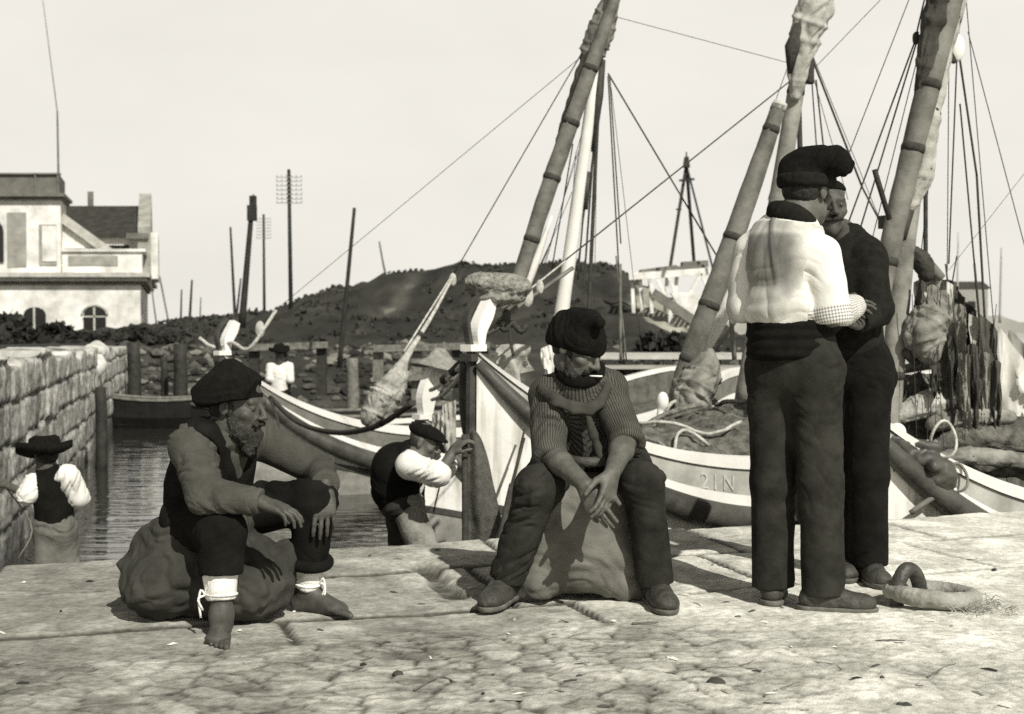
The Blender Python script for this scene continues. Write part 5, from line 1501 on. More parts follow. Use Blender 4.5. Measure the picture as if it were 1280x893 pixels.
def barefoot(f, ankle, heel_z, fwd, s=1.0):
    """bare foot resting at height heel_z; fwd horizontal"""
    fw = nrm(A(fwd[0], fwd[1], 0)); rt = A(fw[1], -fw[0], 0)
    a = A(ankle[0], ankle[1], 0); g = lambda x, y, z: a + rt * x * s + fw * y * s + UP * (heel_z + z * s)
    f.cone(np.asarray(ankle), g(0, -.035, .033), .036 * s, .033 * s, .025)
    f.cone(g(0, -.03, .034), g(-.0, .13, .026), .034 * s, .028 * s, .02).cone(np.asarray(ankle), g(0, .10, .034), .034 * s, .026 * s, .03)
    f.ell(g(0, .13, .024), A(.044, .045, .022) * s, np.stack([rt, fw, UP], 1), .015)
    return rt, fw, g
def toes(f, g, big, s=1.0):
    for i in range(5):
        x = (-.032 + .0165 * i); ln = (.060, .052, .046, .040, .030)[i]; r = (.0125, .0095, .009, .0085, .008)[i]
        x *= big
        y0 = .155 - .007 * i * i * .4
        f.cone(g(x, y0, .018), g(x * 1.06, y0 + ln * .55, .016), r * s, r * s, .006).cone(g(x * 1.06, y0 + ln * .55, .016), g(x * 1.08, y0 + ln, .010), r * s, r * s * .9, .003)

def lcut(f, p, d, r):
    """flat cut beyond p along d, only inside a ball of radius r"""
    p = np.asarray(p, float); d = nrm(d)
    q = f._sub(p - r, p + r)
    if q is None: return
    sl_, X, Y, Z = q
    pd = (X - p[0]) * d[0] + (Y - p[1]) * d[1] + (Z - p[2]) * d[2]
    rr = (X - p[0]) ** 2 + (Y - p[1]) ** 2 + (Z - p[2]) ** 2
    a = f.a[sl_]
    f.a[sl_] = np.where(rr < r * r, np.maximum(a, pd.astype(np.float32)), a)

def field(pts, m, h):
    P = np.array([np.asarray(p, float) for p in pts])
    return Field(P.min(0) - m, P.max(0) + m, h)

def garment(name, f, segs, m, parent, amp=.008, along=15., around=1.7, seed=0, gen=.004, gscale=9., smooth=2, attrs=True, label=None, vert=()):
    V, F = f.poly()
    V = laplace(V, F, smooth)
    V, at_ = folds(V, F, segs, amp, along, around, seed, gen, gscale, vert)
    V = laplace(V, F, 1, .35)
    o = mesh(name, V, F, m, parent, attrs=at_ if attrs else None)
    if label: o['label'] = label
    return o
def bodymesh(f, parent, m, seed=0):
    V, F = f.poly(); V = laplace(V, F, 2, .4)
    V = V + vnormals(V, F) * (fbm(V * 40, 3, seed) * .0012)[:, None]
    return mesh('body', V, F, m, parent)
def fuzz(name, f, m, parent, amp=.006, sc=(60, 60, 22), seed=0):
    V, F = f.poly(); V = laplace(V, F, 1)
    V = V + vnormals(V, F) * ((1 - 2 * np.abs(fbm(V * A(*sc), 3, seed))) * amp + fbm(V * 22, 2, seed) * amp * .8)[:, None]
    return mesh(name, V, F, m, parent)
def eyes(L, s, parent):
    for e in (-1, 1):
        c = L(e * .032, .0835, .005); r = .0098 * s; g = MB(); V = []; n = 10
        for i in range(7):
            for k in range(n):
                a, b_ = math.pi * i / 6, 2 * math.pi * k / n
                V.append(c + r * A(math.sin(a) * math.cos(b_), math.sin(a) * math.sin(b_), math.cos(a)))
        g.add(V, [(i * n + k, i * n + (k + 1) % n, (i + 1) * n + (k + 1) % n, (i + 1) * n + k) for i in range(6) for k in range(n)])
        g.build('eye', m_eye, parent, True)
def shoe(name, ankle, fwd, z0, m, parent, s=1.0, hi=.08, seed=0):
    fw = nrm(A(fwd[0], fwd[1], 0)); rt = A(fw[1], -fw[0], 0); a = A(ankle[0], ankle[1], 0)
    g = lambda x, y, z: a + rt * x * s + fw * y * s + UP * (z0 + z * s)
    f = field([g(0, -.12, 0), g(0, .26, .15)], .09, .0055)
    f.cone(g(0, -.03, .045), g(0, .05, .045), .043 * s, .046 * s, .02).cone(g(0, .05, .042), g(.0, .17, .034), .046 * s, .040 * s, .02)
    f.ell(g(0, .14, .035), A(.050, .085, .036) * s, np.stack([rt, fw, UP], 1), .02)
    f.cone(g(0, -.015, .05), g(0, -.01, hi + .04), .042 * s, .042 * s, .02)
    f.cone(g(0, .02, .075), g(0, .10, .05), .036 * s, .036 * s, .02)
    # sole
    f.cutz(z0 + .016, 'above')
    V, F = f.poly(); V = laplace(V, F, 2)
    V += vnormals(V, F) * ((1 - 2 * np.abs(fbm(V * 26, 2, seed))) * .003)[:, None]
    o = mesh(name, V, F, m, parent)
    f2 = field([g(0, -.12, 0), g(0, .26, .05)], .09, .005)
    f2.cone(g(0, -.035, .02), g(0, .05, .02), .046 * s, .044 * s, .02).ell(g(0, .125, .02), A(.052, .105, .05) * s, np.stack([rt, fw, UP], 1), .02)
    f2.cutz(z0, 'above'); f2.a = np.maximum(f2.a, ((f2.lo[2] + np.arange(f2.n[2]) * f2.h) - (z0 + .021)).astype(np.float32)[None, None, :])
    f2.cone(g(0, .022, -.003), g(0, .052, -.003), .014, .014, .0, True)
    V, F = f2.poly(); mesh('sole', V, F, m_sole, o)
    return o

# sack cloth
def sack(label, f, m, seed, base, amp=.012, seams=None, gs=7.):
    V, F = f.poly(); V = laplace(V, F, 3)
    n = 1 - 2 * np.abs(fbm(V * A(gs, gs, gs * 1.5) + fbm(V * 4, 2, seed + 5)[:, None] * 1.2, 3, seed))
    n2 = 1 - 2 * np.abs(fbm(V * A(gs * 2.2, gs * 2.2, gs * 2.6), 2, seed + 2))
    V = V + vnormals(V, F) * (n * amp + n2 * amp * .4)[:, None]
    V[:, 2] = np.maximum(V[:, 2], base[2])
    V = laplace(V, F, 1, .4)
    o = mesh('sack', V, F, m, None, loc=base)
    return tag(o, label, 'sack')
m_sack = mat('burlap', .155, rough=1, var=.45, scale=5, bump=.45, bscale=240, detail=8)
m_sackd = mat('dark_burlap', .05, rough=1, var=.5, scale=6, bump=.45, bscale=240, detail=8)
# ================= bearded man sitting on the left sack
def person_left():
    W = lambda x, y, d: at(x, y, d)
    base = W(262, 780, 4.9); base[2] = 0
    o = thing('person', base, 'barefoot bearded man in stocking cap and waistcoat sitting on a sack at left', 'person')
    hip_n, hip_f = W(243, 655, 4.98), W(262, 645, 5.2)
    kn_n, kn_f = W(277, 664, 4.72), W(393, 626, 5.03)
    an_n, an_f = W(277, 768, 4.70), W(384, 736, 5.10)
    pel, chest, neck = W(253, 640, 5.08), W(268, 575, 5.03), W(285, 540, 4.98)
    sh_n, sh_f = W(240, 560, 4.86), W(322, 548, 5.18)
    el_n, el_f = W(256, 618, 4.70), W(397, 588, 5.24)
    wr_n, wr_f = W(324, 627, 4.66), W(407, 605, 5.02)
    hc = W(297, 508, 4.95)
    HR = Rf((.93, -.34, -.12), (.12, 0, 1))
    # body
    f = field([hip_n, hip_f, kn_n, kn_f, an_n, an_f, sh_n, sh_f, hc, el_f, A(-.85, 4.4, -.02)], .16, .0045)
    L = head(f, hc, HR)
    f.cone(L(0, -.02, -.06), neck, .056, .062, .03)
    f.chain([pel, (pel + chest) / 2, chest], [.12, .12, .13], .05); f.cone(sh_n, sh_f, .07, .07, .05); f.cone(neck, chest, .07, .1, .05)
    for a_, b_, c_ in ((sh_n, el_n, wr_n), (sh_f, el_f, wr_f)): f.chain([a_, b_, c_], [.048, .040, .027], .02)
    for a_, b_, c_ in ((hip_n, kn_n, an_n), (hip_f, kn_f, an_f)): f.chain([a_, b_, c_], [.08, .055, .034], .03)
    hand(f, wr_n, W(372, 643, 4.64) - wr_n, A(0, .1, -1), A(.2, -.2, -.1) * 0 + A(.3, .9, 0), (.35, .42, .5, .6), 1.02, thumb_in=.4)
    hand(f, wr_f + A(.0, -.02, -.02), A(.02, -.35, -1), A(-.2, .9, -.3), A(-1, -.2, 0), (.25, .25, .3, .4), 1.05)
    for an, kn, fw, z0, big in ((an_n, kn_n, (.12, -1, 0), .0, 1), (an_f, kn_f, (.86, -.42, 0), .0, -1)):
        rt, fw_, g = barefoot(f, an, z0, fw); toes(f, g, big)
    # far foot is his left: big toe on the near side
    f.cutz(-.004)
    bodymesh(f, o, m_skin_d, 1)
    eyes(L, 1, o)
    # beard and hair
    f = field([hc], .2, .005)
    f.ell(L(0, .060, -.095), (.055, .05, .055), HR, .03).ell(L(0, .068, -.135), (.04, .035, .045), HR, .03)
    for e in (-1, 1): f.cone(L(e * .062, .015, -.02), L(e * .05, .04, -.09), .02, .03, .03)
    f.cone(L(-.03, .098, -.052), L(.03, .098, -.052), .012, .012, .01)
    fuzz('beard', f, m_beard, o, .009, (70, 70, 25), 3)
    f = field([hc], .2, .006)
    f.ell(L(0, -.045, -.01), (.075, .065, .07), HR, .02); 
    for e in (-1, 1): f.cone(L(e * .074, .012, .02), L(e * .070, .012, -.03), .012, .016, .02)
    fuzz('hair', f, m_hair, o, .008, (50, 50, 30), 5)
    # stocking cap: wide square crown that folds to a tip in front
    tipf, tipb, top = W(318, 478, 4.93), W(249, 485, 4.97), W(290, 456, 4.95)
    f = field([tipf, tipb, top, hc], .12, .0055)
    cc = W(283, 490, 4.95)
    f.ell(cc, (.150, .128, .150), None, 0)
    for (x0, y0), (x1, y1) in (((243, 486), (286, 447)), ((286, 447), (326, 474)), ((326, 474), (308, 507)), ((306, 507), (256, 524)), ((256, 524), (243, 486))):
        a_, b_ = W(x0, y0, 4.95), W(x1, y1, 4.95); t_ = b_ - a_
        f.plane(a_, A(-t_[2], 0, t_[0]))
    f.ell(L(0, -.014, .040), (.090, .104, .058), HR, .02); lcut(f, L(0, 0, .014), L(0, .30, -1) - L(0, 0, 0), .24)
    garment('stocking_cap', f, [(hc, top)], m_cap, o, .005, 22, 1.2, 4, .003, smooth=5)
    # shirt: collar, two sleeves
    f = field([sh_n, sh_f, el_n, el_f, wr_n, wr_f, pel, neck], .2, .0055)
    f.cone(pel + A(0, 0, .02), (pel + chest) / 2, .125, .130, .05).cone((pel + chest) / 2, chest, .130, .135, .05)
    f.cone(sh_n, sh_f, .082, .080, .06); f.cone(chest, neck, .12, .075, .05)
    f.chain([sh_n, el_n], [.075, .064], .02); f.cone(el_n, wr_n, .062, .045, .02)
    f.chain([sh_f, el_f], [.075, .062], .02); f.cone(el_f, wr_f, .060, .050, .02)
    f.cone(L(0, -.02, -.09), L(0, -.02, -.10), .068, .072, .02)
    lcut(f, wr_n - nrm(wr_n - el_n) * .015, wr_n - el_n, .1); lcut(f, wr_f + nrm(wr_f - el_f) * .012, wr_f - el_f, .11)
    lcut(f, L(0, -.0, -.085), L(0, .35, 1) - L(0, 0, 0), .13)
    garment('shirt', f, [(sh_n, el_n), (el_n, wr_n), (sh_f, el_f), (el_f, wr_f), (pel, chest)], m_shirt1, o, .0085, 24, 2.2, 11, .004, vert=(4,))
    for w_, e_ in ((wr_n, el_n), (wr_f, el_f)):
        d = nrm(w_ - e_); r = .043 if w_ is wr_n else .052
        f = field([w_], .1, .005); f.cone(w_ - d * .045, w_ + d * .004, r + .004, r + .001, .005)
        lcut(f, w_ + d * .008, d, .1); lcut(f, w_ - d * .05, -d, .1)
        garment('shirt_cuff', f, [(w_ - d * .05, w_ + d * .01)], m_shirt1, o, .003, 20, 1.5, 12, .002)
    # waistcoat (open at the chest)
    f = field([pel, neck, sh_n, sh_f], .2, .006)
    f.cone(pel + A(0, 0, .0), (pel + chest) / 2, .140, .148, .05).cone((pel + chest) / 2, chest, .148, .153, .05)
    f.cone(sh_n + A(.03, .03, .018), neck + A(-.04, -.03, -.02), .088, .082, .04); f.cone(sh_f + A(-.06, -.03, .012), neck + A(.03, .04, -.02), .07, .07, .04)
    fwd = nrm(A(.75, -.55, .1))
    f.cone(neck + fwd * .14 + A(0, 0, .03), (pel + chest) / 2 + fwd * .18, .07, .02, .02, True)
    for s_, e_ in ((sh_n, el_n), (sh_f, el_f)): f.cone(s_ + nrm(e_ - s_) * .04, e_, .084, .078, .01, True)
    f.ell(L(0, -.02, -.08), (.085, .085, .07), HR, .02, True)
    garment('waistcoat', f, [(pel, chest), (sh_n, sh_f)], m_black, o, .006, 12, 1.6, 14, .004)
    # trousers
    f = field([hip_n, hip_f, kn_n, kn_f, an_n, an_f, pel], .2, .0058)
    hem_n, hem_f = kn_n + (an_n - kn_n) * .52, kn_f + (an_f - kn_f) * .68
    f.cone(hip_n, hip_f, .118, .115, .06); f.cone(pel + A(0, 0, .03), (hip_n + hip_f) / 2, .132, .125, .05)
    f.cone(hip_n, kn_n, .105, .084, .05).cone(kn_n, hem_n, .080, .074, .03)
    f.cone(hip_f, kn_f, .102, .080, .05).cone(kn_f, hem_f, .078, .070, .03)
    f.cone((hip_f + kn_f) / 2, (hip_n + kn_n) / 2, .06, .06, .06)
    lcut(f, hem_n, an_n - kn_n, .12); lcut(f, hem_f, an_f - kn_f, .12)
    garment('trousers', f, [(hip_n, kn_n), (kn_n, hem_n), (hip_f, kn_f), (kn_f, hem_f)], m_black, o, .011, 13, 1.6, 21, .004)
    d = nrm(an_f - kn_f); f = field([hem_f], .15, .0055)
    n_ = 22; u = nrm(np.cross(d, A(0, 1, 0))); v = np.cross(d, u)
    ring = [hem_f + .068 * (math.cos(a) * u + math.sin(a) * v) for a in np.linspace(0, 2 * math.pi, n_ + 1)]
    for i in range(n_): f.cone(ring[i], ring[i + 1], .020, .020, .01)
    garment('rolled_hem', f, [(kn_f, hem_f)], m_black, o, .003, 20, 1.5, 8, .003)
    # white drawers tied at the shins
    for k_, a_, t0, t1, r0, r1 in ((kn_n, an_n, .48, .82, .058, .050), (kn_f, an_f, .70, .97, .056, .052)):
        p0, p1 = k_ + (a_ - k_) * t0, k_ + (a_ - k_) * t1; f = field([p0, p1], .1, .005)
        f.cone(p0, p1, r0, r1, .01); lcut(f, p1, p1 - p0, .1)
        dr = garment('drawers_leg', f, [(p0, p1)], m_white, o, .006, 26, 2, 9, .003, 12)
        d = nrm(p1 - p0); u = nrm(np.cross(d, A(0, 1, 0))); v = np.cross(d, u); c_ = p1 - d * .018
        MB().tube([c_ + (r1 + .003) * (math.cos(a) * u + math.sin(a) * v) for a in np.linspace(0, 6.28, 20)], .005, 5, cap=False).build('tie', m_white, dr, True)
        side = A(-1, -.4, 0) if k_ is kn_n else A(.9, -.5, 0)
        q = c_ + nrm(side) * (r1 + .006)
        MB().tube(curve([q, q + A(.012 * np.sign(side[0]), -.012, .02), q + A(.02 * np.sign(side[0]), -.01, -.02), q + A(.012 * np.sign(side[0]), -.015, -.075)], 10), .0042, 5).tube(curve([q, q + A(.02 * np.sign(side[0]), -.02, -.01), q + A(.006 * np.sign(side[0]), -.012, -.05)], 8), .0042, 5).build('tie_end', m_white, dr, True)
    # his sack
    b_ = W(262, 778, 4.98); b_[2] = 0
    q = lambda x, y, z: b_ + A(x, y, z)
    f = field([q(-.36, -.3, 0), q(.36, .35, .45)], .1, .007)
    f.ell(q(0, .05, .17), (.30, .25, .17), k=.05).ell(q(-.06, .06, .27), (.22, .21, .14), k=.08).ell(q(.13, -.02, .12), (.19, .2, .13), k=.06).ell(q(-.16, -.02, .13), (.17, .2, .14), k=.06)
    f.cone(q(-.22, .05, .22), q(-.33, .02, .20), .09, .025, .06); f.cone(q(.2, .0, .2), q(.31, .1, .24), .08, .05, .05)
    f.ell(q(.02, -.02, .37), (.16, .15, .09), k=.05, sub=False)
    f.cutz(0.0)
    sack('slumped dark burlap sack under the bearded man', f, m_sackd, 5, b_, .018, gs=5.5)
person_left()

# ================= man with clasped hands on the big square sack
def person_middle():
    W = lambda x, y, d: at(x, y, d)
    base = W(730, 755, 5.25); base[2] = 0
    o = thing('person', base, 'man in wool cap and pinstripe shirt, hands clasped, sitting on the big sack', 'person')
    hip_r, hip_l = W(702, 585, 5.58), W(775, 585, 5.58)          # r = his right, at the left of the picture
    kn_r, kn_l = W(672, 612, 5.20), W(803, 606, 5.17)
    an_r, an_l = W(632, 728, 5.27), W(821, 733, 5.22)
    pel, chest, neck = W(738, 575, 5.60), W(730, 502, 5.46), W(725, 472, 5.38)
    sh_r, sh_l = W(686, 494, 5.42), W(758, 490, 5.42)
    el_r, el_l = W(686, 566, 5.26), W(783, 548, 5.24)
    wr_r, wr_l = W(731, 606, 5.02), W(765, 592, 5.02)
    hc = W(722, 436, 5.34)
    HR = Rf((.74, -.60, -.46), (.25, -.1, 1))
    f = field([hip_r, hip_l, kn_r, kn_l, an_r, an_l, sh_r, sh_l, hc, wr_r, W(745, 660, 4.9)], .15, .0045)
    L = head(f, hc, HR)
    f.cone(L(0, -.02, -.06), neck, .058, .066, .03)
    f.chain([pel, (pel + chest) / 2, chest], [.12, .12, .13], .05); f.cone(sh_r, sh_l, .07, .07, .05); f.cone(neck, chest, .07, .1, .05)
    for a_, b_, c_ in ((sh_r, el_r, wr_r), (sh_l, el_l, wr_l)):
        f.cone(a_, b_, .052, .046, .02); f.cone(b_, b_ + (c_ - b_) * .35, .045, .045, .02); f.cone(b_ + (c_ - b_) * .35, c_, .045, .030, .02)
    for a_, b_, c_ in ((hip_r, kn_r, an_r), (hip_l, kn_l, an_l)): f.chain([a_, b_, c_], [.08, .055, .034], .03)
    hand(f, wr_r, W(752, 648, 4.98) - wr_r, A(.5, .8, -.1), A(.8, -.2, .6), (.22, .28, .35, .45), 1.10, thumb_in=.2)
    hand(f, wr_l, W(756, 634, 4.955) - wr_l, A(-.75, .6, 0), A(-.4, -.9, .1), (.3, .35, .4, .5), 1.10, thumb_in=.25)
    bodymesh(f, o, m_skin, 2); eyes(L, 1, o)
    f = field([hc], .2, .005)
    f.ell(L(0, .055, -.092), (.055, .050, .042), HR, .03)
    for e in (-1, 1): f.cone(L(e * .064, .012, -.01), L(e * .05, .04, -.085), .018, .026, .03)
    f.cone(L(-.034, .096, -.053), L(.034, .096, -.053), .013, .013, .01)
    fuzz('beard', f, m_hair, o, .007, (70, 70, 25), 7)
    f = field([hc], .2, .006); f.ell(L(0, -.040, -.008), (.076, .068, .07), HR, .02); fuzz('hair', f, m_hair, o, .006, (50, 50, 30), 6)
    q = L(.012, .103, -.068)
    MB().tube([q, q + nrm(A(.95, -.15, -.02)) * .055], [.0035, .0035], 7).build('cigarette', m_white, o, True)
    # wool cap with overhanging crown
    f = field([L(0, 0, .1), W(754, 404, 5.25), W(690, 410, 5.4)], .16, .0055)
    f.ell(L(0, -.008, .035), (.094, .112, .070), HR, .02)
    f.cone(W(708, 425, 5.37), W(730, 422, 5.31), .084, .084, .03)
    f.cone(W(706, 404, 5.38), W(738, 401, 5.27), .046, .040, .04); f.cone(W(720, 395, 5.33), W(750, 404, 5.20), .026, .022, .04)
    f.cone(W(697, 410, 5.41), W(704, 404, 5.36), .024, .03, .03)
    lcut(f, L(0, 0, -.012), L(0, .22, -1) - L(0, 0, 0), .26)
    garment('wool_cap', f, [(hc, L(0, 0, .16))], m_cap, o, .005, 20, 1.2, 5, .003)
    # neckerchief
    f = field([neck, L(0, 0, 0)], .2, .006); 
    n_ = 20
    for i in range(n_):
        a, b_ = 2 * math.pi * i / n_, 2 * math.pi * (i + 1) / n_
        c_ = neck + A(0, -.01, .012)
        q = lambda t: c_ + A(.078 * math.cos(t), .074 * math.sin(t), .02 * math.sin(t) + .012 * math.cos(2 * t))
        f.cone(q(a), q(b_), .017, .017, .02); f.cone(q(a) + A(0, 0, .022), q(b_) + A(0, 0, .022), .013, .013, .02)
    garment('neckerchief', f, [(neck - A(.1, 0, 0), neck + A(.1, 0, 0))], m_cap, o, .006, 20, 1.4, 6, .004)
    # pinstripe shirt with rolled sleeves
    f = field([sh_r, sh_l, el_r, el_l, pel, neck], .2, .0055)
    mid = (pel + chest) / 2 + A(0, -.03, 0)
    f.cone(pel + A(0, 0, .02), mid, .142, .146, .05, flat=None).cone(mid, chest, .146, .138, .05)
    f.cone(sh_r, sh_l, .076, .076, .06); f.cone(chest, neck + A(0, 0, -.01), .11, .082, .07)
    for s_, e_ in ((sh_r, el_r), (sh_l, el_l)): f.cone(s_, e_, .076, .066, .018)
    lcut(f, L(0, 0, -.095), L(0, .1, 1) - L(0, 0, 0), .12)
    for s_, e_ in ((sh_r, el_r), (sh_l, el_l)): lcut(f, e_ + nrm(e_ - s_) * .03, e_ - s_, .13)
    garment('pinstripe_shirt', f, [(sh_r + (el_r - sh_r) * .15, el_r), (sh_l + (el_l - sh_l) * .15, el_l), (pel, neck)], m_pin, o, .012, 13, 1.7, 31, .005, vert=(2,))
    for s_, e_, w_ in ((sh_r, el_r, wr_r), (sh_l, el_l, wr_l)):
        d = nrm(nrm(e_ - s_) + .7 * nrm(w_ - e_)); u = nrm(np.cross(d, A(0, 1, .2))); v = np.cross(d, u); c_ = e_ + d * .025
        f = field([c_], .16, .0055); n_ = 22
        for i in range(n_):
            a, b_ = 2 * math.pi * i / n_, 2 * math.pi * (i + 1) / n_
            for k, rr in ((0, .019), (.022, .015)): f.cone(c_ + .052 * (math.cos(a) * u + math.sin(a) * v) - d * k, c_ + .052 * (math.cos(b_) * u + math.sin(b_) * v) - d * k, rr, rr, .008)
        garment('rolled_sleeve', f, [(c_ - d * .04, c_ + d * .04)], m_pin, o, .004, 30, 1.6, 33, .003)
    # scarf-like shirt flap across the chest and open front
    fr = W(738, 470, 5.22)
    f = field([W(672, 470, 5.3), W(770, 520, 5.1)], .1, .005)
    pts = [W(676, 492, 5.33), W(694, 506, 5.27), W(716, 516, 5.25), W(738, 518, 5.25), W(752, 508, 5.27), W(760, 490, 5.31)]
    for i in range(5): f.cone(pts[i] + A(0, .012, .006), pts[i + 1] + A(0, .012, .006), .013, .013, .012); f.cone(pts[i] + A(0, .020, .03), pts[i + 1] + A(0, .020, .03), .013, .013, .02)
    garment('shirt_yoke_fold', f, [(pts[0], pts[-1])], m_yoke, o, .005, 20, 1.4, 4, .003)
    f = field([W(735, 515, 5.25), W(752, 590, 5.35)], .06, .005)
    pts = [W(735, 520, 5.265), W(742, 545, 5.262), W(752, 572, 5.27)]
    for i in range(2): f.cone(pts[i], pts[i + 1], .012, .02, .01)
    garment('shirt_placket', f, [(pts[0], pts[-1])], m_yoke, o, .004, 16, 1.4, 4, .003)
    # trousers
    f = field([hip_r, hip_l, kn_r, kn_l, an_r, an_l, pel], .2, .0058)
    f.cone(hip_r, hip_l, .13, .13, .06); f.cone(pel + A(0, 0, .02), (hip_r + hip_l) / 2, .16, .14, .05)
    for h_, k_, a_ in ((hip_r, kn_r, an_r), (hip_l, kn_l, an_l)):
        he = a_ + (k_ - a_) * .04
        f.cone(h_, k_, .098, .080, .05).cone(k_, he, .079, .068, .03)
    for k_, a_ in ((kn_r, an_r), (kn_l, an_l)): lcut(f, a_ + (k_ - a_) * .03, a_ - k_, .12)
    f.cone(hip_r + A(.02, -.08, .03), kn_r + A(0, .06, .0), .09, .08, .05)
    garment('trousers', f, [(hip_r, kn_r), (kn_r, an_r), (hip_l, kn_l), (kn_l, an_l)], m_trou2, o, .012, 12, 1.7, 41, .005)
    MB().tube(curve([W(706, 574, 5.30), W(735, 578, 5.25), W(775, 574, 5.32)], 12), .02, 8).build('belt', m_leather, o, True)
    shoe('shoe', an_r + A(0, .02, 0), (-.35, -1, 0), 0, m_leather, o, 1.05, .09, 3); shoe('shoe', an_l + A(0, .03, 0), (.12, -1, 0), 0, m_leather, o, 1.05, .09, 5)
    # the big sack
    b_ = W(722, 748, 5.46); b_[2] = 0
    q = lambda x, y, z: b_ + A(x, y, z)
    f = field([q(-.34, -.3, 0), q(.34, .35, .55)], .08, .0075)
    for x in (-1, 1):
        for y in (-1, 1):
            f.cone(q(x * .160, y * .13, .075), q(x * .150, y * .12, .39), .085, .085, .12)
            f.cone(q(x * .2, y * .10 - .02, .045), q(x * .235, y * .09 - .04, .02), .05, .03, .04)
    f.ell(q(0, 0, .23), (.270, .24, .245), k=.06); f.ell(q(0, -.02, .40), (.20, .18, .08), k=.08)
    f.cutz(0.0)
    sack('big upright burlap sack under the man with clasped hands', f, m_sack, 9, b_, .011, gs=5)
m_yoke = mat('yoke_cloth', .06, rough=1, var=.3, scale=10, bump=.4, bscale=220, spec=.1)
m_pin = mat('pinstripe_cloth', .075, rough=1, var=.3, scale=10, bump=.4, bscale=220, spec=.1)
def pin(N, Lk):
    a = N.new('ShaderNodeAttribute'); a.attribute_name = 'around'
    m1 = N.new('ShaderNodeMath'); m1.operation = 'MULTIPLY'; m1.inputs[1].default_value = 46; Lk.new(a.outputs['Fac'], m1.inputs[0])
    m2 = N.new('ShaderNodeMath'); m2.operation = 'SINE'; Lk.new(m1.outputs[0], m2.inputs[0])
    r = N.new('ShaderNodeMapRange'); r.inputs['From Min'].default_value = -.3; r.inputs['From Max'].default_value = .8; r.inputs['To Min'].default_value = 1.25; r.inputs['To Max'].default_value = .45
    Lk.new(m2.outputs[0], r.inputs['Value']); return r.outputs['Result']
mulcol(m_pin, pin)
person_middle()
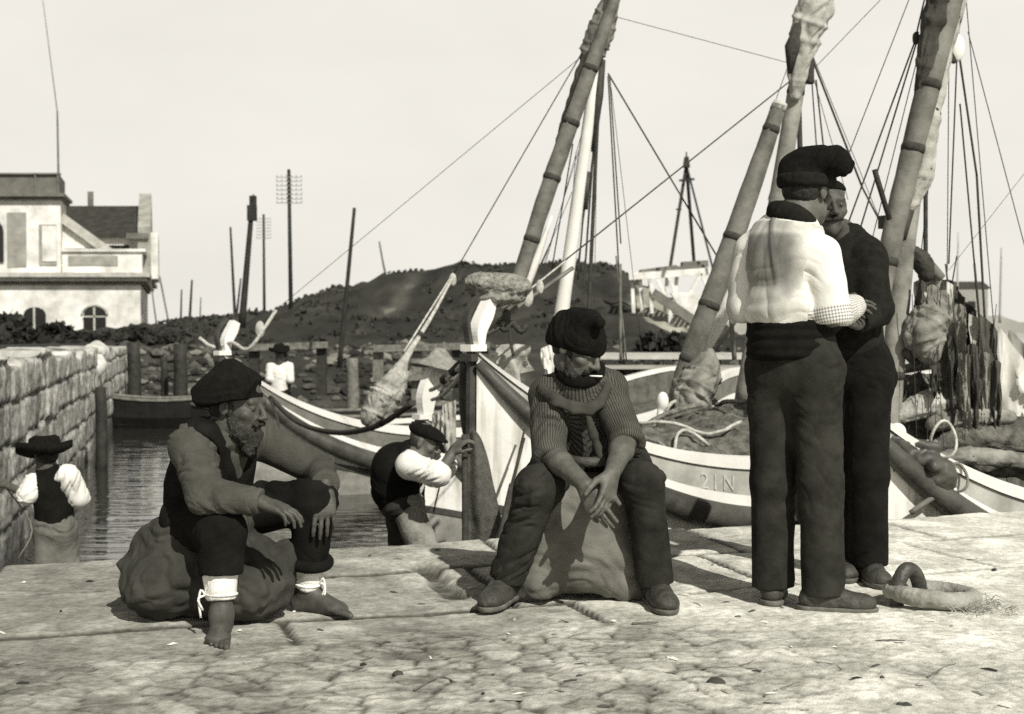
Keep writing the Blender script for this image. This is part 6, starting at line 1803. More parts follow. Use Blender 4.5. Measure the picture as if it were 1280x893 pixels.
# ================= front standing man (seen from behind)
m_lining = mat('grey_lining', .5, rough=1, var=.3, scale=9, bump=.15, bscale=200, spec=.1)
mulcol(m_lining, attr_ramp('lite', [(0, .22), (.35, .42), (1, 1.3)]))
m_shaded_shirt = mat('shaded_side_shirt', .74, rough=1, var=.12, scale=7, bump=.15, bscale=200, spec=.1)  # white shirt cloth, shade on his left side painted in
def person_front():
    W = lambda x, y, d: at(x, y, d)
    base = W(1000, 762, 5.15); base[2] = 0
    o = thing('person', base, 'standing man in white shirt and dark sash with his back to the camera', 'person')
    sh_l, sh_r = W(940, 314, 5.30), W(1027, 318, 5.14)
    el_l, el_r = W(928, 384, 5.30), W(1040, 394, 5.12)
    wr_l, wr_r = W(985, 398, 5.52), W(1070, 382, 5.36)
    hip_l, hip_r = W(966, 462, 5.28), W(1018, 464, 5.18)
    kn_l, kn_r = W(966, 602, 5.28), W(1026, 604, 5.16)
    an_l, an_r = W(966, 735, 5.26), W(1030, 740, 5.12)
    pel, waist, chest, neck = W(992, 445, 5.24), W(986, 402, 5.24), W(982, 335, 5.24), W(990, 276, 5.22)
    hc = W(1009, 240, 5.24)
    HR = Rf((.72, .68, -.05)); HRc = HR
    f = field([sh_l, sh_r, wr_l, wr_r, an_l, an_r, hc, W(1095, 370, 5.5)], .17, .0048)
    L = head(f, hc, HR)
    f.cone(L(0, -.02, -.06), neck, .060, .066, .03)
    f.chain([pel, waist, chest], [.12, .12, .13], .05); f.cone(sh_l, sh_r, .07, .07, .05); f.cone(neck, chest, .07, .1, .05)
    for a_, b_, c_ in ((sh_l, el_l, wr_l), (sh_r, el_r, wr_r)): f.chain([a_, b_, c_], [.05, .042, .029], .02)
    for a_, b_, c_ in ((hip_l, kn_l, an_l), (hip_r, kn_r, an_r)): f.chain([a_, b_, c_], [.08, .055, .034], .03)
    hand(f, wr_r, A(.28, .75, .12), A(-.6, .1, -.4), A(0, .2, 1), (.5, .55, .6, .7), 1.08); hand(f, wr_l, A(.5, .8, .1), A(.3, -.1, -.6), A(0, 0, 1), (.6, .6, .6, .7), 1.0)
    bodymesh(f, o, m_skin, 4); eyes(L, 1, o)
    f = field([hc], .2, .0055); f.ell(L(0, -.038, .0), (.078, .07, .062), HR, .02)
    for e in (-1, 1): f.cone(L(e * .074, .020, .02), L(e * .070, .026, -.035), .010, .009, .01)
    fuzz('hair', f, m_hair, o, .003, (60, 60, 40), 6)
    f = field([hc], .2, .005); f.cone(L(-.036, .096, -.052), L(.036, .096, -.052), .012, .012, .01); fuzz('moustache', f, m_hair, o, .004, (60, 60, 30), 8)
    # floppy wool cap
    f = field([W(980, 225, 5.3), W(1070, 190, 5.2)], .14, .0055)
    HT = Rf((.72, .68, .10))
    f.ell(L(0, -.008, .050), (.100, .116, .052), HT, .02)
    f.cone(W(994, 212, 5.24), W(1022, 206, 5.22), .066, .066, .03)
    f.cone(W(1008, 204, 5.22), W(1046, 201, 5.16), .060, .050, .03).cone(W(1040, 202, 5.17), W(1052, 208, 5.14), .048, .038, .03)
    f.cone(W(1058, 202, 5.14), W(1068, 204, 5.12), .012, .006, .01)
    f.ell(W(1050, 240, 5.14), (.055, .08, .038), k=.02, sub=True)
    lcut(f, L(0, 0, .020), L(0, .10, -1) - L(0, 0, 0), .2)
    garment('floppy_cap', f, [(W(990, 215, 5.24), W(1055, 205, 5.15))], m_cap, o, .005, 18, 1.3, 5, .003, smooth=3)
    f = field([hc], .2, .0055); n_ = 24
    for i in range(n_):
        a, b_ = 2 * math.pi * i / n_, 2 * math.pi * (i + 1) / n_
        q = lambda t: L(.090 * math.cos(t), -.006 + .106 * math.sin(t), .030 + .004 * math.sin(t))
        f.cone(q(a), q(b_), .016, .016, .008); f.cone(q(a) + A(0, 0, .018), q(b_) + A(0, 0, .018), .015, .015, .01)
    garment('cap_band', f, [(hc, L(0, 0, .1))], m_navy, o, .003, 18, 1.3, 6, .002)
    # dark neckerchief collar
    f = field([neck], .24, .006); n_ = 22
    for i in range(n_):
        a, b_ = 2 * math.pi * i / n_, 2 * math.pi * (i + 1) / n_
        q = lambda t, k=0: neck + A(.076 * math.cos(t), .074 * math.sin(t), .0 - .040 * math.cos(t - .6) - k)
        f.cone(q(a), q(b_), .014, .014, .02); f.cone(q(a, -.018), q(b_, -.018), .010, .010, .02); f.cone(q(a, .018), q(b_, .018), .016, .016, .02)
    garment('neckerchief', f, [(neck - A(.1, 0, 0), neck + A(.1, 0, 0))], m_navy, o, .004, 22, 1.4, 6, .003)
    # shirt
    f = field([sh_l, sh_r, el_l, el_r, wr_l, wr_r, waist, neck], .2, .0052)
    yaw = Rf((.42, .9, 0))
    f.ell(chest + A(0, 0, .03), (.158, .125, .20), yaw, .05); f.cone(waist + A(0, 0, .03), chest, .135, .135, .05)
    f.ell(waist + A(-.0, 0, .05), (.165, .140, .10), yaw, .05)
    f.cone(sh_l + A(.03, 0, .0), sh_r + A(-.03, 0, .0), .074, .074, .05); f.cone(chest + A(0, 0, .08), neck + A(0, 0, -.03), .10, .075, .07)
    f.cone(sh_l, el_l, .070, .060, .014); f.cone(el_l, wr_l, .058, .044, .02)
    f.cone(sh_r, sh_r * .5 + el_r * .5, .073, .071, .014); f.cone(sh_r * .5 + el_r * .5, el_r, .071, .071, .014); f.cone(el_r, wr_r, .068, .044, .02)
    lcut(f, wr_r - nrm(wr_r - el_r) * .01, wr_r - el_r, .1); lcut(f, wr_l, wr_l - el_l, .1)
    lcut(f, neck + A(0, 0, .015), A(.1, 0, 1), .14)
    lcut(f, waist + A(0, 0, -.01), A(0, 0, -1), .30)
    V, F = f.poly(); V = laplace(V, F, 2)
    segs = [(sh_l, el_l), (el_l, wr_l), (sh_r, el_r), (el_r, wr_r), (waist, chest), (chest, neck)]
    V, at_ = folds(V, F, segs, .007, 13, 1.7, 51, .003, 8, (4, 5))
    # drag folds across the small of the back
    N_ = vnormals(V, F); k = sstep(.30, .05, V[:, 2] - waist[2]) * (at_['seg'] >= 4)
    wv = (1 - 2 * np.abs(vnoise(np.stack([V[:, 0] * 3 + 3, V[:, 1] * 3, (V[:, 2] + .35 * np.abs(V[:, 0] - waist[0])) * 24], 1), 8)))
    V = V + N_ * (k * wv * .010)[:, None]; V = laplace(V, F, 1, .3)
    u = (V - chest) @ yaw; sh = V[:, 2] - chest[2]
    stain_shade = np.exp(-((u[:, 0] + .035) / .135) ** 2) * sstep(-.24, -.02, sh + fbm(V * 8, 3, 3) * .07) * (1 - .45 * sstep(.02, .15, u[:, 0] + fbm(V * 9, 2, 5) * .04)) * sstep(.19, .10, sh - .06 + fbm(V * 6, 2, 9) * .05) * sstep(.08, .02, u[:, 1])
    stain_shade = np.maximum(stain_shade * (.8 + .4 * fbm(V * 7, 3, 6)), .75 * sstep(-.15, -.20, u[:, 0])); 
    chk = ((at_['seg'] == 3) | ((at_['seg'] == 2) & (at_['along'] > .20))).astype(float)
    at_['stain_shade'] = stain_shade; at_['check'] = chk
    at_['stain_shade'] = .5 * sstep(-.15, -.20, u[:, 0])  # shade on the left sleeve put into the shirt colour
    mesh('shirt', V, F, m_shaded_shirt, o, attrs=at_)
    # waistcoat with a grey lining back and open armholes
    f = field([sh_l, sh_r, waist, neck], .2, .0052)
    f.ell(chest + A(0, 0, .03), (.166, .133, .205), yaw, .05); f.cone(waist + A(0, 0, .03), chest, .148, .148, .05); f.ell(waist + A(0, 0, .05), (.178, .154, .10), yaw, .05)
    f.cone(sh_l + A(.06, 0, .006), sh_r + A(-.06, 0, .006), .076, .076, .05); f.cone(chest + A(0, 0, .08), neck + A(0, 0, -.03), .106, .08, .07)
    f.cone(sh_l, el_l, .088, .082, .012, True); f.cone(sh_r, el_r, .096, .098, .012, True); f.ell(el_r, (.10, .1, .09), k=.01, sub=True)
    lcut(f, neck + A(0, 0, -.01), A(.1, 0, 1), .16); lcut(f, waist + A(0, 0, -.02), A(0, 0, -1), .30)
    V, F = f.poly(); V = laplace(V, F, 2)
    V, at_ = folds(V, F, [(waist, chest), (chest, neck)], .004, 14, 1.6, 55, .003, 8, (0, 1))
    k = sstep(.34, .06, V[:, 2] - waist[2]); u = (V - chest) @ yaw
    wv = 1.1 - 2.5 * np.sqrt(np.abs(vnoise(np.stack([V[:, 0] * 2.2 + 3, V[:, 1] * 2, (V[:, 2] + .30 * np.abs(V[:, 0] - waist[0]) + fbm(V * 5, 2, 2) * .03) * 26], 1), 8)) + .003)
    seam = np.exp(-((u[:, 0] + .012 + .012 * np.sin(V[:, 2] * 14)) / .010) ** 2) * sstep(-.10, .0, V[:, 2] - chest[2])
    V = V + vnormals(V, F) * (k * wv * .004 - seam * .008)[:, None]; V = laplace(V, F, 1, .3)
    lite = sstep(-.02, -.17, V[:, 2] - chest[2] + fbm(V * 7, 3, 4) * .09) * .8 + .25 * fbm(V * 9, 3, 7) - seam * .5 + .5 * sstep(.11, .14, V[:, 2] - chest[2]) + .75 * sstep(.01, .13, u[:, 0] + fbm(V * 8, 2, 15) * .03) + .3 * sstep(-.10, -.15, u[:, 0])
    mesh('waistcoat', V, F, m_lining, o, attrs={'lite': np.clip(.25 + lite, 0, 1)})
    # sash and trousers
    f = field([hip_l, hip_r, kn_l, kn_r, an_l, an_r, waist], .2, .0058)
    f.ell(pel + A(.012, 0, -.02), (.150, .138, .19), yaw, .04); f.cone(hip_l, hip_r, .098, .10, .05)
    f.ell(waist + A(0.01, 0, -.06), (.158, .142, .10), yaw, .04)
    for h_, k_, a_ in ((hip_l, kn_l, an_l), (hip_r, kn_r, an_r)):
        f.cone(h_, k_, .100, .083, .04).cone(k_, a_ + A(0, 0, -.06), .083, .080, .03)
    for a_ in (an_l, an_r): lcut(f, A(a_[0], a_[1], .062), A(.05, 0, -1), .15)
    lcut(f, waist + A(0, 0, -.05), A(0, 0, 1), .3)
    garment('trousers', f, [(hip_l, kn_l), (kn_l, an_l), (hip_r, kn_r), (kn_r, an_r), (pel, waist)], m_trou, o, .0055, 11, 1.8, 61, .004, 7)
    f = field([waist], .3, .006)
    for k, z in enumerate((-.012, -.05, -.09, -.125)):
        f.ell(waist + A(.006, 0, z), A(.170 - .003 * (k == 0), .158, .042), yaw + 0 * k, .022)
    garment('sash', f, [(waist - A(.2, 0, 0), waist + A(.2, 0, 0))], m_black, o, .003, 18, 1.3, 63, .004, 14)
    shoe('shoe', an_l + A(0, -.0, 0), (.25, 1, 0), 0, m_leather, o, 1.02, .07, 7); shoe('shoe', an_r + A(-.025, 0, 0), (.93, -.22, 0), 0, m_leather, o, .98, .07, 9)
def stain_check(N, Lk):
    a = N.new('ShaderNodeAttribute'); a.attribute_name = 'stain_shade'
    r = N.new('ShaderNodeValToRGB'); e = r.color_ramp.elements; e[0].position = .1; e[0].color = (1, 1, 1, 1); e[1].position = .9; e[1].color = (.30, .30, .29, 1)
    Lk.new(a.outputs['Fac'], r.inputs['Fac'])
    def wave(at_n, mul):
        b = N.new('ShaderNodeAttribute'); b.attribute_name = at_n
        m1 = N.new('ShaderNodeMath'); m1.operation = 'MULTIPLY'; m1.inputs[1].default_value = mul; Lk.new(b.outputs['Fac'], m1.inputs[0])
        m2 = N.new('ShaderNodeMath'); m2.operation = 'SINE'; Lk.new(m1.outputs[0], m2.inputs[0])
        m3 = N.new('ShaderNodeMath'); m3.operation = 'GREATER_THAN'; m3.inputs[1].default_value = .15; Lk.new(m2.outputs[0], m3.inputs[0]); return m3.outputs[0]
    w1, w2 = wave('along', 520), wave('around', 40)
    mxx = N.new('ShaderNodeMath'); mxx.operation = 'ADD'; Lk.new(w1, mxx.inputs[0]); Lk.new(w2, mxx.inputs[1])
    c = N.new('ShaderNodeAttribute'); c.attribute_name = 'check'
    mm = N.new('ShaderNodeMath'); mm.operation = 'MULTIPLY'; Lk.new(mxx.outputs[0], mm.inputs[0]); Lk.new(c.outputs['Fac'], mm.inputs[1])
    mr_ = N.new('ShaderNodeMapRange'); mr_.inputs['From Max'].default_value = 2; mr_.inputs['To Min'].default_value = 1; mr_.inputs['To Max'].default_value = .28; Lk.new(mm.outputs[0], mr_.inputs['Value'])
    x = N.new('ShaderNodeMix'); x.data_type = 'RGBA'; x.blend_type = 'MULTIPLY'; x.inputs['Factor'].default_value = 1
    Lk.new(r.outputs['Color'], x.inputs[6]); Lk.new(mr_.outputs['Result'], x.inputs[7]); return x.outputs[2]
mulcol(m_shaded_shirt, stain_check)
person_front()

# ================= man in the dark jersey facing the camera behind him
def person_back():
    W = lambda x, y, d: at(x, y, d)
    base = W(1075, 725, 5.75); base[2] = 0
    o = thing('person', base, 'moustached man in dark jersey facing the camera, half hidden behind the white shirted man', 'person')
    sh_r, sh_l = W(1018, 326, 5.88), W(1083, 324, 5.74)
    el_r, el_l = W(1012, 390, 5.75), W(1095, 388, 5.66)
    wr_r, wr_l = W(1045, 392, 5.50), W(1072, 404, 5.48)
    hip_r, hip_l = W(1050, 470, 5.82), W(1085, 470, 5.74)
    kn_r, kn_l = W(1058, 590, 5.82), W(1086, 592, 5.70)
    an_r, an_l = W(1064, 700, 5.84), W(1086, 702, 5.72)
    pel, waist, chest, neck = W(1066, 455, 5.8), W(1062, 410, 5.8), W(1056, 350, 5.82), W(1050, 297, 5.80)
    hc = W(1033, 258, 5.68)
    HR = Rf((.10, -1, -.08), (-.03, 0, 1))
    f = field([sh_l, sh_r, wr_l, wr_r, an_l, an_r, hc], .17, .0048)
    L = head(f, hc, HR)
    f.cone(L(0, -.02, -.06), neck, .056, .062, .03)
    f.chain([pel, waist, chest], [.11, .11, .12], .05); f.cone(sh_l, sh_r, .065, .065, .05); f.cone(neck, chest, .07, .1, .05)
    for a_, b_, c_ in ((sh_l, el_l, wr_l), (sh_r, el_r, wr_r)): f.chain([a_, b_, c_], [.05, .042, .029], .02)
    for a_, b_, c_ in ((hip_l, kn_l, an_l), (hip_r, kn_r, an_r)): f.chain([a_, b_, c_], [.08, .055, .034], .03)
    hand(f, wr_l, A(-.6, -.5, .25), A(-.3, .6, -.5), A(.1, .2, 1), (.45, .5, .55, .6), 1.05); hand(f, wr_r, A(.5, -.5, .2), A(.2, .5, -.6), A(0, 0, 1), (.5, .5, .55, .6), 1.0)
    bodymesh(f, o, m_skin_d, 5); eyes(L, 1, o)
    f = field([hc], .2, .0055); f.ell(L(0, -.03, .045), (.084, .09, .078), HR, .02); 
    fuzz('hair', f, m_hair, o, .004, (50, 50, 40), 9)
    f = field([hc], .2, .005); f.cone(L(-.036, .094, -.053), L(0, .102, -.050), .009, .012, .01).cone(L(.036, .094, -.053), L(0, .102, -.050), .009, .012, .01); fuzz('moustache', f, m_hair, o, .004, (60, 60, 30), 8)
    f = field([hc], .2, .0055); f.ell(L(0, -.015, .060), (.084, .10, .055), HR, .02); lcut(f, L(0, 0, .060), L(0, .1, -1) - L(0, 0, 0), .2); garment('knit_cap', f, [(hc, L(0, 0, .12))], m_cap, o, .003, 20, 1.3, 4, .002)
    yaw = Rf((-.45, -.9, 0))
    f = field([sh_l, sh_r, el_l, el_r, wr_l, wr_r, waist, neck], .2, .0055)
    f.ell(chest + A(0, 0, .02), (.165, .130, .19), yaw, .05); f.cone(waist + A(0, 0, -.08), chest, .145, .140, .05)
    f.cone(sh_l, sh_r, .080, .080, .06); f.cone(chest + A(0, 0, .08), neck + A(0, 0, .03), .11, .076, .06)
    f.chain([sh_l, el_l], [.080, .068], .025); f.cone(el_l, wr_l, .064, .046, .03); f.chain([sh_r, el_r], [.088, .07], .03); f.cone(el_r, wr_r, .066, .046, .03)
    lcut(f, wr_l - nrm(wr_l - el_l) * .01, wr_l - el_l, .1); lcut(f, wr_r, wr_r - el_r, .1); lcut(f, neck + A(0, 0, .055), A(0, 0, 1), .12)
    garment('jersey', f, [(sh_l, el_l), (el_l, wr_l), (sh_r, el_r), (el_r, wr_r), (waist, chest)], m_navy, o, .007, 14, 1.6, 71, .004, vert=(4,))
    f = field([hip_l, hip_r, kn_l, kn_r, an_l, an_r, waist], .2, .0058)
    f.ell(pel, (.160, .140, .17), yaw, .04); f.cone(hip_l, hip_r, .108, .108, .05)
    for h_, k_, a_ in ((hip_l, kn_l, an_l), (hip_r, kn_r, an_r)): f.cone(h_, k_, .098, .080, .04).cone(k_, a_ + A(0, 0, -.06), .078, .080, .03)
    for a_ in (an_l, an_r): lcut(f, A(a_[0], a_[1], .066), A(.05, 0, -1), .15)
    garment('trousers', f, [(hip_l, kn_l), (kn_l, an_l), (hip_r, kn_r), (kn_r, an_r)], m_black, o, .0055, 11, 1.8, 73, .004, 7)
    shoe('shoe', an_l + A(0, .02, 0), (.05, -1, 0), 0, m_leather, o, 1.0, .08, 4); shoe('shoe', an_r + A(0, .02, 0), (-.3, -1, 0), 0, m_leather, o, 1.0, .08, 6)
person_back()

# ================= bending man at the bow, boy by the wall, figure in the far boat
def felt_hat(name, c, r, hgt, m, parent, tilt=(0, 0), rc=.42):
    n = 26; V = []
    prof = [(0, hgt), (rc * .7, hgt * .97), (rc * .98, hgt * .75), (rc * 1.05, hgt * .1), (.72, .0), (1.0, .03), (.99, -.02), (.7, -.045), (rc, -.05), (0, -.05)]
    for a_, z in prof:
        for k in range(n):
            t = 2 * math.pi * k / n; x, y = r * a_ * math.cos(t), r * a_ * math.sin(t)
            V.append(np.asarray(c) + A(x, y, z * (1 if a_ < .6 and z > 0 else 1) + x * tilt[0] + y * tilt[1] + .02 * a_ * math.sin(2 * t)))
    F = [(i * n + k, i * n + (k + 1) % n, (i + 1) * n + (k + 1) % n, (i + 1) * n + k) for i in range(len(prof) - 1) for k in range(n)]
    return mesh(name, V, F, m, parent)

def person_bending():
    W = lambda x, y, d: at(x, y, d)
    G = -1.08
    pel, chest, neck = W(502, 624, 9.05), W(500, 585, 8.95), W(517, 566, 8.85)
    base = A(pel[0] + .1, pel[1], G)
    o = thing('person', base, 'man in waistcoat and flat cap bending to haul the net at the bow', 'person')
    sh_n, sh_f = W(512, 582, 8.72), W(528, 574, 9.02)
    el_n, el_f = W(548, 594, 8.60), W(556, 584, 8.95)
    wr_n, wr_f = W(566, 566, 8.70), W(568, 560, 8.86)
    hip_n, hip_f = W(505, 632, 8.95), W(502, 628, 9.15)
    kn_n, kn_f = A(pel[0] + .24, 8.85, -.60), A(pel[0] + .02, 9.1, -.62)
    an_n, an_f = A(pel[0] + .14, 8.95, G + .09), A(pel[0] - .22, 9.2, G + .09)
    hc = W(530, 553, 8.82)
    HR = Rf((.9, -.15, -.35), (.3, 0, 1))
    f = field([hc, sh_n, sh_f, wr_n, wr_f, hip_n, an_n, an_f, kn_n], .16, .006)
    L = head(f, hc, HR); f.cone(L(0, -.02, -.06), neck, .056, .062, .03)
    f.chain([pel, (pel + chest) / 2, chest, neck], [.11, .11, .12, .07], .05); f.cone(sh_n, sh_f, .065, .065, .05)
    for a_, b_, c_ in ((sh_n, el_n, wr_n), (sh_f, el_f, wr_f)): f.chain([a_, b_, c_], [.05, .043, .029], .02); hand(f, c_, A(.5, -.05, .5), A(.4, .2, -.6), A(-.2, -.6, .4), (.7, .75, .8, .85), 1.05)
    for a_, b_, c_ in ((hip_n, kn_n, an_n), (hip_f, kn_f, an_f)): f.chain([a_, b_, c_], [.08, .055, .034], .03)
    bodymesh(f, o, m_skin, 7)
    f = field([hc], .2, .006); f.ell(L(0, -.005, .065), (.098, .125, .052), HR, .02).ell(L(0, .06, .055), (.085, .09, .02), HR, .02); lcut(f, L(0, 0, .035), L(0, .1, -1) - L(0, 0, 0), .2); garment('flat_cap', f, [(hc, L(0, 0, .1))], m_cap, o, .005, 16, 1.3, 3, .003)
    f = field([hc], .2, .006); f.ell(L(0, .062, -.09), (.05, .04, .035), HR, .02).ell(L(0, -.04, -.01), (.075, .06, .06), HR, .02); fuzz('beard', f, m_hair, o, .005)
    f = field([sh_n, sh_f, el_n, el_f, wr_n, pel, neck], .2, .0065)
    f.chain([pel, (pel + chest) / 2, chest], [.14, .145, .145], .05); f.cone(sh_n, sh_f, .08, .08, .06); f.cone(chest, neck, .11, .07, .05)
    mid = lambda a, b_, t: a + (b_ - a) * t
    for s_, e_, w_ in ((sh_n, el_n, wr_n), (sh_f, el_f, wr_f)): f.cone(s_, e_, .088, .074, .03).cone(e_, mid(e_, w_, .35), .072, .055, .03); lcut(f, mid(e_, w_, .35), w_ - e_, .12)
    garment('shirt', f, [(sh_n, el_n), (sh_f, el_f), (pel, chest)], m_shirtw, o, .012, 15, 1.6, 81, .005)
    f = field([pel, neck, sh_n, sh_f], .2, .0065)
    f.chain([pel + A(0, 0, -.0), (pel + chest) / 2 + A(-.02, 0, 0), chest + A(-.02, 0, .0)], [.155, .168, .168], .05); f.cone(chest, neck + A(-.02, 0, .0), .15, .085, .05)
    f.cone(sh_n + A(.02, -.03, .01), el_n, .105, .1, .01, True); f.cone(sh_f, el_f, .10, .1, .01, True)
    garment('waistcoat', f, [(pel, chest)], m_black, o, .006, 12, 1.6, 83, .004)
    f = field([pel, hip_n, hip_f, kn_n, kn_f, an_n, an_f], .2, .007)
    f.cone(hip_n, hip_f, .12, .12, .05); f.cone(pel, (hip_n + hip_f) / 2, .14, .13, .05)
    f.cone(hip_f, kn_f, .112, .088, .04).cone(kn_f, an_f, .084, .078, .03)
    f2 = field([hip_n, kn_n, an_n], .2, .007); f2.cone(hip_n + A(.02, -.02, -.0), kn_n, .105, .09, .04).cone(kn_n, an_n, .086, .08, .03)
    garment('trouser_leg', f2, [(hip_n, kn_n), (kn_n, an_n)], m_sailm, o, .012, 11, 1.7, 86, .004, label='front trouser leg with sunlight put into its pale colour')  # paler cloth colour stands in for sunlight on the near leg
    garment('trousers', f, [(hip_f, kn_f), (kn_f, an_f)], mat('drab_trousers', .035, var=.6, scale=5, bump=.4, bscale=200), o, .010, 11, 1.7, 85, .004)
    MB().tube(curve([pel + A(-.145, -.02, -.03), pel + A(-.05, -.15, -.03), pel + A(.1, -.14, -.02), pel + A(.15, -.02, -.01)], 14), .012, 6).build('belt', m_sail, o, True)
    for a_, fw in ((an_n, (1, -.2, 0)), (an_f, (1, -.1, 0))): shoe('shoe', a_, fw, G, m_leather, o)
person_bending()

def person_boy():
    W = lambda x, y, d: at(x, y, d); d = 9.9
    G = -1.08
    pel = W(68, 652, d); base = A(pel[0], d, G)
    o = thing('person', base, 'boy in wide dark hat and black waistcoat at the foot of the stone wall', 'person')
    chest, neck, hc = W(66, 612, d), W(60, 587, d), W(57, 570, d - .02)
    sh_l, sh_r = W(47, 598, d + .05), W(84, 596, d - .05)
    el_l, el_r = W(34, 618, d - .12), W(98, 622, d + .02)
    wr_l, wr_r = W(6, 606, d - .0), W(88, 640, d + .2)
    hip_l, hip_r = W(60, 662, d), W(78, 662, d)
    kn_l, kn_r = A(hip_l[0] - .0, d - .05, -.66), A(hip_r[0] + .02, d + .05, -.66)
    an_l, an_r = A(hip_l[0] - .02, d, G + .08), A(hip_r[0] + .03, d + .08, G + .08)
    HR = Rf((-.62, .75, -.1)); S = .95
    f = field([hc, wr_l, wr_r, el_r, an_l, an_r], .15, .0065)
    L = head(f, hc, HR, S); f.cone(L(0, -.02, -.06), neck, .048, .052, .03)
    f.chain([pel, chest, neck], [.1, .11, .06], .05); f.cone(sh_l, sh_r, .055, .055, .05)
    for a_, b_, c_ in ((sh_l, el_l, wr_l), (sh_r, el_r, wr_r)): f.chain([a_, b_, c_], [.042, .036, .025], .02)
    hand(f, wr_l, A(-.8, .5, .1), A(.2, .5, -.6), A(0, 0, 1), (.6, .6, .6, .6), .9); hand(f, wr_r, A(-.4, .7, -.2), A(-.3, 0, -.5), A(0, 0, 1), (.5, .5, .5, .5), .9)
    for a_, b_, c_ in ((hip_l, kn_l, an_l), (hip_r, kn_r, an_r)): f.chain([a_, b_, c_], [.07, .05, .032], .03)
    bodymesh(f, o, m_skin, 9)
    f = field([hc], .18, .007); f.ell(L(0, -.035, .0), (.08, .072, .07), HR, .02); fuzz('hair', f, m_hair, o, .004)
    felt_hat('wide_hat', hc + A(-.01, 0, .055), .20, .09, m_cap, o, (.12, -.12), .55)
    f = field([sh_l, sh_r, el_l, el_r, wr_r, wr_l], .16, .0065)
    for s_, e_, w_, t in ((sh_l, el_l, wr_l, .0), (sh_r, el_r, wr_r, .6)):
        f.cone(s_, e_, .078, .075, .03); f.cone(e_, e_ + (w_ - e_) * max(t, .05), .072, .05, .03)
    f.cone(sh_l, sh_r, .07, .07, .05); f.cone(chest, neck, .1, .055, .04)
    garment('shirt', f, [(sh_l, el_l), (sh_r, el_r), (chest, neck)], m_shirtw, o, .010, 16, 1.6, 91, .005)
    f = field([pel, neck, sh_l, sh_r], .18, .0065)
    f.chain([pel + A(0, 0, .02), chest], [.135, .145], .05); f.cone(sh_l + A(.04, 0, .01), sh_r + A(-.04, 0, .01), .078, .078, .06); f.cone(chest, neck + A(0, 0, -.02), .12, .075, .04)
    for s_, e_ in ((sh_l, el_l), (sh_r, el_r)): f.cone(s_ + nrm(e_ - s_) * .03, e_, .083, .08, .01, True)
    lcut(f, pel + A(0, 0, -.0), A(0, 0, -1), .3)
    garment('waistcoat', f, [(pel, chest)], m_black, o, .006, 12, 1.6, 93, .004)
    f = field([pel, hip_l, hip_r, kn_l, kn_r, an_l, an_r], .18, .007)
    f.cone(hip_l, hip_r, .105, .105, .05); f.cone(pel, (hip_l + hip_r) / 2, .125, .12, .05)
    for h_, k_, a_ in ((hip_l, kn_l, an_l), (hip_r, kn_r, an_r)): f.cone(h_, k_, .10, .082, .04).cone(k_, a_, .078, .07, .03)
    garment('trousers', f, [(hip_l, kn_l), (kn_l, an_l), (hip_r, kn_r), (kn_r, an_r)], mat('grey_trousers', .16, var=.4, scale=6, bump=.4, bscale=200), o, .010, 11, 1.7, 95, .004)
    for a_, fw in ((an_l, (-.6, .8, 0)), (an_r, (-.4, .9, 0))): shoe('shoe', a_, fw, G, m_leather, o, .92)
    r_ = MB().tube(curve([wr_l + A(-.1, .05, .05), wr_l + A(.03, .0, -.05), W(40, 660, d - .2), W(22, 700, d - .3)], 14), .006, 5).build('hauling_rope', m_bamboo, None, True, loc=wr_l)
    tag(r_, 'thin pale rope held by the boy beside the wall', 'rope')
person_boy()

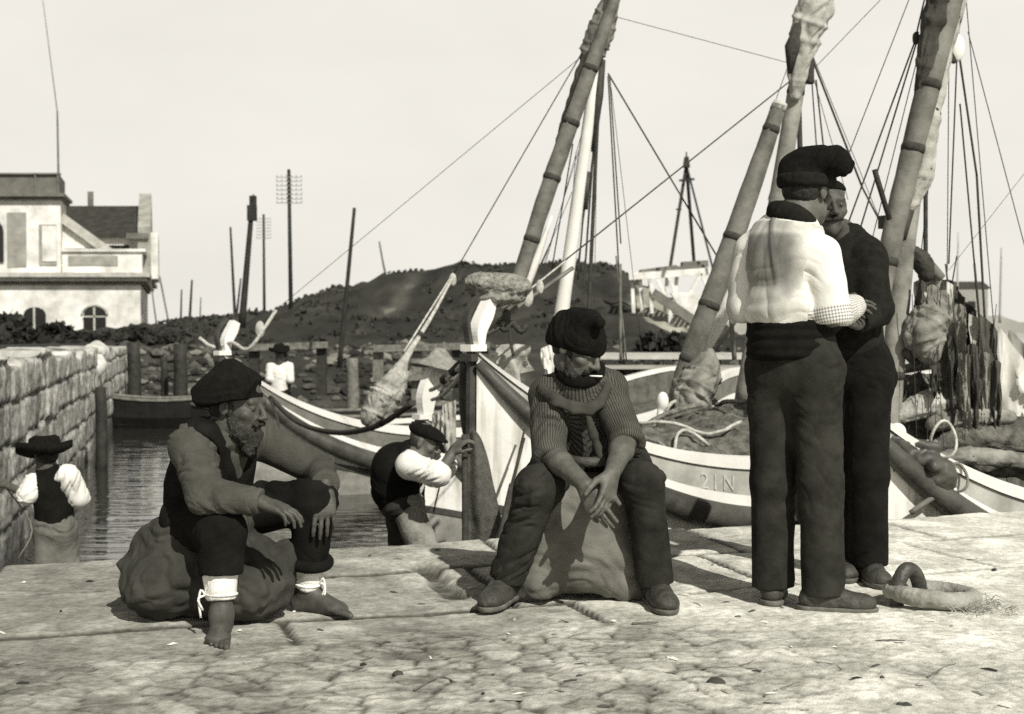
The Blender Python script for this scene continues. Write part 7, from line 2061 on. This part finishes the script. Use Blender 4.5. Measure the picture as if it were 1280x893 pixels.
def person_far():
    W = lambda x, y, d: at(x, y, d); d = 24.5
    pel = W(349, 492, d); G = pel[2] - .82
    o = thing('person', A(pel[0], d, G), 'white shirted figure seen from behind, standing in the dark open boat', 'person')
    chest, neck, hc = W(350, 468, d), W(349, 455, d), W(349, 441, d - .06)
    sh_l, sh_r = W(339, 459, d), W(361, 459, d); el_l, el_r = W(337, 474, d - .1), W(363, 475, d - .1); wr_l, wr_r = W(340, 486, d + .1), W(360, 487, d + .1)
    hip_l, hip_r = pel + A(-.09, 0, -.04), pel + A(.09, 0, -.04)
    HR = Rf((.2, .9, -.5), (0, .4, 1))
    f = field([hc, sh_l, sh_r, el_l, el_r, hip_l + A(0, 0, -.8)], .16, .009)
    L = head(f, hc, HR); f.cone(L(0, -.02, -.06), neck, .056, .06, .03); f.chain([pel, chest, neck], [.12, .13, .07], .05); f.cone(sh_l, sh_r, .065, .065, .05)
    for a_, b_, c_ in ((sh_l, el_l, wr_l), (sh_r, el_r, wr_r)): f.chain([a_, b_, c_], [.05, .042, .03], .02)
    for h_ in (hip_l, hip_r): f.chain([h_, h_ + A(0, -.04, -.38), h_ + A(0, .04, -.76)], [.085, .06, .04], .03)
    bodymesh(f, o, m_skin_d, 3)
    felt_hat('dark_hat', hc + A(0, 0, .06), .19, .10, m_cap, o, (0, .15), .5)
    f = field([pel, sh_l, sh_r, el_l, el_r, neck], .16, .009); f.chain([pel + A(0, 0, .06), chest], [.155, .165], .05); f.cone(sh_l, sh_r, .08, .08, .06)
    for s_, e_ in ((sh_l, el_l), (sh_r, el_r)): f.cone(s_, e_, .085, .07, .03)
    lcut(f, pel + A(0, 0, .04), A(.1, 0, -1), .3)
    garment('shirt', f, [(sh_l, el_l), (sh_r, el_r), (pel, chest)], m_shirtw, o, .010, 14, 1.5, 3, .005)
    f = field([pel, hip_l + A(0, 0, -.8), hip_r], .2, .01); f.cone(hip_l, hip_r, .13, .13, .05); f.cone(pel + A(0, 0, .05), pel, .15, .15, .05)
    for h_ in (hip_l, hip_r): f.chain([h_, h_ + A(0, -.04, -.38), h_ + A(0, .04, -.78)], [.115, .09, .08], .03)
    garment('trousers', f, [(hip_l, hip_l + A(0, 0, -.7)), (hip_r, hip_r + A(0, 0, -.7))], m_black, o, .008, 10, 1.6, 4, .004)
person_far()

# ================= mooring ring, pebbles, twigs
def ring():
    c = at(1165, 752, 5.24); c[2] = .02
    o = thing('mooring_ring', c, 'heavy worn mooring ring lying flat on the quay with an iron staple standing through it', 'mooring ring')
    f = Field(c - A(.3, .3, .05), c + A(.3, .3, .22), .006); n = 30
    for i in range(n):
        a, b_ = 2 * math.pi * i / n, 2 * math.pi * (i + 1) / n
        q = lambda t: c + A(.150 * math.cos(t), .150 * math.sin(t), .018 + .012 * math.cos(t + 2.6))
        f.cone(q(a), q(b_), .032, .032, .01)
    V, F = f.poly(); V = V + vnormals(V, F) * (fbm(V * 16, 3, 3) * .006)[:, None]
    mesh('ring', V, F, mat('worn_grey_iron', .30, rough=.7, var=.4, scale=14, bump=.6, bscale=60), o)
    p = at(1146, 748, 5.25); p[2] = 0
    f = Field(p - A(.2, .2, .06), p + A(.2, .2, .25), .005)
    arc = [p + A(-.035 + .055 * math.cos(t) , -.01 + .03 * math.cos(t), .02 + .115 * math.sin(t)) for t in np.linspace(-.2, math.pi + .2, 16)]
    for i in range(15): f.cone(arc[i], arc[i + 1], .026, .026, .008)
    V, F = f.poly(); V = V + vnormals(V, F) * (fbm(V * 22, 2, 5) * .003)[:, None]
    mesh('staple', V, F, mat('dark_iron', .05, rough=.5, var=.5, scale=16, bump=.5, bscale=70, spec=.5), o)
    g = MB(); rs = np.random.RandomState(2)
    for i in range(130):
        q = at(rs.uniform(1178, 1235), rs.uniform(752, 775), 5.3); q[1] = 5.06 + rs.uniform(-.05, .2); q[2] = .012
        q[0] = c[0] + rs.uniform(.0, .24)
        t = rs.uniform(0, 6.28); l = rs.uniform(.03, .07); e = q + A(math.cos(t) * l, math.sin(t) * l, rs.uniform(.0, .03))
        g.tube([q, (q + e) / 2 + A(0, 0, .012), e], [.0018, .001], 3, cap=False)
    tag(g.build('frayed_straw', mat('dry_straw', .34, var=.4, scale=20), None, True, loc=c), 'frayed straw and hemp scattered beside the mooring ring', 'straw', kind='stuff')
ring()
def debris():
    rs = np.random.RandomState(8)
    mp = mat('dark_pebble', .06, var=.4, scale=20, bump=.5, bscale=60); mtw = mat('dry_twig', .15, var=.4, scale=20)
    for (px, py, r, lab) in ((895, 860, .022, 'dark round pebble on the paving in front of the standing man'), (498, 846, .014, 'small dark pebble on the cobbles left of centre'), (1130, 888, .018, 'dark pebble at the bottom edge right of centre')):
        d = FPX * CAMZ / (py - 405); p = at(px, py, d); f = Field(p - .05, p + .05, .004); f.ell(p + A(0, 0, r * .6), (r * 1.3, r, r * .75)); V, F = f.poly(); V += vnormals(V, F) * (fbm(V * 50, 2, int(px)) * .004)[:, None]
        tag(mesh('pebble', V, F, mp, None, loc=p), lab, 'pebble', 'pebbles on the quay')
    for (pts, lab) in (([(830, 848), (880, 841), (925, 838), (960, 822)], 'long thin twig lying left of the dark pebble'), ([(955, 876), (990, 862), (1030, 853), (1060, 850)], 'thin twig lying right of the dark pebble'),
                       ([(790, 784), (806, 783), (823, 782)], 'short chip of wood in front of the seated man'), ([(1010, 832), (1040, 836), (1052, 842)], 'short twig with a leaf near the front edge'),
                       ([(1160, 852), (1180, 840), (1195, 835)], 'faint twig at the right of the foreground'), ([(518, 868), (548, 852), (570, 858)], 'curved scrap of twine on the cobbles')):
        P = [at(x, y, FPX * CAMZ / (y - 405)) + A(0, 0, .013) for x, y in pts]
        tag(MB().tube(curve(P, 14), [.004, .0025], 5, rough=.2).build('twig', mtw, None, True, loc=P[0]), lab, 'twig', 'twigs on the quay')
debris()
